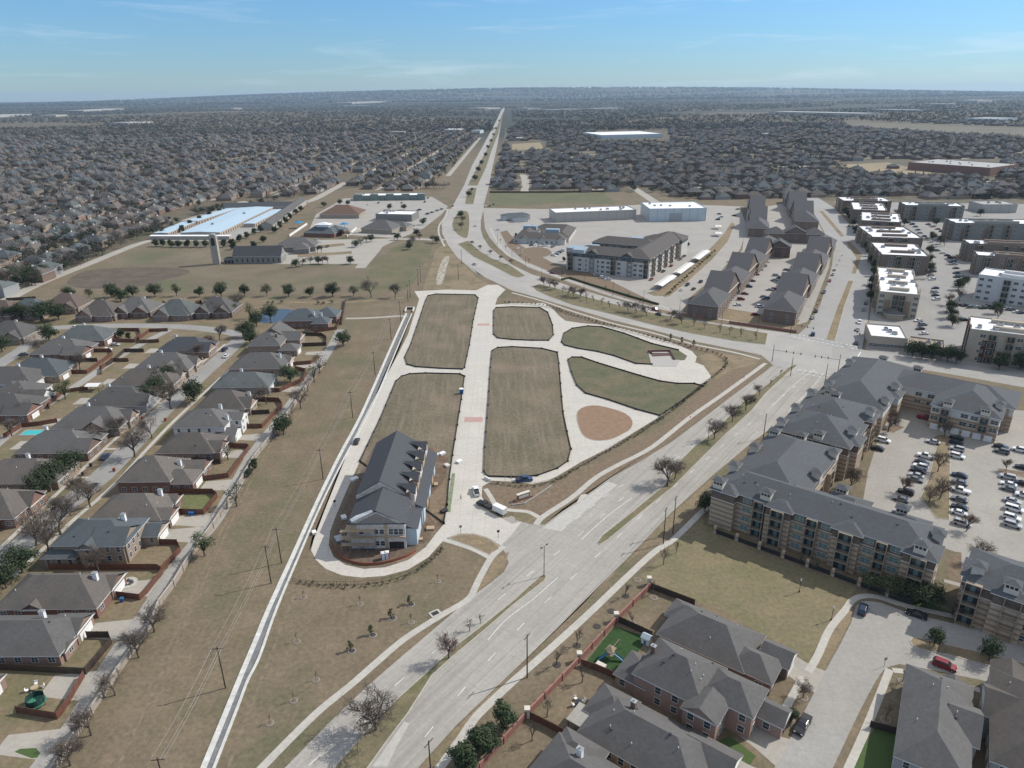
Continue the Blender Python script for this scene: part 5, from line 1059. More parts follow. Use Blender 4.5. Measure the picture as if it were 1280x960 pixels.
# ---- townhouse courts
tbrick = brick('townhouse_brick', (.20, .15, .12), (.15, .11, .09), (.28, .24, .21)); stuc = mat('tan_stucco', (.36, .31, .24), (.31, .265, .21), .6)
def town(pl, pr, depth, label, units, h=7.5, z=0.0, frontwin=True):
    w0, wa, ln = front(pl, pr, z); bl = []; u = ln / units
    for k in range(units):
        if k % 2 == 0: bl.append((k * u, 0, u, depth, h, 'x' if False else None, .62))
        else: bl.append((k * u - 1.5, 1.5, u + 3, depth - 3, h + .4, 'y', .55))
    t, ro, b2 = wing('townhouse_block', label, 'townhouses', w0, wa, bl, tbrick, roofs['dark'] if False else mat('townhouse_shingles', (.112, .110, .112), (.085, .084, .086), 1.2, .92, lo=.3, hi=.7, detail=7), 'grey-roofed townhouse blocks', trim=offwhite)
    n = max(2, int(ln / 5))
    for nx, ny, p0, a, l_ in ((0, -1, (0, -.03), 0, ln), (0, 1, (ln, depth + .03), PI, ln), (1, 0, (ln + .03, 0), PI / 2, depth), (-1, 0, (-.03, depth), -PI / 2, depth)):
        if toward_cam(w0, wa, nx, ny): facade(t, p0, a, l_, 2, 3.1, 0, 'w' * max(2, int(l_ / 6)), win_mesh(1.4, 1.5))
    x0 = 0; return t
town((896, 400), (974, 313), 17, 'row of seven stepped grey townhouse roofs between carports and car court', 7)
town((993, 407), (1044, 312), 17, 'townhouse row beside the divided street, brick end gable with arched windows', 7)
town((960, 297), (954, 259), 17, 'far townhouse row with four grey roofs behind the parked cars', 5)
town((1022, 288), (1001, 253), 20, 'far townhouse row at the head of the divided street', 5)
town((957, 303), (1030, 305), 14, 'long townhouse block crossing the court, single plain roof', 3)
town((937, 320), (984, 323), 14, 'shorter townhouse block crossing the court in front of the plain one', 2)
carportm = ribbed('white_carport_roof', (.74, .72, .66), (.66, .64, .59), 0, 3, .06)
def carport(pl, pr, w, label):
    w0, wa, ln = front(pl, pr); t = thing('carport', label, 'carport', w0, wa, 'white carports in a line'); r = MB(); n = max(2, int(ln / 6))
    r.add([(0, 0, 2.7), (ln, 0, 2.7), (ln, w / 2, 3.5), (0, w / 2, 3.5), (ln, w, 2.7), (0, w, 2.7)], [(0, 1, 2, 3), (3, 2, 4, 5), (5, 4, 1, 0), (0, 3, 5), (1, 4, 2)]); r.build('roof', carportm, t)
    pm = MB().tube((0, 0, 0), (0, 0, 2.75), .1, n=6).mesh('post', white)
    for k in range(n + 1):
        for y in (.3, w - .3): link('post', pm, t, (.3 + (ln - .6) * k / n, y, 0))
carport((828, 363), (846, 350), 6.5, 'white carport nearest the curved road'); carport((851, 347), (868, 334), 6.5, 'middle white carport of the sloping line'); carport((874, 329), (888, 318), 6.5, 'third white carport along the sloping line')
carport((894, 296), (903, 296), 9, 'small square white carport'); carport((894, 287), (902, 287), 8, 'small white carport farther along the drive')
# ---- flat-roofed apartments on the right
beige = mat('beige_stucco', (.42, .37, .29), (.36, .315, .25), .5, lo=.3, hi=.7); brownst = mat('brown_stucco', (.20, .155, .125), (.165, .13, .105), .6, lo=.3, hi=.7); greyst = mat('grey_stucco', (.22, .22, .20), (.185, .185, .17), .6, lo=.3, hi=.7); whitest = mat('white_stucco_b', (.56, .565, .55), (.49, .495, .485), .5, lo=.3, hi=.7)
GF = 'white-roofed apartment blocks'
def aptflat(label, pl, pr, depth, h, m1, m2, pattern, sidepat, floors=4, units=9, bays=True):
    t, ro, ln = flat('apartment_building', label, 'apartments', pl, pr, depth, h, m1, group=GF, pattern=pattern, floors=floors, fh=h / floors, sidepat=sidepat, units=units)
    if bays:
        b = MB(); n = max(2, int(ln / 14))
        for k in range(n): b.box((k + .3) / n * ln, (k + .62) / n * ln, -.012, .6, .012, h * .72, 0)
        b2 = MB(); n2 = max(2, int(depth / 14))
        for k in range(n2):
            for x0, x1 in ((-.35, .5), (ln - .5, ln + .35)): b2.box(x0, x1, (k + .25) / n2 * depth, (k + .6) / n2 * depth, .014, h + .9, 0)
        b.build('stone_facing', m2, t); b2.build('bay_projection', m2, t)
    pr_ = MB(); 
    for k in range(max(2, int(depth / 16))): y = (k + .5) / max(2, int(depth / 16)) * depth; pr_.box(ln * .25, ln * .75, y - 1.2, y + 1.2, h + .03, h + 1.7, 0)
    pr_.build('roof_screen', m1, ro); return t
aptflat('tall beige apartment block with white roof nearest the junction', (1094, 394), (1144, 399), 66, 13.5, beige, mat('tan_stone', (.28, .215, .155), (.22, .17, .125), .7), 'w.bb.w', 'w.b.w.b.w')
aptflat('white-roofed apartment block second from the junction along the divided street', (1098, 341), (1158, 344), 46, 12.5, brownst, greyst, '.wbwbw.', 'wbwbwb')
aptflat('white-roofed brown apartment block third from the junction along the divided street', (1087, 316), (1150, 318), 52, 12, brownst, greyst, '.wbwbw.', 'wbwbwb')
aptflat('white-roofed brown apartment block fourth from the junction along the divided street', (1074, 293), (1123, 296), 52, 12, brownst, beige, '.wbwb.', 'wbwb')
aptflat('white-roofed brown apartment block fifth from the junction along the divided street', (1064, 278), (1106, 280), 52, 12, brownst, greyst, 'wbwb', 'wbwb')
aptflat('farthest white-roofed block along the divided street', (1052, 266), (1112, 267), 30, 12, brownst, beige, 'wbwb', 'wb')
aptflat('grey apartment block with three white roof sections beside the wood', (1128, 275), (1202, 277), 24, 14, greyst, brownst, 'wb.wbw.bw', 'wb')
aptflat('grey and brown apartment block behind the inner car park', (1190, 301), (1300, 303), 24, 14.5, greyst, brownst, 'wb.wbwbw.bw', 'wb')
aptflat('low stepped brown apartment block with white roof', (1206, 327), (1310, 332), 18, 13, brownst, greyst, 'wb.wbwbw.b', 'wb')
aptflat('brown apartment block just behind the pale four-storey one', (1216, 343), (1310, 350), 16, 13, brownst, greyst, 'wb.wb.bw.b', 'wb')
aptflat('pale white and beige apartment block with stacked balconies', (1216, 374), (1325, 390), 22, 15, whitest, beige, 'ww.bwwb.ww', 'ww.w', bays=False)
aptflat('beige four-storey block with dark red stair bays near the cross road', (1204, 450), (1320, 466), 24, 15, beige, mat('oxblood_panels', (.11, .05, .045), (.09, .042, .04), .7), '.wb.bwb.bw', 'w.ww')
flat('shop_building', 'small white-roofed corner shop with dark awning windows', 'shop', (1086, 434), (1132, 438), 22, 5.5, beige, pattern='wwwwwwwww', units=3)
flat('shop_building', 'low tan shop annexe behind the evergreen trees', 'shop', (1134, 441), (1178, 447), 12, 4.5, stuc, pattern='wwwww', units=2, roofm=mat('tan_roof', (.36, .30, .24), (.3, .25, .2), .3))
(w0, wa, ln) = front((1108, 400), (1128, 401)); wing('kiosk', 'small grey hip-roofed shed behind the corner shop', 'shed', w0, wa, [(0, 0, ln, 10, 3.2, None, .5)], stuc, roofs['grey'])
flat('school', 'distant red brick school with a long pale roof', 'school', (1134, 212), (1236, 220), 90, 11, walls['red'], roofm=mat('pale_gravel_roof', (.40, .40, .38), (.34, .34, .33), .05), units=12)
(w0, wa, ln) = front((1112, 211), (1124, 211)); wing('pavilion', 'small blue-roofed pavilion beside the distant school', 'pavilion', w0, wa, [(0, 0, ln, 14, 4, None, .45)], walls['red'], roofs['blue'])
flat('store_building', 'pale flat-roofed building beyond the grey apartments at the picture edge', 'building', (1226, 266), (1270, 266), 26, 8, tilt, units=4, roofm=mat('pale_gravel_roof', (0, 0, 0)))
# ---- storage units, church, restaurants and shops on the left
metalroof = ribbed('pale_blue_metal_roof', (.45, .57, .65), (.40, .52, .60), 0, 3.2, .05, rough=.5)
storew = mat('storage_wall', (.42, .38, .32), (.36, .325, .28), .6); doorm = mat('storage_door', (.16, .10, .08), (.13, .085, .07), 1)
def storage(pl, pr, depth, h, label, doors=0, roofm=None, z=0.0, gable=False):
    w0, wa, ln = front(pl, pr, z); t = thing('storage_building', label, 'storage units', w0, wa, 'storage buildings'); w = MB().box(0, ln, 0, depth, 0, h)
    w.build('wall', storew, t); r = MB()
    if gable: hip(r, ln / 2, depth / 2, ln, depth, h, .5, .4, gable='x')
    else: r.add([(-.3, -.3, h), (ln + .3, -.3, h), (ln + .3, depth / 2, h + .6), (-.3, depth / 2, h + .6), (ln + .3, depth + .3, h), (-.3, depth + .3, h)], [(0, 1, 2, 3), (3, 2, 4, 5), (0, 3, 5), (1, 4, 2), (5, 4, 1, 0)])
    r.build('roof', [roofm or metalroof, white], t); dm = MB().box(-1.2, 1.2, -.05, .05, .02, 2.3).mesh('roller_door', doorm)
    for side in (0, 1):
        nx = -1 if side == 0 else 1
        if toward_cam(w0, wa, 0, nx):
            for k in range(doors): link('roller_door', dm, t, ((k + .5) / doors * ln, -.03 if side == 0 else depth + .03, 0))
    return t
def storage2(px, py, w, depth, h, rz, label, doors=0, roofm=None, pitch=.03, z=0.0):
    """narrow storage building running away from its near end (local y)"""
    t = thing('storage_building', label, 'storage units', P(px, py), rz, 'storage buildings'); MB().box(-w / 2, w / 2, 0, depth, 0, h).add([(-w / 2, 0, h), (w / 2, 0, h), (0, 0, h + w / 2 * pitch)], [(0, 1, 2)]).build('wall', storew, t)
    r = MB(); hip(r, 0, depth / 2, w, depth, h, pitch, .35, gable='y'); ro = r.build('roof', [roofm or metalroof, white], t); dm = MB().box(-1.3, 1.3, -.05, .05, .02, 2.5).mesh('roller_door', doorm)
    for k in range(doors):
        for s in ((1, -1) if px > 225 else (1,)): link('roller_door', dm, t, (s * (w / 2 + .03), (k + .5) / doors * depth, 0), PI / 2)
    return t, ro
DR = lambda a, b: math.atan2(*reversed([q - p for p, q in zip(P(*a), P(*b))])) - PI / 2
rzs = DR((227, 296), (296, 266))
storage2(202, 296, 13, 62, 3.4, DR((197, 297), (236, 281)), 'narrow pale blue storage building, nearer half of the outer edge', 14); storage2(240, 280.5, 13, 88, 3.5, DR((236, 281), (284, 266)), 'narrow pale blue storage building, farther half of the outer edge', 16)
t, ro = storage2(251, 296, 36, 158, 3.8, rzs, 'widest pale blue-roofed storage building in the middle of the complex', 26, pitch=.04)
for x, y in ((-4, 40), (4, 105)): link('rooftop_unit', acme, ro, (x, y, 4.6))
storage2(312, 284, 11, 92, 3.4, rzs, 'narrow pale blue storage building beside the grey-gabled office', 12); storage2(333, 288, 13, 175, 4.6, DR((333, 288), (378, 254)), 'grey-gabled storage office along the evergreen hedge', 0, roofs['grey'], .5)
storage((188, 299.5), (287, 299.5), 6, 3.2, 'long white front strip of the storage complex behind the evergreens', 0, whiteroof)
storage((279, 264.5), (364, 262.5), 16, 4, 'dark-roofed storage building across the far end', 12, roofs['dark'], gable=True)
sheet('storage_yard', [(188, 301), (290, 301), (312, 291), (345, 287), (385, 252), (280, 258), (240, 277)], .02, conc_old)
(w0, wa, ln) = front((276, 330), (352, 329)); stonegrey = mat('church_stone', (.27, .255, .23), (.215, .205, .185), .8, lo=.3, hi=.7)
t = thing('church', 'stone church nave with steep slate roof beside its bell tower', 'church', w0, wa); L_ = ln
MB().box(10, L_, 0, 14, 0, 5.4).box(2, 10, 2, 8, 0, 3.4).add([(10, 0, 5.4), (10, 14, 5.4), (10, 7, 12.2)], [(0, 1, 2)]).add([(L_, 0, 5.4), (L_, 14, 5.4), (L_, 7, 12.2)], [(0, 1, 2)]).build('wall', stonegrey, t)
rb = MB(); hip(rb, (10 + L_) / 2, 7, L_ - 10, 14, 5.4, .92, .4, gable='x'); hip(rb, 6, 5, 8, 6, 3.4, .3, .3); rb.build('roof', [mat('church_slate', (.075, .078, .085), (.055, .058, .063), 1.1), white], t)
aw = win_mesh(1.1, 2.6, stonegrey)
for k in range(9): link('window', aw, t, (13 + k * (L_ - 15) / 8, -.03, 1.2), PI)
for k in range(3): link('archway', MB().box(-.9, .9, -.05, .02, .02, 2.4).mesh('archway', dark) if k == 0 else bpy.data.meshes['archway'], t, (3.4 + k * 2.6, 1.97, 0))
tw = thing('bell_tower', 'tall pale stone bell tower with an arched belfry opening', 'bell tower', P(272, 330), wa)
pts = [(-2.6, -2.2), (2.6, -2.2), (2.2, 2.2), (-2.2, 2.2)]; towst = mat('tower_stone', (.40, .37, .31), (.33, .305, .26), .7)
MB().prism(pts, 0, 21).prism([(x * .95, y * .95) for x, y in pts], 21.003, 22.4).prism([(x * .6, y * .9) for x, y in pts], 22.403, 23.2).build('shaft', towst, tw)
am = MB(); arc = [(-1.4, 14.5), (1.4, 14.5), (1.4, 19)] + [(1.4 * math.cos(a), 19 + 1.6 * math.sin(a)) for a in [k * PI / 8 for k in range(1, 8)]] + [(-1.4, 19)]
am.add([(x, -2.23, z) for x, z in arc], [tuple(range(len(arc)))]); am.build('belfry_opening', dark, tw)
(w0, wa, ln) = front((352, 327), (384, 316)); wing('parish_hall', 'grey hip-roofed parish hall behind the church', 'hall', P(345, 316), 0.1, [(0, 0, 32, 20, 4, None, .6), (16, -8, 12, 14, 4, None, .6)], stonegrey, roofs['grey'])
(w0, wa, ln) = front((380, 296), (418, 297)); t, ro, bl = wing('restaurant', 'blue-grey roofed day nursery with brick walls and blue shade sails', 'building', w0, wa, [(0, 0, ln, 20, 3.6, None, .55), (ln * .5, 8, ln * .6, 18, 3.6, None, .5)], walls['red'], roofs['blue'])
MB().box(ln * .35, ln * .75, 6, 12, 8, 10.2).add([(ln * .3, 5, 10.2), (ln * .8, 5, 10.2), (ln * .8, 13, 10.2), (ln * .3, 13, 10.2), (ln * .55, 9, 12.4)], [(0, 1, 4), (1, 2, 4), (2, 3, 4), (3, 0, 4)]).build('cupola', whiteroof, ro)
(w0, wa, ln) = front((400, 273), (449, 273)); wing('restaurant', 'brown hip-roofed building with white rear wall behind the nursery', 'building', w0, wa, [(0, 0, ln, 30, 4, None, .5)], stuc, mat('rust_shingles', (.16, .10, .075), (.12, .078, .06), 1.0, lo=.3, hi=.7))
(w0, wa, ln) = front((452, 291), (490, 293)); t, ro, bl = wing('restaurant', 'grey hip-roofed restaurant with coloured patio umbrellas', 'restaurant', w0, wa, [(0, 0, ln, 24, 4, None, .55), (8, 18, ln - 2, 14, 4, None, .5)], stuc, roofs['grey'])
(w0, wa, ln) = front((470, 276), (515, 277)); flat('shop_building', 'grey boxy shop with a bright white parapet roof', 'shop', (470, 276), (515, 277), 24, 6.5, greyst, units=5)
greent = mat('sage_stucco', (.20, .245, .215), (.17, .21, .185), .5)
t, ro, ln = flat('retail_strip', 'long green-grey retail strip with white roof and raised bays', 'shops', (442, 251), (529, 250), 22, 5.5, greent, units=3, pattern='wWWWwWWWWwWWWWwWWWw')
for k in range(5): MB().box((.02 + k * .225) * ln, (.13 + k * .225) * ln, -.9, 3, 0, 7.6).build('raised_bay', greent, t)
# shade umbrellas and sails
umb = MB().tube((0, 0, 0), (0, 0, 2.6), .05, n=5, m=1).add([(0, 0, 3.2)] + [(2.2 * math.cos(a), 2.2 * math.sin(a), 2.4) for a in [k * PI / 4 for k in range(8)]], [(0, 1 + k, 1 + (k + 1) % 8) for k in range(8)])
for c, px, py, lb in (('sail_blue', 374, 285, 'blue shade sail left of the nursery roof'), ('sail_blue', 431, 287, 'blue shade sail between nursery and white fence'), ('sail_teal', 476, 290, 'teal patio umbrella by the restaurant'), ('sail_tan', 464, 291, 'tan patio umbrella beside the teal one'), ('sail_tan', 449, 291, 'tan patio umbrella nearest the white fence')):
    m_ = mat(c, {'sail_blue': (.04, .20, .36), 'sail_teal': (.03, .30, .30), 'sail_tan': (.55, .45, .30)}[c], rough=.8); x, y = P(px, py)
    tag(link('patio_umbrella', umb.mesh('patio_umbrella', [m_, dark]), None, (x, y, 0), 0, 2.2 if 'blue' in c else 1.4), lb, 'umbrella')
fence('white_fence', [(362, 296), (378, 285), (384, 281)], 2.2, white, 'white screen fence along the nursery garden')
fence('white_fence', [(434, 296), (446, 286)], 2.2, white, 'white screen fence between nursery and restaurant')
# ---- large pale roofs far away
FB = [((752, 174), (828, 172), 160, 10, 'big white-roofed store with a blue side far beyond the houses'), ((687, 139), (732, 138), 260, 10, 'white industrial roof in the distance right of the avenue'), ((742, 138), (782, 137), 260, 12, 'bluish industrial roof beside the far white one'), ((962, 143), (1075, 146), 240, 14, 'long pale industrial building group beyond the meadow'),
      ((1160, 132), (1192, 132), 300, 12, 'thin white roof far right beyond the woods'), ((1205, 152), (1245, 153), 160, 12, 'pale blue-grey building at the far meadow edge'), ((555, 166), (575, 166), 60, 10, 'tan building with white roof left of the avenue'), ((590, 167), (600, 167), 50, 9, 'blue-roofed building left of the avenue'), ((487, 168), (502, 168), 40, 8, 'small pale roof among distant houses'),
      ((160, 156), (192, 154), 180, 8, 'pale roof streak among the far left houses'), ((105, 140), (155, 137), 300, 12, 'far left white building line'), ((440, 130), (485, 128), 500, 18, 'white industrial roofs on the horizon left of the avenue'), ((400, 127), (436, 126), 500, 18, 'faint pale roofs on the horizon'), ((430, 134), (462, 133.5), 300, 12, 'second row of pale industrial roofs near the horizon'), ((278, 137), (292, 137), 200, 14, 'small white roof pair on the far left'), ((70, 146), (85, 145), 200, 10, 'white dot roof on the far left'),
      ((0, 147), (40, 144), 400, 10, 'low pale roofs at the far left picture edge'), ((606, 137), (626, 136), 160, 10, 'pale shops where the avenue meets the horizon'), ((660, 137), (676, 136.5), 160, 10, 'pale shops right of the avenue end'), ((1222, 129), (1240, 128), 300, 22, 'white domed roof on the far right'), ((953, 171), (961, 171), 30, 8, 'small pale house roof right of the store'), ((644, 176), (652, 176), 30, 7, 'white roof by the avenue'), ((1090, 139), (1140, 140), 120, 10, 'grey roofs beyond the pale meadow')]
for pl, pr, dp, h, lb in FB: flat('distant_building', lb, 'building', pl, pr, dp * (.55 if dp > 170 else 1), h, bluewall if 'blue' in lb else tilt, units=0, roofm=None if 'store' in lb or 'white' in lb and dp < 200 else mat('pale_gravel_roof', (0, 0, 0)), group='large pale roofs in the distance')
# ---- the townhouse block under construction
bare_wrap = mat('house_wrap', (.70, .64, .58), (.58, .525, .47), .7, lo=.35, hi=.65, c3=(.38, .33, .27), scale3=.5); foam = mat('blue_wrap', (.42, .52, .58), (.5, .54, .56), .7); ply = mat('bare_timber', (.42, .33, .22), (.35, .27, .18), 1.3)
cx_, cy_ = P(436, 686); cx2, cy2 = P(516, 677)
t = thing('unfinished_townhouses', 'long unfinished townhouse block with charcoal roof and pale wrapped walls', 'building site', (cx_, cy_), R_(-4.5 + 4))
W_, D_ = 15.6, 46; t.location.x += .9
cb = MB()
cb.box(0, W_, 0, D_, 0, 9.2, 0)
cb.add([(0, .0, 9.2), (W_, .0, 9.2), (W_ / 2, .0, 13.2)], [(0, 1, 2)], 0)
cb.build('wall', [bare_wrap], t)
rb = MB()
def gable_y(x0, x1, y0, y1, z, rise, m=0):
    c = (x0 + x1) / 2; th = .2
    rb.add([(x0, y0, z), (x1, y0, z), (x1, y1, z), (x0, y1, z), (c, y0, z + rise), (c, y1, z + rise), (x0, y0, z - th), (x1, y0, z - th), (x1, y1, z - th), (x0, y1, z - th)], [(0, 4, 5, 3), (4, 1, 2, 5), (0, 3, 9, 6), (1, 7, 8, 2), (6, 9, 8, 7)], m)
gable_y(-.5, W_ + .5, -.5, 12.5, 9.3, 4.6); gable_y(-.6, W_ - 1.5, 12.5, D_ + .5, 10.9, 5.0)
rb.build('roof', [roofs['dark'], white], t)
gm_ = MB().add([(-.55, 12.46, 9.4), (W_ - 1.55, 12.46, 10.8), (W_ / 2 - 1, 12.46, 15.7), (-.55, 12.46, 10.8), (W_ / 2, 12.46, 13.6)], [(0, 4, 1, 2, 3)]); gm_.build('gable_wall', bare_wrap, t)
for k in range(5):   # cross gables on the street side
    y = 15.2 + k * 6.9
    mb = MB().add([(W_ / 2 + 3.4, y, 13.5), (W_ + 1.6, y - 2.7, 10.9), (W_ + 1.6, y, 13.4), (W_ + 1.6, y + 2.7, 10.9)], [(0, 1, 2), (0, 2, 3)]); mb.build('cross_gable', roofs['dark'], t)
    MB().box(W_, W_ + 1.2, y - 2.5, y + 2.5, 0, 10.7, 0).add([(W_ + 1.2, y - 2.5, 10.7), (W_ + 1.2, y + 2.5, 10.7), (W_ + 1.2, y, 13.0)], [(0, 1, 2)], 0).build('bay', [ply if k % 2 else bare_wrap], t)
    MB().box(W_ + 1.25, W_ + 3.6, y - 2.2 + (k % 2), y + 1.2 + (k % 2), 0, 5.4).build('porch', [ply if k % 2 else foam], t)
MB().add([(W_ + 1.25, 12, 7.9), (W_ + 4.3, 12, 6.2), (W_ + 4.3, 47, 6.2), (W_ + 1.25, 47, 7.9), (W_ + 4.3, 12, 6.0), (W_ + 4.3, 47, 6.0)], [(0, 1, 2, 3), (1, 4, 5, 2)]).build('lower_roof', roofs['dark'], t); MB().box(W_ + .01, W_ + 3.2, 12, 47, 0, 6.0).build('lower_wall', foam, t)
MB().add([(W_, 1, 7.4), (W_ + 3.5, 1, 6.2), (W_ + 3.5, 11, 6.2), (W_, 11, 7.4)], [(0, 1, 2, 3)]).build('porch_roof', roofs['dark'], t)
MB().box(W_, W_ + 3, 1.5, 10.5, 0, 6.1).build('side_bay', foam, t)
MB().box(10.8, 15.0, -.05, -.01, .05, 2.5).build('garage_opening', dark, t)
for x, z in ((11.6, 5.2), (13.0, 5.2), (14.4, 5.2), (3.2, 5.4), (7.4, 1.2), (7.4, 5.4), (9, 1.2), (9, 5.4)): link('window', win_mesh(1.25, 2.0 if x > 11 else 1.6), t, (x, -.1, z), PI)
MB().add([(1, -.62, 10.05), (7.3, -.62, 13.45), (6.6, .3, 13.7), (2, .8, 11.4), (.2, .3, 10.3)], [(0, 1, 2, 3, 4)]).build('loose_membrane', white, t)
MB().box(2.3, 9.2, -.06, .0, .4, 8.6).build('wrap_panel', bare_wrap, t); MB().box(9.6, 10.6, -.05, .0, .2, 9.0).box(0.1, 2.0, -.05, .0, 4.4, 9.0).build('timber_panel', mat('osb_board', (.48, .37, .25), (.40, .30, .20), 1.2), t); MB().box(-.1, W_ + .1, -.75, -.02, 4.55, 4.8).build('porch_beam', ply, t); MB().add([(2.2, -.09, 9.35), (W_ - 2.2, -.09, 9.35), (W_ / 2, -.09, 12.6)], [(0, 1, 2)]).build('gable_board', mat('grey_sheathing', (.30, .27, .245), (.25, .225, .205), .8), t); MB().box(-1.9, -.02, .4, 11, 2.6, 2.75).box(-1.9, -.02, .4, 11, 5.6, 5.75).box(-1.9, -1.8, .4, .5, 0, 5.6).box(-1.9, -1.8, 10.9, 11, 0, 5.6).build('side_platform', ply, t)
for px, py, q in ((-1.2, -1, 0),):
    t.scale = (1, 1, .93)
    sc = thing('scaffolding', 'timber and metal scaffolding round the unfinished front gable', 'scaffolding', (cx_ + .9, cy_), 0); sm = MB(); bm_ = MB()
    for x in (-2.4, 0, 2.4, 4.8, 7.2):
        for y in (-1.8, -.6): sm.tube((x, y, 0), (x, y, 7.2), .06, n=4)
    for z in (2.2, 4.5, 6.8): bm_.box(-2.4, 7.2, -1.8, -.6, z, z + .08)
    for z in (3.2, 5.5): sm.tube((-2.4, -1.8, z), (7.2, -1.8, z), .05, n=4)
    sm.build('pole', metal_g, sc); bm_.build('platform', ply, sc)
# ================================================================== VEHICLES
LANE = lambda a, b: math.atan2(*reversed([q - p for p, q in zip(P(*a), P(*b))]))
car('sedan', 'black', 446, 553, LANE((436, 575), (460, 520)), 'dark car driving on the lane beside the unfinished townhouses', parts=True)
car('sedan', 'silver', 593, 331, LANE((600, 338), (580, 322)), 'pale blue-grey car alone on the far curve of the road')
car('pickup', 'white', 595, 616, LANE((598, 625), (592, 606)), 'white pickup truck stopped at the development entrance', parts=True)
car('pickup', 'black', 606, 633, LANE((615, 638), (598, 630)), 'black pickup truck towing the white box trailer', parts=True)
car('pickup', 'blue', 655, 601, LANE((640, 602), (670, 600)), 'blue pickup truck behind the black fence of the large lot', parts=True)
car('sedan', 'black', 680, 349, LANE((670, 346), (700, 356)), 'dark car on the curved road before the apartment entrance'); car('sedan', 'red', 691, 342, LANE((680, 340), (700, 344)), 'red car at the apartment entrance bed')
car('suv', 'red', 819, 388, LANE((800, 383), (830, 392)), 'dark red suv on the curved road near the median trees'); car('sedan', 'black', 824, 394, LANE((800, 384), (830, 393)), 'dark car just ahead of the red suv on the curved road')
car('suv', 'darkblue', 1016, 419, LANE((1016, 425), (1022, 400)), 'dark suv waiting at the crosswalk of the divided street')
GS = 'cars on the older neighbourhood street'
for k, c, x, y, a, lb, p in [('sedan', 'blue', 132, 572, PI / 2, 'blue car parked beside two dark bins on the neighbourhood street', 1), ('sedan', 'black', 116, 610, PI / 2, 'black car partly behind a bare tree on the neighbourhood street', 1), ('suv', 'darkblue', 281, 438, PI / 2, 'dark suv at the upper end of the neighbourhood street', 0), ('sedan', 'white', 283, 446, PI / 2, 'white car at the upper end of the neighbourhood street', 0),
    ('sedan', 'silver', 144, 432, 0, 'silver car outside the red brick garage wing', 0), ('sedan', 'white', 134, 438, 0, 'white car behind the dark yard fence on the alley', 0), ('sedan', 'white', 95, 410, 0, 'white car under the oak on the cross street', 0), ('sedan', 'grey', 30, 444, .4, 'grey car on the short street at the picture edge', 0)]:
    car(k, c, x, y, a, lb, GS, parts=bool(p))
GL = 'cars at the lower right corner'
for k, c, x, y, a, lb in [('suv', 'darkblue', 1078, 764, LANE((1075, 775), (1083, 752)), 'dark blue suv at the bend of the residential street'), ('sedan', 'black', 1145, 770, LANE((1150, 772), (1138, 768)), 'black car parked along the green strip below the apartments'), ('suv', 'red', 1180, 834, LANE((1165, 829), (1200, 842)), 'dark red suv parked below the tree island'),
    ('suv', 'darkblue', 1261, 854, LANE((1245, 849), (1280, 860)), 'dark suv parked behind the corner houses'), ('pickup', 'black', 1003, 909, LANE((1020, 880), (990, 935)), 'black pickup truck parked on the wide residential street')]:
    car(k, c, x, y, a, lb, GL, parts=True)
def carrow(where, group, ang, items):
    for i, (k, c, x, y) in enumerate(items):
        car(k, c, x, y, ang + random.choice((0, PI)) + random.uniform(-.04, .04), f"{c if c != 'darkblue' else 'dark blue'} {'pickup truck' if k == 'pickup' else k if k != 'sedan' else 'car'}, {nth(i)} {where}", group)
GP = 'cars in the apartment car park'
carrow('in the row along the apartment garages from the far end', GP, AA, [('suv', 'white', 1104, 552), ('sedan', 'black', 1096, 562)])
carrow('from the far end on the near side of the tree island', GP, AA, [('sedan', 'silver', 1166, 554), ('pickup', 'white', 1157, 572), ('sedan', 'darkblue', 1152, 580), ('suv', 'white', 1150, 585), ('sedan', 'black', 1147, 590), ('sedan', 'silver', 1145, 596), ('sedan', 'grey', 1144, 601), ('suv', 'black', 1132, 617), ('sedan', 'grey', 1126, 626)])
carrow('from the far end on the far side of the tree island', GP, AA, [('sedan', 'black', 1195, 549), ('sedan', 'darkblue', 1195, 555), ('suv', 'silver', 1196, 563), ('suv', 'white', 1196, 572), ('sedan', 'darkblue', 1199, 596), ('sedan', 'grey', 1199, 605), ('pickup', 'white', 1200, 615), ('sedan', 'grey', 1199, 626), ('sedan', 'black', 1199, 636), ('sedan', 'white', 1199, 643), ('suv', 'silver', 1202, 656)])
carrow('from the far end of the outer row by the picture edge', GP, AA, [('sedan', 'black', 1251, 560), ('suv', 'grey', 1252, 566), ('suv', 'white', 1274, 564), ('sedan', 'black', 1278, 586), ('suv', 'silver', 1259, 598), ('sedan', 'white', 1260, 607), ('sedan', 'grey', 1261, 613), ('sedan', 'black', 1277, 606), ('suv', 'white', 1279, 621), ('sedan', 'silver', 1265, 628), ('van', 'white', 1267, 638), ('suv', 'white', 1264, 649), ('suv', 'silver', 1265, 658)])
car('pickup', 'red', 1156, 524, AA, 'dark red pickup truck in front of the garage doors', GP)
GC = 'cars round the pale apartment block'
fa = LANE((714, 338), (806, 350)); fb = fa + PI / 2
carrow('along the front kerb of the pale apartment block', GC, fa + .5, [('suv', 'black', 714, 335), ('sedan', 'red', 723, 338), ('sedan', 'silver', 746, 345), ('suv', 'white', 754, 348), ('sedan', 'white', 760, 350)])
carrow('in the parked line before the low clubhouse', GC, fb, [('sedan', 'darkblue', 664, 307), ('suv', 'white', 669, 307), ('sedan', 'white', 675, 308), ('suv', 'silver', 680, 308), ('sedan', 'white', 686, 308), ('sedan', 'grey', 691, 309)])
carrow('beside the round mulch bed of the clubhouse', GC, fa, [('sedan', 'white', 692, 320), ('suv', 'silver', 696, 318), ('sedan', 'black', 699, 316), ('suv', 'white', 703, 314)])
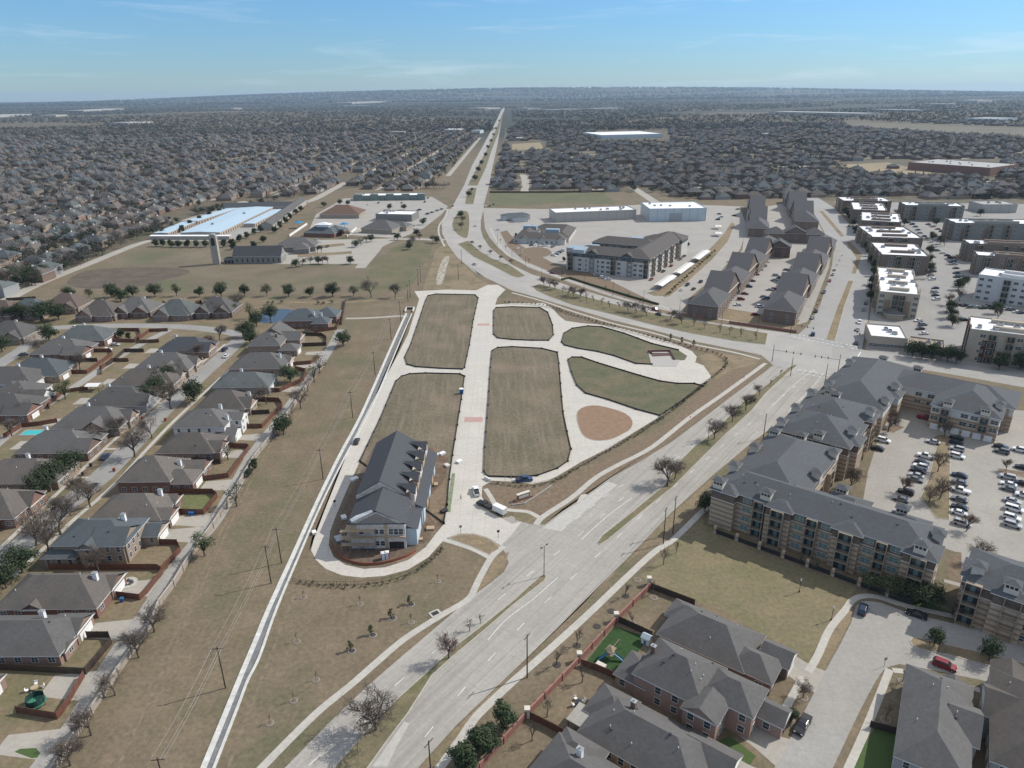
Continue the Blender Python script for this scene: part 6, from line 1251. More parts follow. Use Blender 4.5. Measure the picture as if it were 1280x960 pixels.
carrow('along the carport drive from the near end', GC, fb, [('sedan', 'red', 814, 350), ('sedan', 'darkblue', 829, 340), ('sedan', 'red', 839, 333), ('suv', 'grey', 850, 325), ('sedan', 'black', 855, 321)])
carrow('on the street between carports and townhouses', GC, fb, [('sedan', 'white', 852, 363), ('suv', 'darkblue', 859, 357), ('sedan', 'black', 867, 362), ('suv', 'black', 876, 353), ('sedan', 'silver', 622, 288), ('sedan', 'white', 647, 311)])
GT = 'cars in the townhouse court'
carrow('in the townhouse court counted from the far end', GT, LANE((966, 300), (935, 390)) + PI / 2, [('suv', 'white', 955, 333), ('suv', 'silver', 970, 345), ('sedan', 'silver', 968, 351), ('suv', 'black', 936, 359), ('sedan', 'red', 931, 368), ('sedan', 'silver', 962, 363), ('sedan', 'grey', 955, 372)])
carrow('parked beside the far townhouse row', GT, 0, [('sedan', 'grey', 922, 262), ('sedan', 'blue', 899, 268), ('suv', 'white', 901, 272), ('sedan', 'black', 918, 270), ('suv', 'darkblue', 897, 275)])
GD = 'cars along the divided street'
da = LANE((1017, 405), (1045, 330))
carrow('at the townhouse kerb of the divided street from the far end', GD, da, [('sedan', 'white', 1043, 338), ('sedan', 'silver', 1041, 344), ('sedan', 'red', 1037, 352), ('suv', 'grey', 1030, 366), ('sedan', 'black', 1020, 390), ('sedan', 'silver', 1016, 398)])
carrow('at the apartment kerb of the divided street', GD, da, [('sedan', 'darkblue', 1061, 283), ('suv', 'black', 1068, 291), ('sedan', 'grey', 1075, 304), ('sedan', 'black', 1084, 309), ('sedan', 'black', 1089, 350), ('sedan', 'red', 1086, 358), ('sedan', 'darkblue', 1082, 380), ('sedan', 'grey', 1079, 388), ('suv', 'white', 1074, 404), ('sedan', 'silver', 1072, 413), ('sedan', 'black', 1070, 430)])
GI = 'cars between the white-roofed apartment blocks'
carrow('in the inner lot between the white-roofed blocks', GI, .1, [('sedan', 'black', 1152, 275), ('sedan', 'blue', 1147, 288), ('suv', 'silver', 1150, 292), ('sedan', 'darkblue', 1155, 296), ('sedan', 'blue', 1144, 284), ('suv', 'black', 1177, 290), ('sedan', 'silver', 1180, 293), ('sedan', 'black', 1184, 297), ('sedan', 'white', 1178, 317), ('sedan', 'darkblue', 1184, 320), ('suv', 'black', 1188, 323), ('sedan', 'grey', 1195, 336), ('sedan', 'black', 1195, 342), ('suv', 'darkblue', 1196, 347),
    ('sedan', 'white', 1164, 335), ('sedan', 'silver', 1163, 345), ('sedan', 'darkblue', 1169, 361), ('suv', 'silver', 1168, 366), ('sedan', 'black', 1169, 370), ('sedan', 'red', 1199, 382), ('suv', 'grey', 1213, 385), ('suv', 'black', 1229, 386), ('pickup', 'darkblue', 1234, 384), ('sedan', 'silver', 1252, 386), ('sedan', 'white', 1258, 387), ('suv', 'grey', 1264, 388), ('sedan', 'white', 1271, 391), ('sedan', 'white', 1148, 402), ('suv', 'grey', 1153, 407)])
GQ = 'cars round the shops and the church'
carrow('in the church lot counted from the hall', GQ, 1.4, [('suv', 'darkblue', 372, 307), ('sedan', 'white', 390, 302), ('suv', 'silver', 396, 301), ('sedan', 'white', 402, 303), ('sedan', 'black', 409, 309), ('suv', 'grey', 374, 313)])
carrow('between restaurant and avenue', GQ, .8, [('sedan', 'darkblue', 492, 293), ('suv', 'black', 494, 290), ('sedan', 'white', 497, 288), ('sedan', 'black', 499, 285), ('suv', 'white', 520, 287), ('sedan', 'silver', 516, 283), ('suv', 'black', 534, 268), ('sedan', 'black', 540, 266), ('suv', 'grey', 546, 264), ('sedan', 'black', 552, 262), ('pickup', 'black', 524, 263), ('sedan', 'darkblue', 531, 274)])
carrow('in front of the long retail strip', GQ, 1.5, [('sedan', 'black', 473, 254), ('sedan', 'grey', 502, 254), ('suv', 'red', 531, 253), ('sedan', 'black', 535, 248), ('sedan', 'white', 460, 256), ('sedan', 'grey', 488, 256)])
carrow('waiting at the avenue crossing', GQ, PI / 2, [('sedan', 'black', 566, 258), ('sedan', 'white', 607, 258), ('suv', 'black', 612, 258), ('sedan', 'silver', 594, 283), ('sedan', 'black', 617, 256)])
carrow('at the drive-through behind the avenue', GQ, .3, [('sedan', 'darkblue', 632, 271), ('suv', 'white', 637, 273), ('sedan', 'black', 643, 272), ('suv', 'silver', 649, 271), ('sedan', 'grey', 636, 276)])
(w0, wa, ln) = front((643, 278), (660, 277)); wing('drive_through', 'small white drive-through building with grey roof', 'shop', w0, wa, [(0, 0, ln, 9, 4, None, .3), (-8, 12, ln + 14, 12, 4.2, None, .35)], whitest, roofs['blue'])
carrow('in the second bank of the inner lots', GI, .1, [(random.choice(('sedan', 'suv', 'sedan', 'pickup')), random.choice(('white', 'silver', 'black', 'grey', 'darkblue', 'beige', 'red')), x_, y_) for x_, y_ in [(1135, 279), (1140, 281), (1158, 299), (1163, 303), (1168, 309), (1171, 314), (1160, 281), (1166, 284), (1172, 287), (1196, 290), (1203, 312), (1208, 314), (1197, 352), (1198, 357), (1165, 340), (1165, 350), (1170, 375), (1206, 383), (1221, 385), (1241, 386), (1277, 392), (1205, 401), (1217, 403), (1230, 405), (1243, 408), (1150, 412), (1155, 418), (1166, 322), (1190, 328), (1192, 331)]])
carrow('in the townhouse drives counted from the near end', GT, 0, [(random.choice(('sedan', 'suv')), random.choice(('white', 'silver', 'black', 'grey', 'darkblue', 'red')), x_, y_) for x_, y_ in [(922, 382), (926, 375), (940, 352), (945, 344), (950, 338), (958, 328), (944, 394), (950, 384), (957, 374), (966, 362), (975, 348), (983, 338)]])
# white box trailer
x, y = P(624.5, 641); t = thing('box_trailer', 'white box trailer hitched behind the black pickup truck', 'trailer', (x, y), LANE((615, 638), (598, 630)))
t.scale = (.88, .9, .9); MB().box(-2.6, 2.4, -1.1, 1.1, .55, 2.75).build('body', white, t); MB().tube((2.4, 0, .55), (3.6, 0, .5), .06).build('hitch', dark, t)
wm = MB().tube((0, -.12, 0), (0, .12, 0), .36, n=12).mesh('wheel', tyre)
for sx in (-.6, .3):
    for sy in (-1.12, 1.12): link('wheel', wm, t, (sx, sy, .36))
MB().box(-2.63, -2.6, -1.0, 1.0, .65, 2.6).box(-2.65, -2.63, -.02, .02, .65, 2.6, 1).build('rear_door', [offwhite, dark], t)

# ================================================================== POLES, LAMPS, SIGNALS, WIRES
chain = [(526, 353), (513, 372), (501, 401), (489, 424), (469, 469), (441, 522), (404, 599), (352, 704), (282, 860), (212, 1004)]
for i, (px, py) in enumerate(chain): power_pole(px, py, 11.5, f'wooden power pole on the flume field, {nth(len(chain) - 1 - i)} from the lower picture edge', armrot=.1)
power_pole(523, 357, 11.5, 'wooden power pole close beside the farthest one of the flume line'); power_pole(510, 377, 11, 'wooden power pole next to the corner of the new lane'); power_pole(339, 729, 12, 'wooden power pole standing just below another by the flume')
for px, py, h, lb in [(659, 847, 12, 'power pole with short arms on the grass beside the diagonal road'), (829, 680, 12, 'power pole at the bend of the pavement, lower of two'), (841, 667, 12.5, 'power pole at the bend of the pavement, upper of two'), (540, 985, 12, 'power pole at the lower picture edge by the cedars'), (954, 548, 10, 'power pole beside the apartment corner lantern'),
     (577, 330, 11, 'dark pole on the far bend of the curved road'), (573, 350, 11, 'dark pole above the pale gravel track')]:
    power_pole(px, py, h, lb, armrot=1.0)
for (a, b) in zip(chain, chain[1:]):
    pa_, pb_ = P(*a), P(*b)
    for dx in (-1.1, .5, 1.1): wire((pa_[0] + dx, pa_[1], 11.3), (pb_[0] + dx, pb_[1], 11.3), .8, 'thin overhead wire sagging between the flume field power poles')
for i, (px, py, h, arms) in enumerate([(680, 720, 9.5, 2), (885, 551, 8.5, 2), (677, 350, 9, 1), (702, 350, 8, 1), (730, 361, 9, 1), (766, 370, 9, 1), (804, 382, 9.5, 1), (849, 394, 9.5, 1), (902, 404, 9, 1), (947, 414, 9, 1), (657, 335, 9, 1), (640, 326, 9, 1), (622, 305, 9, 1)]):
    street_lamp(px, py, h, ['twin-armed street lamp on the tip of the median at the entrance', 'twin-armed street lamp on the upper median beside a dark bare tree'][i] if i < 2 else f'single-armed dark lamp pole, {nth(i - 2)} along the curved road walk', arms, rot=(.8 if i < 2 else -1.2))
def signal(px, py, h, alen, rot, label):
    x, y = P(px, py); t = thing('traffic_signal', label, 'traffic signal', (x, y), rot, 'mast-arm traffic signals')
    MB().tube((0, 0, 0), (0, 0, h), .16, .1, 8).build('pole', dark, t); MB().tube((0, 0, h * .7), (alen, 0, h * .74), .09, .05, 6).build('mast_arm', dark, t)
    hm = MB().box(-.18, .18, -.15, .15, -.55, .55).mesh('signal_head', dark)
    for k in (.45, .7, .95): link('signal_head', hm, t, (alen * k, 0, h * .73))
signal(965, 452, 8.5, 13, LANE((965, 452), (1010, 460)), 'traffic signal with long arm on the corner of the development'); signal(1047, 466, 9, 11, LANE((1047, 466), (1000, 460)), 'traffic signal beside the apartment roof at the junction'); signal(1078, 436, 8.5, 11, LANE((1078, 436), (1040, 410)), 'traffic signal by the corner shop'); signal(988, 418, 8, 12, LANE((988, 418), (1020, 425)), 'traffic signal on the townhouse corner of the junction')
power_pole(1030, 484, 11, 'dark pole between diagonal road and apartment corner', 0); power_pole(988, 470, 9, 'dark pole on the upper median tip', 0)
# ornamental lamps on the lawn
for px, py, lb in [(1039, 775, 'black lamp post with white globe by the curved path'), (999, 740, 'small lamp post in the open lawn below the apartments')]:
    x, y = P(px, py); t = thing('lamp_post', lb, 'lamp post', (x, y)); MB().tube((0, 0, 0), (0, 0, .4), .2).tube((0, 0, .4), (0, 0, 3.6), .07).build('pole', dark, t); MB().tube((0, 0, 3.6), (0, 0, 4.1), .2, .16, 8).tube((0, 0, 4.1), (0, 0, 4.3), .16, .03, 8).build('lamp_head', white, t)
# flagpoles, signs, small furniture
for px, py, lb in [(632, 631, 'pale flagpole beside the entrance monument, nearer the pickup'), (639.5, 632, 'pale flagpole beside the entrance monument, nearer the brick sign')]:
    x, y = P(px, py); t = thing('flagpole', lb, 'flagpole', (x, y), 0, 'entrance flagpoles'); MB().tube((0, 0, 0), (0, 0, 12), .09, .05, 8).build('pole', metal_g, t); MB().tube((0, 0, 12), (0, 0, 12.25), .12, .12, 6).build('finial', metal_g, t)
x, y = P(654, 624); t = thing('monument_sign', 'low brick entrance monument with pale stone panel', 'sign', (x, y), .55)
MB().box(-3.2, 3.2, -.5, .5, 0, .6).box(-2.2, 2.2, -.4, .4, .6, 2.2).build('base', walls['red'], t); MB().box(-1.8, 1.8, -.46, -.41, .9, 1.9).build('panel', offwhite, t); MB().box(-2.4, 2.4, -.55, .55, 2.2, 2.4).build('coping', offwhite, t)
fence('garden_edging', [(640, 632), (655, 630), (668, 622), (690, 607)], .4, mat('edging_stone', (.36, .35, .33), (.28, .27, .25), 1), 'low stone edging beside the brick entrance monument', cat='edging', th=.3, post=50)
for px, py, lb in [(623, 672, 'small square road sign on the entrance bed corner'), (419, 634, 'small dark sign standing on the lane edge by the site'), (1105, 833, 'stop sign post on the red kerb corner'), (576, 666, 'short sign post at the edge of the entrance bed')]:
    x, y = P(px, py); t = thing('road_sign', lb, 'road sign', (x, y), .3, None); MB().tube((0, 0, 0), (0, 0, 2.6), .05).build('post', dark, t); MB().box(-.4, .4, -.03, .03, 1.8, 2.6).build('sign_panel', dark if 'dark' in lb or 'small sq' in lb else redpave, t)
for px, py, lb in [(863, 522, 'red hydrant on the verge midway up the diagonal road'), (930, 472, 'red hydrant near the junction end of the diagonal road')]:
    x, y = P(px, py); tag(MB().tube((0, 0, 0), (0, 0, .1), .2).tube((0, 0, .1), (0, 0, .65), .13).tube((0, 0, .65), (0, 0, .8), .15, .05).tube((-.25, 0, .45), (.25, 0, .45), .07).build('fire_hydrant', mat('hydrant_red', (.4, .06, .04), rough=.5), None, (x, y, 0)), lb, 'hydrant')
for px, py, c, lb in [(479.5, 699, 'blue', 'blue portable toilet with white roof inside the orange barrier'), (484, 698, 'red', 'red portable toilet beside the blue one')]:
    x, y = P(px, py); t = thing('portable_toilet', lb, 'portable toilet', (x, y), .2); cm = mat('toilet_' + c, {'blue': (.03, .16, .42), 'red': (.42, .06, .05)}[c], rough=.5)
    MB().box(-.6, .6, -.6, .6, 0, 2.1).build('cabin', cm, t); MB().box(-.64, .64, -.64, .64, 2.1, 2.22).box(-.4, .4, -.4, .4, 2.22, 2.34).build('roof', white, t); MB().box(-.4, .4, -.63, -.6, .1, 1.9).build('door', white, t)
for px, py, lb in [(238, 644, 'blue wheeled bin outside the green lawn fence'), (241.5, 644, 'second blue wheeled bin outside the green lawn fence'), (153, 752, 'blue wheeled bin outside the stone-ringed yard'), (104, 594, 'dark bin on the verge nearer the picture edge'), (114, 583, 'dark bin on the verge behind the blue car'), (143, 589, 'rust-red bin on the far kerb of the street'), (178, 524, 'small rust-red bin by the upper pavement'), (207, 526, 'rust-red bin opposite the bare street tree'), (577, 492, 'blue and white tank at the edge of the upper lot')]:
    x, y = P(px, py); cm = mat('bin_' + lb.split()[0], (.03, .12, .30) if 'blue' in lb else (.04, .04, .04) if 'dark' in lb else (.24, .06, .03), rough=.5); s = 2.2 if 'tank' in lb else 1.1
    t = thing('wheeled_bin' if 'bin' in lb else 'site_tank', lb, 'bin' if 'bin' in lb else 'tank', (x, y), .2); MB().add([(-.3 * s, -.3 * s, .05), (.3 * s, -.3 * s, .05), (.3 * s, .3 * s, .05), (-.3 * s, .3 * s, .05), (-.38 * s, -.38 * s, 1 * s), (.38 * s, -.38 * s, 1 * s), (.38 * s, .38 * s, 1 * s), (-.38 * s, .38 * s, 1 * s)], [(0, 3, 2, 1), (0, 1, 5, 4), (1, 2, 6, 5), (2, 3, 7, 6), (3, 0, 4, 7)]).build('body', cm, t); MB().box(-.4 * s, .4 * s, -.4 * s, .42 * s, s, 1.08 * s).build('lid', cm if 'tank' not in lb else white, t)
# silt fences round the lots
plast = mat('black_plastic', (.025, .025, .026), (.04, .04, .042), 2, rough=.7)
for pix, lb in [(L1 + L1[:1], 'black silt fence round the far upper lot'), ([L2[10]] + L2[11:12] + L2[-2:] + L2[:12], 'black silt fence round the lot of the unfinished townhouses'), (L3 + L3[:1], 'black silt fence round the small square lot'), (L4 + L4[:1], 'black silt fence round the largest central lot'), (L5[:8], 'black silt fence along the upper edge of the lens-shaped lot'), (L5[11:] + L5[:1], 'black silt fence along the lower edge of the lens-shaped lot'), (L6 + L6[:1], 'black silt fence round the lot above the oval green')]:
    fence('silt_fence', [P(x, y) for x, y in pix], .55, plast, lb, th=.05, post=13, pw=.55, group='black silt fences', ground=True, z=.1)
orange = mat('orange_mesh', (.30, .09, .055), (.24, .075, .045), 1)
fence('barrier_fence', [(413, 676), (418, 690), (432, 701), (455, 707), (482, 705), (508, 697), (520, 690)], .85, orange, 'orange mesh barrier curving round the front of the building site', sm=3, th=.05, post=4, pw=.06, z=.1)
iron_fence([(366, 727), (395, 731), (430, 731), (468, 729), (505, 720), (533, 704), (553, 684)], 'thin iron fence curving below the unfinished townhouses', h=1.2)
iron_fence([(613, 604), (650, 608), (690, 602), (725, 583), (765, 560), (800, 540), (835, 516), (870, 488), (893, 470), (905, 459), (906, 452), (895, 444), (870, 437), (840, 430), (800, 419), (760, 408), (715, 395), (690, 386), (660, 381), (630, 381)], 'thin iron fence along the hedge round the development', h=1.2)
iron_fence([(880, 655), (905, 664)], 'short iron fence by the apartment corner', h=1.4)
fence('retaining_wall', [(815, 443), (810, 440), (837, 439.5), (843, 450)], .8, mat('maroon_block', (.15, .05, .055), (.11, .04, .045), 1), 'maroon low wall round the small parking bay', cat='wall', th=.4, post=100, z=.1)
for q, lb in [([(606, 598), (613, 602)], 'white post wall at the corner of the central lot')]: fence('gate_wall', q, 1.0, white, lb, cat='wall', th=.5, post=50)
fence('low_hedge', [(703, 350), (712, 348), (740, 357), (790, 372), (822, 381)], 1.0, leaf, 'long dark clipped hedge before the pale apartment block', cat='hedge', th=1.2, post=1.1, pw=1.3)
fence('wooden_fence', [(612, 241), (700, 241), (755, 240)], 1.9, fence_dark, 'long dark fence between meadow and the houses beyond the cross road')
fence('townhouse_wall', [(852, 394), (880, 398)], 1.4, redwall, 'low brick wall before the carport-side townhouses', cat='wall', th=.3, post=5, pw=.5); fence('townhouse_wall', [(912, 404), (995, 416)], 1.4, redwall, 'low brick wall before the street-side townhouses', cat='wall', th=.3, post=5, pw=.5)
# rubble and pallets on the site
for i, (px, py, s, m_) in enumerate([(545, 570, 1.4, white), (553, 568, 1.6, white), (559, 583, 1.5, offwhite), (574, 578, 1.5, white), (545, 607, 1.3, ply), (538, 662, 1.6, ply), (525, 676, 1.2, ply), (443, 600, 1.8, white), (430, 648, 1.5, white), (424, 675, 2.2, metal_g), (393, 667, 1.2, white), (555, 640, 1.5, dark)]):
    x, y = P(px, py); t = thing('material_stack', ['white board stack nearest the far gable', 'white board stack next to the site edge', 'cream board stack by the green strip', 'white panel on the new street', 'bare timber stack beside the porches', 'bare timber stack near the lane bend', 'small timber stack at the site front', 'white board stack on the lane side', 'white board stack on the dark verge', 'grey bundle at the foot of the scaffolding', 'white box on the lane edge', 'black bundle near the entrance corner'][i], 'material stack', (x, y, .1), random.uniform(0, 3), 'building materials on the site')
    for k in range(3): MB().box(-s * .7, s * .7, -s * .5, s * .5, k * .25, k * .25 + .2).build('layer', m_, t)
# gardens: gazebo, timber patio roof, playset, furniture
x, y = P(848, 768, 2.5); t = thing('gazebo', 'green-roofed gazebo in the dry yard behind the long grey house', 'gazebo', (x, y), A1)
gr = MB(); hip(gr, 0, 0, 4.6, 4.0, 2.5, .5, .3); gr.build('roof', [mat('gazebo_roof', (.16, .185, .13), (.13, .15, .105), 1), white], t)
pm = MB().tube((0, 0, 0), (0, 0, 2.5), .12, n=6).mesh('post', fence_red)
for sx in (-2, 2):
    for sy in (-1.8, 1.8): link('post', pm, t, (sx, sy, 0))
x, y = P(733, 898, 2.8); t = thing('patio_roof', 'pale weathered timber patio roof on posts beside the single-storey house', 'patio roof', (x, y), A1)
MB().add([(-3.2, -2.6, 2.9), (3.2, -2.6, 2.9), (3.2, 2.6, 3.1), (-3.2, 2.6, 3.1), (-3.2, -2.6, 2.75), (3.2, -2.6, 2.75), (3.2, 2.6, 2.95), (-3.2, 2.6, 2.95)], [(0, 1, 2, 3), (4, 5, 1, 0), (5, 6, 2, 1), (6, 7, 3, 2), (7, 4, 0, 3), (7, 6, 5, 4)]).build('roof', ribbed('weathered_boards', (.36, .34, .30), (.29, .27, .24), 1, .5, .15), t)
for sx in (-2.9, 0, 2.9): link('post', pm, t, (sx, -2.3, 0))
x, y = P(723, 880); t = thing('patio_set', 'round patio table with four white chairs in the lower fenced yard', 'patio set', (x, y), .4)
MB().tube((0, 0, 0), (0, 0, .7), .06).tube((0, 0, .7), (0, 0, .76), .7, n=14).build('table', dark, t); chm = MB().tube((0, 0, .4), (0, 0, .5), .36, n=10).box(-.34, .34, .28, .36, .45, 1.0).tube((0, 0, 0), (0, 0, .4), .18, .1).mesh('chair', white)
for k in range(4): link('chair', chm, t, (1.25 * math.cos(k * PI / 2), 1.25 * math.sin(k * PI / 2), 0), k * PI / 2 - PI / 2)
x, y = P(763, 822); t = thing('playset', 'blue playset with slides on the artificial lawn', 'playset', (x, y), A1); bl_ = mat('play_blue', (.05, .22, .36), rough=.4); pw_ = mat('play_wood', (.30, .24, .17), (.24, .19, .14), 1)
MB().box(-.9, .9, -.9, .9, 1.3, 1.4).add([(-1, -1, 2.6), (1, -1, 2.6), (1, 1, 2.6), (-1, 1, 2.6), (0, 0, 3.4)], [(0, 1, 4), (1, 2, 4), (2, 3, 4), (3, 0, 4)]).build('tower', pw_, t)
for sx in (-.85, .85):
    for sy in (-.85, .85): MB().tube((sx, sy, 0), (sx, sy, 2.7), .07).build('leg', pw_, t)
for a in (.2, -2.2):
    T = Matrix.Rotation(a, 4, 'Z'); MB().add([T @ Vector(v) for v in [(.9, -.3, 1.4), (3.2, -.3, .15), (3.2, .3, .15), (.9, .3, 1.4), (.9, -.3, 1.65), (3.2, -.3, .4), (3.2, .3, .4), (.9, .3, 1.65)]], [(0, 1, 2, 3), (0, 4, 5, 1), (3, 2, 6, 7)]).build('slide', bl_, t)
MB().tube((0, .9, 2.4), (0, 4, 2.4), .07).tube((-.8, 4, 0), (0, 4, 2.4), .07).tube((.8, 4, 0), (0, 4, 2.4), .07).build('swing_frame', pw_, t)
x, y = P(808, 803); t = thing('playhouse', 'small white playhouse at the corner of the artificial lawn', 'playhouse', (x, y), A1); MB().box(-1, 1, -.9, .9, 0, 1.6).build('wall', white, t); g_ = MB(); hip(g_, 0, 0, 2, 1.8, 1.6, .6, .15, gable='x'); g_.build('roof', [mat('playhouse_roof', (.35, .42, .45), rough=.5), white], t); MB().box(-.3, .3, -.94, -.9, .1, 1.2).build('door', bl_, t)
x, y = P(751, 835); t = thing('storage_box', 'pale storage box against the lower turf fence', 'box', (x, y), A1); MB().box(-1.1, 1.1, -.6, .6, 0, 1).build('body', metal_g, t); MB().box(-1.15, 1.15, -.65, .65, 1, 1.1).build('lid', offwhite, t)
x, y = P(46, 881); t = thing('trampoline', 'round trampoline with dark safety net in the fenced yard', 'trampoline', (x, y)); MB().tube((0, 0, .7), (0, 0, .8), 2.0, n=20).build('mat_bed', mat('tramp_green', (.06, .22, .15), rough=.6), t)
r_ = MB()
for k in range(6): a = k * PI / 3; r_.tube((1.9 * math.cos(a), 1.9 * math.sin(a), 0), (1.75 * math.cos(a), 1.75 * math.sin(a), 2.6), .05, n=5)
r_.build('frame', dark, t); MB().tube((0, 0, .82), (0, 0, 2.3), 1.75, n=16, cap=False).build('net', mat('dark_net', (.02, .06, .05), rough=.9), t)
x, y = P(44, 862); t = thing('patio_set', 'patio table with pale cushions above the trampoline', 'patio set', (x, y), .4); MB().tube((0, 0, 0), (0, 0, .7), .08).tube((0, 0, .7), (0, 0, .76), .8, n=12).build('table', ply, t)
for k in range(4): link('chair', chm, t, (1.5 * math.cos(k * 1.57), 1.5 * math.sin(k * 1.57), 0), k * 1.57 - PI / 2)
x, y = P(159, 729); t = thing('rock_garden', 'stone-ringed bed of dark boulders in the dry yard', 'rock garden', (x, y)); MB().tube((0, 0, 0), (0, 0, .12), 2.6, n=14).build('edging', conc_walk, t)
for k in range(9): a = k * .8; MB().tube((1.3 * math.cos(a), .9 * math.sin(a), .1), (1.3 * math.cos(a), .9 * math.sin(a), .5 + .1 * (k % 3)), .5, .25, 6).build('boulder', mat('boulder', (.10, .105, .115), (.07, .073, .08), 2), t)
x, y = P(41, 541); t = thing('swimming_pool', 'small turquoise pool inside the brown fenced yard', 'pool', (x, y)); MB().box(-4.2, 4.2, -2.6, 2.6, 0, .15).build('deck', conc_old, t); MB().add([(-3.6, -2, .16), (3.6, -2, .16), (3.6, 2, .16), (-3.6, 2, .16)], [(0, 1, 2, 3)]).build('water', mat('pool_water', (.05, .42, .42), rough=.1), t)
x, y = P(117, 481, 2.5); t = thing('awning', 'white fabric awning on posts in a yard by the alley', 'awning', (x, y)); MB().add([(-3, -2.2, 2.5), (3, -2.2, 2.5), (3, 2.2, 2.5), (-3, 2.2, 2.5), (-3, 0, 3.1), (3, 0, 3.1)], [(0, 1, 5, 4), (4, 5, 2, 3)]).build('canopy', white, t)
for sx in (-2.8, 2.8):
    for sy in (-2, 2): link('post', pm, t, (sx, sy, 0))
x, y = P(249, 589, 2.5); t = thing('patio_umbrella', 'grey square patio cover behind the steep red brick house', 'patio cover', (x, y)); MB().add([(-2.4, -1.6, 2.4), (2.4, -1.6, 2.4), (2.4, 1.6, 2.4), (-2.4, 1.6, 2.4), (0, 0, 3)], [(0, 1, 4), (1, 2, 4), (2, 3, 4), (3, 0, 4)]).build('canopy', metal_g, t); MB().tube((0, 0, 0), (0, 0, 2.9), .08).build('post', dark, t)
solar = ribbed('solar_cells', (.02, .028, .05), (.026, .034, .06), 0, 1.0, .06, rough=.25)
for (x, y, z, rot, w_, d_, tilt_, lb) in [(-114.5, 272.8, 6.1, PI, 7, 3.2, .6, 'dark solar panels on the steep brown roof'), (19.5, 89.0, 5.0, A1, 6, 3, -.55, 'dark solar panels on the house at the lower picture edge')]:
    t = thing('solar_array', lb, 'solar panels', (x, y, z), rot); MB().box(-w_ / 2, w_ / 2, -d_ / 2, d_ / 2, 0, .08, 0, Matrix.Rotation(tilt_, 4, 'X')).build('panel', solar, t); MB().box(-w_ / 2, w_ / 2, -.05, .05, -.15, -.05, 0, Matrix.Rotation(tilt_, 4, 'X')).build('rail', metal_g, t)
# headwall of the flume
x, y = P(512, 388); t = thing('flume_headwall', 'white concrete headwall box at the top of the flume', 'headwall', (x, y)); MB().box(-2.6, -2.0, -4, 4, 0, 1.1).box(2.0, 2.6, -4, 4, 0, 1.1).build('side_wall', conc_white, t); MB().box(-1.98, 1.98, 3.4, 4, 0, 1.1).build('end_wall', conc_white, t); MB().box(-1.98, 1.98, 2.2, 3.38, .02, .9).build('culvert_opening', dark, t)
x, y = P(544, 767); t = thing('drain_grate', 'square storm drain with dark grate beside the pavement', 'drain', (x, y), .6); MB().box(-1.4, 1.4, -1.1, 1.1, 0, .14).build('curb', conc_walk, t); MB().box(-.9, .9, -.65, .65, .145, .16).build('grate', dark, t)
# people
def person(px, py, rot, label, shirt, trousers):
    x, y = P(px, py); t = thing('person', label, 'person', (x, y, .02), rot)
    sk = [((0, 0, .92), .13), ((0, 0, 1.15), .12), ((0, 0, 1.38), .15), ((0, 0, 1.52), .06), ((0, .01, 1.64), .095), ((0, .01, 1.74), .085), ((.1, 0, .88), .095), ((.12, .02, .48), .065), ((.13, 0, .07), .045), ((.13, .12, .03), .04), ((-.1, 0, .88), .095), ((-.13, -.06, .48), .065), ((-.14, -.1, .07), .045), ((-.14, .02, .03), .04),
          ((.2, 0, 1.42), .06), ((.27, .02, 1.14), .045), ((.28, .1, .9), .035), ((-.2, 0, 1.42), .06), ((-.28, -.02, 1.14), .045), ((-.29, .06, .9), .035)]
    ed = [(0, 1), (1, 2), (2, 3), (3, 4), (4, 5), (0, 6), (6, 7), (7, 8), (8, 9), (0, 10), (10, 11), (11, 12), (12, 13), (2, 14), (14, 15), (15, 16), (2, 17), (17, 18), (18, 19)]
    me = bpy.data.meshes.new('body'); me.from_pydata([v for v, r in sk], ed, []); o = link('body', me, t)
    md = o.modifiers.new('skin', 'SKIN'); 
    for i, (v, r) in enumerate(sk): me.skin_vertices[0].data[i].radius = (r, r)
    me.skin_vertices[0].data[0].use_root = True; s_ = o.modifiers.new('sub', 'SUBSURF'); s_.levels = 1; s_.render_levels = 1
    me.materials.append(shirt)
    MB().tube((0, .01, 1.68), (0, .01, 1.86), .11, .05, 10).build('hair', dark, t)
    lg = MB()
    for s in (-1, 1): lg.tube((s * .1, 0, .95), (s * .13, -.02 + s * .02, .12), .11, .07, 8)
    lg.build('trousers', trousers, t); return t
person(576, 624, .4, 'person in a pale shirt walking at the development entrance', mat('shirt_pale', (.6, .6, .58), rough=.9), mat('trousers_dark', (.04, .045, .06), rough=.9))
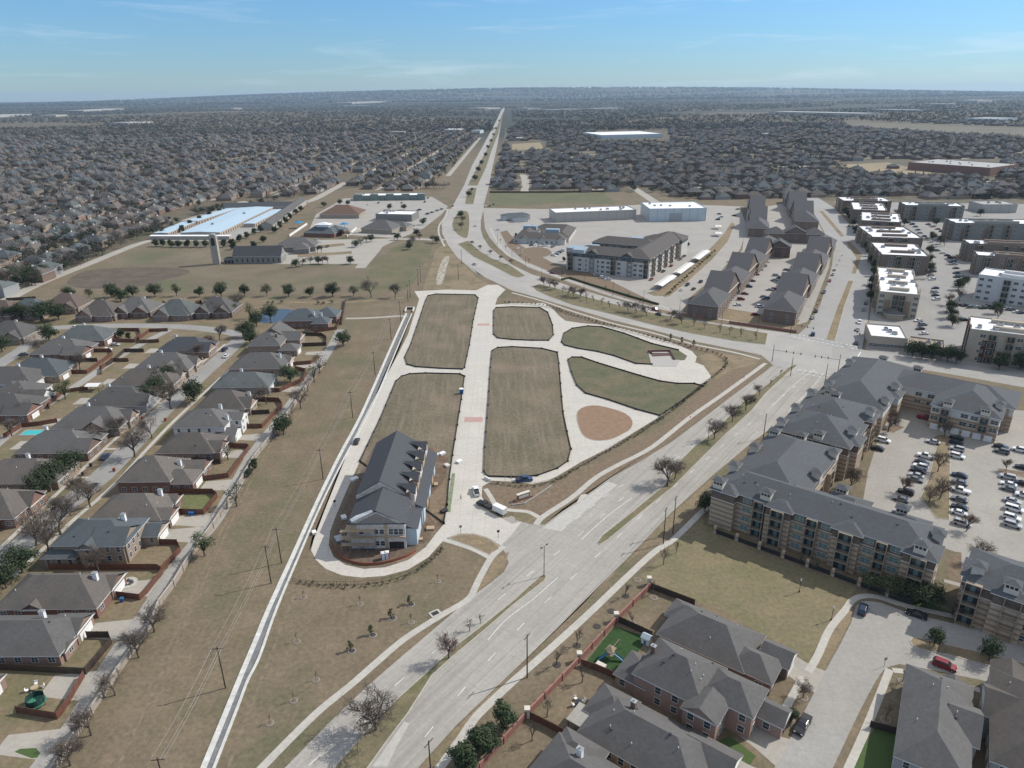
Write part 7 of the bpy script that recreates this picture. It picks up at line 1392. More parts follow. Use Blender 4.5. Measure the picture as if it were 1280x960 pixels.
# ================================================================== TREES AND SHRUBS NEAR BY
T_ = tree
GW = 'bare trees along the pale alley wall'
for i, (px, py, h) in enumerate([(193, 790, 7.5), (174, 822, 7.5), (144, 869, 6), (114, 919, 7), (88, 957, 8)]): T_('bare', px, py, h, f'spreading bare tree outside the pale wall, {nth(4 - i)} from the lower picture edge', GW)
for k, px, py, h, lb in [('sparse', 296, 633, 7.5, 'half-bare tree at the wall beside the long alley fence'), ('olive', 256, 695, 7, 'olive-green tree at the wall above the two-storey tan house yard'), ('oak', 355, 543, 8.5, 'round dark oak on the field edge by the upper alley'), ('oak', 429, 433, 8.5, 'dark oak at the field corner below the alley head'), ('sparse', 400, 466, 8, 'half-bare tree on the field edge, upper of the thin pair'), ('sparse', 393, 478, 8, 'half-bare tree on the field edge, lower of the thin pair'),
    ('thin', 385, 489, 6.5, 'thin bare tree beside the alley bend'), ('bare', 376, 511, 8, 'bare tree between alley and field above the dark oak'), ('oak', 363, 478, 8.5, 'round oak inside the yard of the wide grey house'), ('oak', 28, 716, 8.5, 'dark oak in front of the brown-roofed house by the street'), ('bare', 45, 682, 10, 'large pale bare tree over the street, lower of a pair'), ('bare', 76, 668, 10.5, 'large bare tree over the street, upper of a pair'), ('bare', 113, 634, 8, 'bare tree beside the black car'), ('bare', 168, 571, 10, 'wide bare tree before the steep red brick house'),
    ('oak', 90, 592, 9, 'big oak on the lawn beside the blue car'), ('oak', 66, 606, 9, 'big dark oak left of another before the white-chimneyed house'), ('bare', 120, 557, 7, 'bare tree beside the front walk of the arched-trim house'), ('oak', 185, 504, 8.5, 'dark street oak, lower of two before the patterned gable'), ('oak', 207, 481, 9, 'dark street oak, upper of two before the canvas awning house'), ('oak', 243, 502, 10, 'big oak across the street from the pair'), ('bare', 214, 511, 11, 'wide grey bare tree over the upper street'), ('bare', 275, 425, 8, 'bare tree at the corner of the cross street'),
    ('bare', 247, 447, 7, 'bare street tree before the charcoal house'), ('bare', 236, 456, 7, 'bare street tree before the big white chimney'), ('vase', 262, 436, 7, 'reddish bare street tree near the corner'), ('vase', 228, 466, 7, 'reddish bare street tree by the pavement'), ('olive', 82, 499, 8, 'olive tree spreading over the alley yard'), ('oak', 27, 401, 11, 'part of the big evergreen clump nearest the picture edge'), ('oak', 52, 402, 12, 'middle tree of the big evergreen clump'), ('oak', 74, 400, 10, 'tree of the big evergreen clump beside the red-brown roof'),
    ('oak', 62, 427, 10, 'evergreen over the short street bend'), ('oak', 3, 440, 9, 'dark evergreen at the picture edge on the short street'), ('oak', 151, 377, 10, 'evergreen behind the round-arched entry house'), ('cedar', 152, 422, 5, 'bushy evergreen inside the red fenced yard'), ('cedar', 161, 424, 4, 'smaller bushy evergreen inside the red fenced yard'), ('oak', 308, 421, 9, 'oak at the end of the street turning circle'), ('oak', 321, 408, 9, 'oak behind the many-gabled house'), ('oak', 338, 399, 9, 'oak beside the blue roofs'), ('oak', 313, 430, 9, 'oak before the many-gabled house'),
    ('sparse', 313, 398, 9, 'half-bare tree at the pond bank'), ('bare', 297, 386, 9, 'grey bare tree behind the last cross-street house'), ('oak', 292, 392, 6, 'dark evergreen beside the last cross-street house'), ('cedar', 318, 586, 3.5, 'round dark bush by the alley, upper'), ('cedar', 311, 596, 3, 'round dark bush by the alley, lower'), ('bare', 124, 715, 7, 'bare tree in the yard beside the red-brown fence'), ('bare', 270, 395, 8, 'bare tree before the grey cross-street house'), ('bare', 100, 462, 7, 'bare tree in the dry yard by the alley'), ('bare', 35, 520, 6, 'bare tree in the yard with bright fence'),
    ('sparse', 285, 575, 6, 'half-bare yard tree behind the steep red brick house'), ('bare', 333, 505, 7, 'bare tree in the yard above the white-gabled house'), ('bare', 55, 444, 8, 'bare tree by the short street'), ('bare', 15, 545, 7, 'bare tree by the pool fence'), ('oak', 197, 492, 8.5, 'dark street oak filling the gap between the pair'), ('oak', 53, 618, 8.5, 'dark evergreen against the white-chimneyed house wall'), ('oak', 78, 600, 7.5, 'evergreen between the two big lawn oaks'), ('oak', 8, 735, 8, 'dark evergreen at the picture edge below the street'), ('bare', 222, 476, 8, 'bare tree before the two-gabled house'), ('bare', 148, 545, 7, 'bare tree beside the stone-gabled house walk'), ('oak', 38, 392, 10, 'evergreen at the back of the big clump'), ('oak', 63, 395, 10, 'evergreen joining the back of the big clump'), ('oak', 14, 400, 9, 'lowest evergreen of the big clump'), ('bare', 98, 625, 7, 'bare tree on the lawn beside the red bin'), ('bare', 190, 548, 8, 'bare tree by the street before the low-ridged house'), ('bare', 60, 690, 9, 'pale bare tree between the large street pair')]:
    T_(k, px, py, h * (1.0 if k == 'oak' else 1.15), lb)
for i, (px, py) in enumerate([(87, 374), (112, 372), (140, 372), (166, 371), (194, 371), (221, 370), (250, 371), (277, 371), (306, 370), (334, 370), (361, 371), (388, 371), (416, 371), (442, 370)]):
    T_('oak' if i % 4 != 1 else 'olive', px, py, [8.5, 7, 9.8, 8, 9.2][i % 5], f'round evergreen in the row across the church field, {nth(i)} from the field road', 'evergreen row across the church field', wide=.95)
T_('bare', 464, 372, 12, 'wide bare tree at the end of the evergreen row'); T_('bare', 494, 373, 10, 'bare tree near the power poles on the green mound')
for i, px in enumerate([165, 178, 205, 214, 222, 230, 247, 256, 264, 288, 335, 341, 352, 398, 404, 415]): T_('shrub', px, 378 + (px % 3), 2.2, 'dark clipped bush in the line below the evergreen row', 'clipped bushes below the evergreen row', wide=1.3)
for k, px, py, h, lb, w in [('vase', 561, 823, 8, 'bare tree with upright branches on the lower median', 1), ('bare', 470, 912, 9.5, 'dense grey bare tree lowest on the median', 1.3), ('thin', 587, 789, 3.5, 'small bare bush on the median beyond the upright tree', 1.4), ('thin', 601, 779, 2.6, 'tiny bare bush near the median tip', 1.3), ('bare', 834, 608, 10, 'dark bare tree with wide crown on the upper median', 1.1), ('bare', 843, 599, 7, 'smaller bare tree touching the wide one on the median', 1),
    ('bare', 892, 549, 8, 'bare tree beside the twin lamp on the median', 1), ('bare', 915, 528, 7.5, 'bare tree on the median above the twin lamp', 1), ('bare', 932, 513, 8, 'tall bare tree next to last on the median', 1), ('bare', 949, 494, 5, 'small bare tree last on the median', 1), ('thin', 962, 483, 4, 'thin bare tree near the junction tip', 1), ('thin', 975, 470, 4, 'thinnest bare tree at the junction tip', 1), ('oak', 881, 640, 6.5, 'dark evergreen at the apartment corner', .85),
    ('cedar', 630, 910, 6.6, 'upper cedar beside the red brick wall', 1), ('cedar', 605, 942, 7.2, 'middle dark cedar beside the red brick wall', 1.1), ('cedar', 580, 962, 7, 'lowest dark cedar beside the red brick wall', 1.1), ('cedar', 612, 926, 5, 'cedar filling the gap in the group', 1),
    ('thin', 782, 745, 5, 'young bare tree in a dark mulch ring nearest the fence corner', 1), ('thin', 721, 807, 5.5, 'young bare tree in a dark mulch ring beside the turf corner', 1), ('thin', 696, 831, 5.5, 'young bare tree in a dark mulch ring by the power pole', 1), ('thin', 829, 706, 5.5, 'young bare tree by the pavement bend', 1), ('thin', 845, 691, 4, 'small young tree above the pavement bend', 1), ('thin', 790, 780, 4.5, 'sapling in a white ring in the gazebo yard', 1), ('thin', 728, 853, 5, 'sapling behind the turf fence', 1), ('thin', 684, 896, 5, 'sapling at the wall in the patio yard', 1), ('thin', 665, 926, 5, 'sapling at the wall in the lowest yard', 1), ('thin', 817, 742, 4, 'bare sapling at the top fence corner', 1),
    ('oak', 1167, 808, 5.5, 'olive-brown tree on the street island, nearer the junction', .8), ('oak', 1236, 825, 6, 'dark green tree on the street island, nearer the edge', .8), ('bare', 1004, 872, 4.5, 'grey bare tree in a stone ring by the driveway', 1), ('cedar', 989, 902, 4, 'dark evergreen in a ring beside the pickup', .9), ('thin', 1128, 852, 5, 'sapling in a square planter before the narrow house', .8), ('thin', 1107, 900, 5, 'sapling in the lower square planter', .8),
    ('bare', 1222, 702, 7, 'bare tree beside the paved walk at the car park', 1), ('vase', 1208, 664, 6.5, 'reddish bare tree at the end of the car rows', 1.1), ('bare', 1174, 624, 8, 'tall bare tree on the tree island', .9), ('bare', 1172, 590, 7.5, 'bare tree midway on the tree island', .9), ('bare', 1180, 546, 7, 'bare tree at the far end of the tree island', .9), ('bare', 1160, 628, 6, 'low bare tree at the near end of the tree island', 1.1), ('vase', 1128, 616, 6.5, 'bare tree over the black cars', 1.1), ('bare', 1062, 612, 8, 'bare tree in the apartment courtyard', 1), ('bare', 1110, 540, 7.5, 'bare tree where the apartment wings meet', 1), ('bare', 1119, 532, 7, 'second bare tree where the apartment wings meet', 1), ('vase', 1257, 589, 5, 'bare tree on the outer parking island', 1),
    ('olive', 1085, 738, 6, 'grey-green tree against the apartment front, first from the lawn', 1.2), ('olive', 1105, 745, 6.5, 'grey-green tree against the apartment front, second from the lawn', 1.2), ('olive', 1125, 748, 6.5, 'grey-green tree against the apartment front, third from the lawn', 1.2), ('oak', 1140, 750, 6, 'dark tree against the apartment front, fourth from the lawn', 1.2), ('oak', 1158, 757, 6.5, 'dark tree at the apartment end wall', 1.2), ('bare', 1190, 768, 6, 'bare bush mass by the walk below the end wall', 1.4), ('bare', 1226, 770, 7, 'bare tree before the edge apartment block', 1.2), ('oak', 1268, 778, 7, 'dark evergreen before the edge apartment block', .9), ('sparse', 1000, 705, 4, 'thin tree before the second apartment tower', 1), ('sparse', 1020, 712, 4, 'reddish bush before the apartment patios', 1.2)]:
    T_(k, px, py, h, lb, wide=w)
ringm = mat('ring_stone', (.27, .25, .22), (.21, .195, .17), 1.2); dmulch = mat('dark_mulch', (.05, .045, .042), (.07, .06, .055), 1.5)
def ring(px, py, r, m_in, m_out=None):
    x, y = P(px, py); mb = MB(); mb.tube((0, 0, 0), (0, 0, .06), r, n=14)
    if m_out: mb.tube((0, 0, .06), (0, 0, .14), r * 1.0, r * .9, 14)
    mb.tube((0, 0, .141 if m_out else .06), (0, 0, .15 if m_out else .07), r * .72 if m_out else r * .95, n=14, m=1); struct(mb.build('planting_ring', [m_out or m_in, m_in], None, (x, y, .0)))
for px, py in [(782, 745), (721, 807), (696, 831), (764, 764), (746, 783)]: ring(px, py, 1.0, dmulch)
for px, py in [(797, 725), (817, 747), (790, 780), (1004, 872), (989, 904), (1128, 852), (1107, 900)]: ring(px, py, 1.1, mulch, ringm)
yp = [(512, 755), (489, 772), (464, 793), (438, 813)]
for i, (px, py) in enumerate(yp): T_('yaupon', px, py, 3.4, f'small upright evergreen in a stone ring, {nth(i)} from the storm drain', 'small upright evergreens on the slope'); ring(px + 2, py + 1, 1.0, dmulch, ringm)
for i, (px, py) in enumerate([(450, 755), (371, 802), (395, 850), (367, 876), (337, 904), (379, 747), (514, 778), (547, 727)]): T_('thin', px, py, 2.8, f'tiny leafless sapling in a stone ring, {nth(i)} of the slope saplings', 'leafless saplings on the slope', wide=.5); ring(px, py, .9, mulch, ringm)
# rows of shrubs
def shrub_row(pix, n, label, group, h=1.2, kinds=('shrub', 'olshrub'), sm=4, jit=.25):
    pts = smooth([P(x, y) for x, y in pix], False, 8); d = [0]
    for a, b in zip(pts, pts[1:]): d.append(d[-1] + math.dist(a, b))
    for i in range(n):
        s = (i + .5) / n * d[-1]; k = next(q for q in range(len(d) - 1) if d[q + 1] >= s); f = (s - d[k]) / (d[k + 1] - d[k]); x = pts[k][0] * (1 - f) + pts[k + 1][0] * f + random.uniform(-jit, jit); y = pts[k][1] * (1 - f) + pts[k + 1][1] * f + random.uniform(-jit, jit)
        T_(random.choice(kinds), 0, 0, h * random.uniform(.75, 1.25), label, group, world=(x, y))
shrub_row([(370, 728), (405, 733), (440, 734), (470, 732), (505, 723), (533, 707), (555, 686)], 24, 'low shrub in the row along the iron fence below the unfinished townhouses', 'shrubs below the unfinished townhouses', 1.3)
shrub_row([(618, 604), (650, 609), (690, 604), (725, 585), (765, 562), (800, 542), (835, 518), (872, 489)], 58, 'low shrub in the hedge row between oval green and pavement', 'shrubs beside the diagonal footpath', 1.3)
shrub_row([(872, 489), (895, 470), (907, 459), (908, 451), (896, 443), (870, 436), (840, 429)], 26, 'low shrub in the hedge curve round the development corner', 'shrubs round the development corner', 1.5)
shrub_row([(840, 429), (800, 418), (760, 407), (715, 394), (690, 385), (660, 380), (628, 379)], 44, 'low shrub in the hedge row beside the curved road', 'shrubs beside the curved road', 1.6)
shrub_row([(855, 500), (862, 496), (880, 484), (825, 521), (845, 508)], 14, 'low shrub on the edge of the lot above the oval green', 'shrubs at the lot edge', 1.2)
GM = 'bushy young trees on the curved median'
for i, (px, py, k) in enumerate([(680, 357, 'bare'), (687, 359, 'bare'), (694, 362, 'bare'), (703, 366, 'thin'), (717, 371, 'bare'), (725, 372, 'bare'), (733, 376, 'thin'), (742, 378, 'thin'), (752, 381, 'thin'), (762, 385, 'thin'), (774, 386, 'thin'), (795, 392, 'bare'), (822, 398, 'thin'), (838, 400, 'bare'), (852, 405, 'bare'), (867, 408, 'thin'), (880, 411, 'thin'), (900, 416, 'thin'), (912, 418, 'thin'), (926, 421, 'thin'), (945, 425, 'thin'), (710, 369, 'bare'), (785, 389, 'bare'), (808, 395, 'bare')]):
    T_(k, px, py, 6.5 if k == 'bare' else 5.2, f'bushy leafless young tree on the curved median, {nth(i)} from the entrance side', GM, wide=1.25)
for i, (px, py) in enumerate([(838, 425), (852, 429), (867, 433), (640, 330), (625, 325), (613, 318), (600, 312), (590, 306)]): T_('yaupon' if i < 3 else 'bare', px, py, 4, f'small upright evergreen beside the curved road hedge, {nth(i)} from the lens lot' if i < 3 else f'bare bush on the inner median of the far curve, {nth(i - 3)} from the lamp', wide=1.2)
for i, (px, py) in enumerate([(576, 272), (578, 279), (577, 287), (586, 246), (589, 241), (594, 226), (598, 215), (602, 206), (607, 196), (610, 186), (614, 178), (617, 170), (620, 162), (624, 152)]): T_('oak' if i % 3 == 0 or i > 4 else 'bare', px, py, 7.5 if i < 5 else 9, f'tree on the avenue median, {nth(i)} from the curve', 'trees on the avenue median')
for i, (px, py) in enumerate([(1073, 300), (1083, 312), (1090, 330), (1092, 345), (1088, 366), (1062, 276), (1052, 262), (1048, 258), (1056, 267), (1059, 271), (1066, 283), (1069, 291), (1077, 304), (1080, 309), (1087, 320), (1093, 336), (1090, 356), (1088, 376)]): T_('oak', px, py, 7, f'dark street tree before the white-roofed blocks, number {nth(i)} in planting order' if 0 else f'dark street tree hugging the white-roofed blocks along the divided street, {nth(i)} of its line', 'dark street trees before the white-roofed blocks', wide=.8)
for i, (px, py) in enumerate([(1140, 446), (1152, 448), (1165, 449), (1184, 452), (1195, 455), (1248, 462), (1275, 462)]): T_('oak', px, py, 8.5, f'dark evergreen behind the cross road pavement, {nth(i)} from the corner shop', 'dark evergreens behind the cross road', wide=.9)
for i, (px, py) in enumerate([(1186, 381), (1187, 390), (1188, 398), (1190, 408), (1199, 376), (1204, 358), (1198, 362), (1244, 392), (1246, 400), (1165, 300), (1175, 305), (1162, 318), (1180, 308), (1138, 372), (1140, 380), (1136, 388), (1160, 348), (1160, 330), (1162, 340), (1205, 322), (1195, 330), (1210, 300), (1170, 282), (1130, 282), (1120, 270), (1225, 270)]): T_('oak' if i % 4 else 'bare', px, py, 7.5, f'car park tree among the white-roofed blocks, {nth(i)} counted from the beige block', 'trees among the white-roofed blocks', wide=.9)
for i, (px, py) in enumerate([(370, 334), (378, 333), (388, 330), (398, 330), (403, 330), (410, 330), (438, 330), (397, 316), (402, 316), (445, 309), (451, 307), (458, 304), (464, 302), (380, 312), (436, 297), (427, 295), (510, 308), (516, 305), (512, 312), (524, 300), (541, 303), (546, 304)]): T_('bare' if i % 3 else 'oak', px, py, 6.5, f'small tree in the church and restaurant lots, {nth(i)} from the nave', 'small trees round the church lots')
for i, (px, py) in enumerate([(195, 308), (204, 308), (214, 309), (224, 309), (235, 309), (246, 309), (257, 309), (280, 309), (290, 307), (300, 302), (309, 298), (318, 293), (326, 290), (292, 312), (305, 318), (318, 311), (330, 303), (344, 291), (350, 285), (357, 279), (363, 274), (370, 268), (376, 264), (238, 283), (250, 277), (262, 272), (275, 267), (228, 290)]): T_('cedar', px, py, 7, f'dark screening evergreen round the storage units, {nth(i)} from the field road', 'screening evergreens round the storage units', wide=1.1)
for i, (px, py) in enumerate([(405, 259), (425, 256), (435, 257), (487, 262), (505, 262), (521, 295), (529, 281), (497, 300)]): T_('oak', px, py, 6.5, f'rounded evergreen near the shops, {nth(i)} from the nursery side', 'rounded evergreens near the shops')
for i, (px, py) in enumerate([(625, 303), (632, 312), (650, 323), (661, 329), (704, 345), (757, 364), (785, 372), (803, 378), (820, 300), (860, 308), (850, 312), (645, 296), (660, 294), (705, 327)]): T_('thin' if i < 8 else 'cedar', px, py, 4, f'young planting in the apartment beds, {nth(i)} from the clubhouse drive', 'young plantings in the apartment beds')
for i in range(20): T_('shrub', 834 + i * 3.1, 370 - i * 2.9, 2.6, 'dark shrub in the hedge beside the carports', 'shrubs beside the carports')
for i in range(14): T_('olshrub', 1012 + i * 3.1, 401 - i * 6.2, 1.8, 'straw-coloured shrub in the strip beside the divided street', 'shrubs beside the divided street')
# ================================================================== THE OLDER NEIGHBOURHOODS BEHIND
def inside(pt, poly):
    x, y = pt; c = False; n = len(poly)
    for i in range(n):
        x1, y1 = poly[i]; x2, y2 = poly[i - 1]
        if (y1 > y) != (y2 > y) and x < (x2 - x1) * (y - y1) / (y2 - y1) + x1: c = not c
    return c
LEFT_ = [P(*p) for p in [(-300, 420), (10, 368), (60, 346), (130, 313), (190, 290), (245, 268), (300, 250), (395, 246), (425, 226), (455, 238), (540, 238), (560, 222), (580, 195), (600, 165), (613, 148), (300, 140), (-100, 148), (-600, 190)]]
RIGHT_ = [P(*p) for p in [(616, 238), (625, 200), (637, 160), (650, 148), (1000, 144), (1350, 160), (1500, 255), (1280, 250), (1030, 247), (905, 250), (840, 248), (825, 240), (800, 236), (760, 240)]]
HOLES = [[P(*p) for p in h] for h in [[(1040, 203), (1112, 200), (1250, 198), (1250, 224), (1150, 222), (1085, 220)], [(1055, 151), (1290, 159), (1450, 170), (1450, 178), (1200, 169), (1055, 159)], [(742, 160), (835, 160), (840, 178), (742, 178)], [(636, 177), (682, 176), (688, 189), (636, 190)], [(198, 268), (300, 248), (390, 243), (402, 256), (390, 300), (200, 310)], [(1220, 258), (1290, 258), (1290, 270), (1220, 270)]]]
HOLES += [[P(*p) for p in h] for h in [[(645, 217), (664, 217), (672, 240), (650, 240)], [(785, 233), (806, 233), (840, 250), (815, 250)], [(405, 246), (425, 218), (447, 214), (440, 232), (425, 250)]]]
def free(pt, reg): return inside(pt, reg) and not any(inside(pt, h) for h in HOLES)
far_list = []
frng = random.Random(5)
BANDS = []
def plan(reg, ang, o, region):
    ux, uy = math.cos(ang), math.sin(ang); vx, vy = -uy, ux; row = 0; t = -2600.0; k = 0
    rows = []; sts = MB()
    while t < 3600:
        s = -4200.0; items = []
        while s < 4200:
            s += frng.uniform(17, 22)
            x, y = o[0] + ux * s + vx * t + frng.uniform(-2, 2), o[1] + uy * s + vy * t + frng.uniform(-2, 2)
            if 250 < y < 2900 and abs(x) < y * .86 + 60 and free((x, y), reg) and frng.random() > .13: items.append((x, y, ang + (0 if k % 2 else PI) + frng.choice((0, 0, PI / 2))))
        if items: rows.append(items)
        if k % 2 and items:
            ss = sorted((it[0] - o[0]) * ux + (it[1] - o[1]) * uy for it in items); tv = t + 18; BANDS.append((o, ux, uy, tv))
            for a_, b_ in zip(ss, ss[1:]):
                if b_ - a_ < 70:
                    q = [(o[0] + ux * s_ + vx * w_, o[1] + uy * s_ + vy * w_, .06) for s_, w_ in ((a_, tv - 4), (b_, tv - 4), (b_, tv + 4), (a_, tv + 4))]
                    sts.add(q, [(0, 1, 2, 3)])
        k += 1; t += 27 if k % 2 else 36
    for items in rows:
        for it in items: far_list.append((*it, region, frng.random()))
    struct(sts.build('neighbourhood_street', conc_tan)); return rows
a_l = LANE((12, 373), (190, 303))
plan(LEFT_, a_l, P(100, 320), 'beyond the church field')
plan(RIGHT_, R_(4), P(800, 225), 'beyond the cross road')
far_list.sort(key=lambda h: h[0] ** 2 + h[1] ** 2)
# nearest ones are houses of their own
fh_m = [roofs['grey'], roofs['brown'], roofs['blue'], mat('far_shingles', (.10, .098, .10), (.07, .07, .073), .3)]
def far_house_mesh(v):
    mb = MB(); rb = MB(); r = random.Random(v); h = r.choice((3.2, 3.4, 5.6)); bl = [(0, 0, 19, 13, h, None, .65), (r.choice((-5, 5)), r.choice((-5, 5)), 8, 8, h - .1, r.choice((None, 'y')), .65)]
    for cx, cy, w, d, hh, k, pit in bl: mb.box(cx - w / 2, cx + w / 2, cy - d / 2, cy + d / 2, 0, hh); hip(rb, cx, cy, w, d, hh, pit, .45, gable=k)
    ch = MB().box(-.55, .55, -.45, .45, h + 1, h + 5.4); wn = MB()
    for s in (-1, 1):
        for q in range(5): wn.box(-8 + q * 4 - .8, -8 + q * 4 + .8, s * 6.51 - .02, s * 6.51 + .02, 1, 2.5)
    return mb, rb, ch, wn
FH = [far_house_mesh(v) for v in range(6)]; FHM = {}
N_IND = 215
pal = [('grey', 'brown'), ('brown', 'tan'), ('grey', 'pink'), ('brown', 'brown'), ('blue', 'tan'), ('dark', 'tan'), ('brown', 'brown'), ('green', 'grey')]
cnt = {}
tree_spots = []
for i, (x, y, a, region, rr) in enumerate(far_list):
    for q in range(3 if frng.random() < .3 else 2):
        aa = frng.uniform(0, 6.28); d = frng.uniform(9, 15); tree_spots.append((x + d * math.cos(aa), y + d * math.sin(aa), region))
    if i < N_IND:
        v = int(rr * 97) % 6; pr, pw2 = pal[int(rr * 1000) % len(pal)]; n = cnt[region] = cnt.get(region, 0) + 1
        t = thing('brick_house', f"{'charcoal' if pr == 'dark' else pr}-roofed {pw2 if pw2 in ('white', 'tan') else 'brick'} house among trees, {nth(n - 1)} nearest of those {region}", 'house', (x, y), a, f'houses {region}')
        for nm, mb, mm in (('wall', FH[v][0], walls[pw2]), ('roof', FH[v][1], [roofs[pr], white]), ('chimney', FH[v][2], white)):
            key = (nm, v, pr if nm == 'roof' else pw2 if nm == 'wall' else '')
            if key not in FHM: FHM[key] = mb.mesh(nm, mm)
            if nm == 'chimney' and rr < .4: continue
            link(nm, FHM[key], t)
def mass(name, V, F, MI, mats, kind='stuff'):
    me = bpy.data.meshes.new(name); nv, nf = len(V), len(F); k = F.shape[1]
    me.vertices.add(nv); me.vertices.foreach_set('co', V.astype(np.float32).ravel()); me.loops.add(nf * k); me.loops.foreach_set('vertex_index', F.astype(np.int32).ravel())
    me.polygons.add(nf); me.polygons.foreach_set('loop_start', np.arange(0, nf * k, k, dtype=np.int32)); me.polygons.foreach_set('material_index', MI.astype(np.int32)); 
    for m in mats: me.materials.append(m)
    me.update(calc_edges=True); o = link(name, me); o['kind'] = kind; return o
def scatter(tpl, xs, ys, rot, sc, z=None):
    """copies of a quad template (n,4,3) at points -> verts, faces"""
    n = len(xs); c, s = np.cos(rot), np.sin(rot); T = tpl.reshape(1, -1, 3) * sc[:, None, :]
    X = T[..., 0] * c[:, None] - T[..., 1] * s[:, None] + xs[:, None]; Y = T[..., 0] * s[:, None] + T[..., 1] * c[:, None] + ys[:, None]; Z = T[..., 2] + (0 if z is None else z[:, None])
    V = np.stack([X, Y, Z], -1).reshape(-1, 3); F = np.arange(len(V)).reshape(-1, 4); return V, F
# far houses as one mass: quads only
def house_tpl(h, pit, gx=9.8, gy=7.0):
    q = []; x, y = gx - .4, gy - .4
    for a, b in (((-x, -y), (x, -y)), ((x, -y), (x, y)), ((x, y), (-x, y)), ((-x, y), (-x, -y))): q.append([(*a, 0), (*b, 0), (*b, h), (*a, h)])
    r = gy * pit; X = gx - gy
    q += [[(-gx, -gy, h), (gx, -gy, h), (X, 0, h + r), (-X, 0, h + r)], [(gx, gy, h), (-gx, gy, h), (-X, 0, h + r), (X, 0, h + r)], [(gx, -gy, h), (gx, gy, h), (X, 0, h + r), (X, 0, h + r + .01)], [(-gx, gy, h), (-gx, -gy, h), (-X, 0, h + r), (-X, 0, h + r + .01)]]
    c = [(-.6, 1.5), (.6, 1.5), (.6, 2.5), (-.6, 2.5)]
    for i in range(4): a, b = c[i], c[(i + 1) % 4]; q.append([(*a, h + 2), (*b, h + 2), (*b, h + r + 2.4), (*a, h + r + 2.4)])
    return np.array(q, float)
rest = [h for h in far_list[N_IND:] if frng.random() > .5 * min(1, max(0, (math.hypot(h[0], h[1]) - 900) / 700))]
fw = [mat('far_wall_a', (.17, .125, .105), (.13, .10, .085), .4), mat('far_wall_b', (.24, .20, .165), (.19, .16, .135), .4), mat('far_wall_c', (.20, .16, .135), (.16, .13, .11), .4)]
fm = [roofs['grey'], roofs['brown'], roofs['blue'], fh_m[3], fw[0], fw[1], fw[2], walls['grey'], white]
if rest:
    A = np.array([(h[0], h[1], h[2]) for h in rest]); n = len(A); VV, FF, MM = [], [], []; off = 0
    pick = rng.integers(0, 2, n)
    for k, tp in enumerate((house_tpl(3.3, .68), house_tpl(5.4, .62))):
        B = A[pick == k]; m = len(B); V, F = scatter(tp, B[:, 0], B[:, 1], B[:, 2], np.stack([rng.uniform(.85, 1.1, m), rng.uniform(.85, 1.2, m), rng.uniform(.9, 1.15, m)], -1))
        ri = rng.integers(0, 4, m); wi = rng.choice([4, 5, 6, 7], m, p=[.38, .3, .28, .04]); mi = np.concatenate([np.repeat(wi[:, None], 4, 1), np.repeat(ri[:, None], 4, 1), np.full((m, 4), 5)], 1).ravel()
        VV.append(V); FF.append(F + off); MM.append(mi); off += len(V)
    mass('distant_houses', np.concatenate(VV), np.concatenate(FF), np.concatenate(MM), fm)
# far trees
def twig_tpl(n, h, w, sw, seed, ln=(1.2, 2.6)):
    r = np.random.default_rng(seed); q = []
    q.append([(-.2, 0, 0), (.2, 0, 0), (.12, 0, h * .55), (-.12, 0, h * .55)])
    for i in range(n):
        d = r.normal(size=3); d[2] = abs(d[2]) * .8 + .15; d /= np.linalg.norm(d); L0 = r.uniform(.25, .75); p0 = np.array([d[0] * w * .5 * L0, d[1] * w * .5 * L0, h * .35 + d[2] * h * .6 * L0]); dd = d + r.normal(size=3) * .35; dd /= np.linalg.norm(dd); p1 = p0 + dd * r.uniform(*ln)
        sd_ = np.cross(dd, r.normal(size=3)); sd_ /= np.linalg.norm(sd_); a = sd_ * sw * r.uniform(.5, 1.2); q.append([p0 - a, p0 + a, p1 + a * .6, p1 - a * .6])
    return np.array(q, float)
def leaf_tpl(n, h, w, s, seed):
    r = np.random.default_rng(seed); q = [[(-.2, 0, 0), (.2, 0, 0), (.12, 0, h * .4), (-.12, 0, h * .4)]]; cl = [(r.uniform(-.28, .28) * w, r.uniform(-.28, .28) * w, h * r.uniform(.42, .75), w * r.uniform(.18, .3)) for _ in range(6)]
    for i in range(n):
        c = cl[i % 6]; d = r.normal(size=3); d /= np.linalg.norm(d); p = np.array(c[:3]) + d * c[3] * r.uniform(.6, 1); nn = d + r.normal(size=3) * .4; u = np.cross(nn, r.normal(size=3)); u /= np.linalg.norm(u); v = np.cross(nn, u); v /= np.linalg.norm(v); a, b = u * s * r.uniform(.5, 1), v * s * r.uniform(.35, .8); q.append([p - a, p - b, p + a, p + b])
    return np.array(q, float)
tree_spots = [t for t in tree_spots if free((t[0], t[1]), LEFT_) or free((t[0], t[1]), RIGHT_)]
for reg, n in ((RIGHT_, 5000), (LEFT_, 5600)):
    c = 0
    while c < n:
        y = frng.uniform(500, 2900); x = frng.uniform(-.8, .85) * y
        if free((x, y), reg): tree_spots.append((x, y, 'x')); c += 1
c = 0
while c < 750:
    y = frng.uniform(480, 1050); x = frng.uniform(-.8, -.1) * y
    if free((x, y), LEFT_): tree_spots.append((x, y, 'x')); c += 1
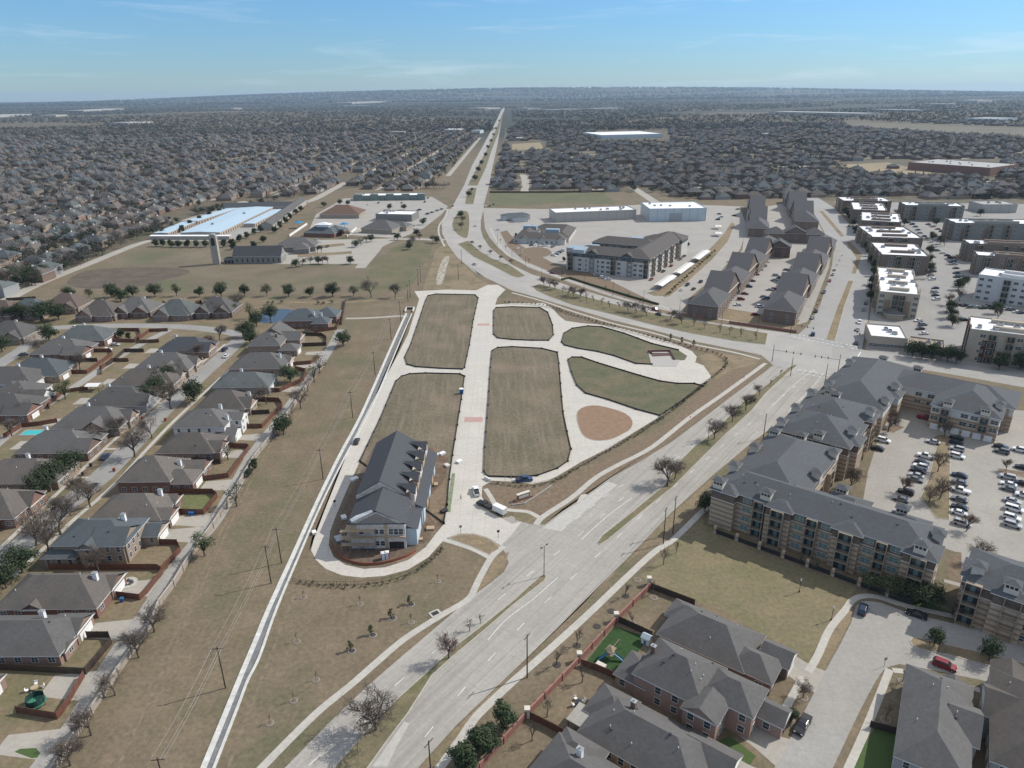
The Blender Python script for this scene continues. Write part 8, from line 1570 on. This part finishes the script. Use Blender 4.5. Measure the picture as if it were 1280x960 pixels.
# belts of wood behind the right-hand blocks and along the cross road
for (pl, pr, n, sd2) in [((1000, 246), (1290, 249), 150, 14), ((840, 243), (1005, 246), 130, 7), ((640, 239), (1000, 244), 60, 6), ((560, 236), (440, 236), 40, 6), ((215, 283), (60, 343), 60, 6), ((60, 346), (-60, 385), 40, 6), ((240, 272), (385, 243), 70, 7)]:
    a, b = P(*pl), P(*pr)
    for k in range(n): t = frng.random(); tree_spots.append((a[0] + (b[0] - a[0]) * t + frng.gauss(0, sd2), a[1] + (b[1] - a[1]) * t + abs(frng.gauss(0, sd2)) * 1.5, 'x'))
tree_spots.sort(key=lambda t: t[0] ** 2 + t[1] ** 2)
def on_street(x, y):
    return any(abs(-(x - o_[0]) * uy_ + (y - o_[1]) * ux_ - tv_) < 7 for o_, ux_, uy_, tv_ in BANDS)
tree_spots = [t for t in tree_spots if frng.random() < .25 or not on_street(t[0], t[1])]
N_TREE = 60; k = 0
for i, (x, y, reg) in enumerate(tree_spots[:N_TREE]):
    kd = 'bare' if frng.random() < .6 else 'oak'
    T_(kd, 0, 0, frng.uniform(8, 11), f"{'bare grey' if kd == 'bare' else 'dark evergreen'} tree among the houses behind the field road, {nth(i)} nearest", 'trees among the houses behind the field road', world=(x, y))
ts = np.array([(t[0], t[1]) for t in tree_spots[N_TREE:]]); D = np.hypot(ts[:, 0], ts[:, 1])
tb = [mat('far_bare_wood', (.112, .102, .094), (.084, .077, .072), .5), mat('far_bare_wood_b', (.095, .088, .083), (.072, .068, .064), .5), mat('far_reddish_wood', (.112, .092, .08), (.086, .072, .064), .5)]
te = [mat('far_evergreen', (.050, .064, .04), (.036, .047, .031), .4), mat('far_evergreen_b', (.062, .072, .046), (.046, .054, .036), .4)]
VV, FF, MM = [], [], []; off = 0
def emit(tpls, pts, mlo, mhi, smin, smax):
    global off
    if len(pts) == 0: return
    pk = rng.integers(0, len(tpls), len(pts))
    for k, tp in enumerate(tpls):
        B = pts[pk == k]; m = len(B)
        if m == 0: continue
        s = rng.uniform(smin, smax, m) * .98; V, F = scatter(tp, B[:, 0], B[:, 1], rng.uniform(0, 6.28, m), np.stack([s * rng.uniform(.85, 1.25, m), s * rng.uniform(.85, 1.25, m), s], -1))
        VV.append(V); FF.append(F + off); MM.append(np.repeat(rng.integers(mlo, mhi + 1, m), len(tp))); off += len(V)
cl = np.sin(ts[:, 0] / 70 + 2 * np.sin(ts[:, 1] / 130)) * np.sin(ts[:, 1] / 95 + 1.7 * np.sin(ts[:, 0] / 160)); ev = rng.random(len(ts)) < .34 + .36 * cl; gone = (rng.random(len(ts)) < .75) & (np.sin(ts[:, 0] / 150 + 1) * np.sin(ts[:, 1] / 210 + ts[:, 0] / 300) > .72); ts, D, ev = ts[~gone], D[~gone], ev[~gone]
b1 = D < 1000; b2 = (D >= 1000) & (D < 1800); b3 = D >= 1800
emit([twig_tpl(110, 9, 7, .09, s) for s in range(3)], ts[b1 & ~ev], 0, 2, .8, 1.25); emit([leaf_tpl(110, 8, 8, .75, s) for s in range(3)], ts[b1 & ev], 3, 4, .7, 1.2)
emit([twig_tpl(50, 9, 7, .17, s) for s in range(3)], ts[b2 & ~ev], 0, 2, .85, 1.3); emit([leaf_tpl(44, 8, 8, 1.15, s) for s in range(3)], ts[b2 & ev], 3, 4, .75, 1.2)
emit([twig_tpl(24, 9, 7.5, .35, s) for s in range(3)], ts[b3 & ~ev], 0, 2, .9, 1.4); emit([leaf_tpl(20, 8, 8, 1.8, s) for s in range(3)], ts[b3 & ev], 3, 4, .8, 1.3)
# woodland thinning out towards the horizon
nfar = 42000; yy = 2500 + 9500 * rng.random(nfar) ** 1.4; xx = rng.uniform(-.85, .85, nfar) * yy
q = np.stack([xx, yy], -1); mead = HOLES[1]; keep = np.array([not any(inside((a, b), h) for h in HOLES[:2]) for a, b in q]); patch = np.sin(xx / 410 + np.sin(yy / 530) * 2) * np.sin(yy / 690 + 1.3 * np.sin(xx / 800)); keep &= (patch > -.62)
keep &= ~((np.abs(xx + yy * .0061) < 40 ) & (yy < 6000)); q = q[keep]; e2 = rng.random(len(q)) < .42
emit([twig_tpl(12, 9, 13, .9, s, (2, 4)) for s in range(2)], q[~e2], 0, 2, .9, 1.5); emit([leaf_tpl(11, 9, 14, 3.2, s) for s in range(2)], q[e2], 3, 4, .8, 1.3)
n4 = 15000; yy = 11500 + 8500 * rng.random(n4); xx = rng.uniform(-.85, .85, n4) * yy; pt = np.sin(xx / 900 + np.sin(yy / 700) * 2) * np.sin(yy / 480 + 1.3 * np.sin(xx / 1500)); k_ = pt > -.35; xx, yy = xx[k_], yy[k_]
hz_ = np.array([ground_height(a, b) for a, b in zip(xx, yy)])
tp = leaf_tpl(9, 12, 60, 14, 3); m4 = len(xx); V, F = scatter(tp, xx, yy, rng.uniform(0, 6.28, m4), np.stack([rng.uniform(.8, 1.5, m4)] * 2 + [rng.uniform(.7, 1.2, m4)], -1), hz_); VV.append(V); FF.append(F + off); MM.append(np.repeat(rng.integers(0, 5, m4), len(tp))); off += len(V)
mass('distant_trees', np.concatenate(VV), np.concatenate(FF), np.concatenate(MM), tb + te)
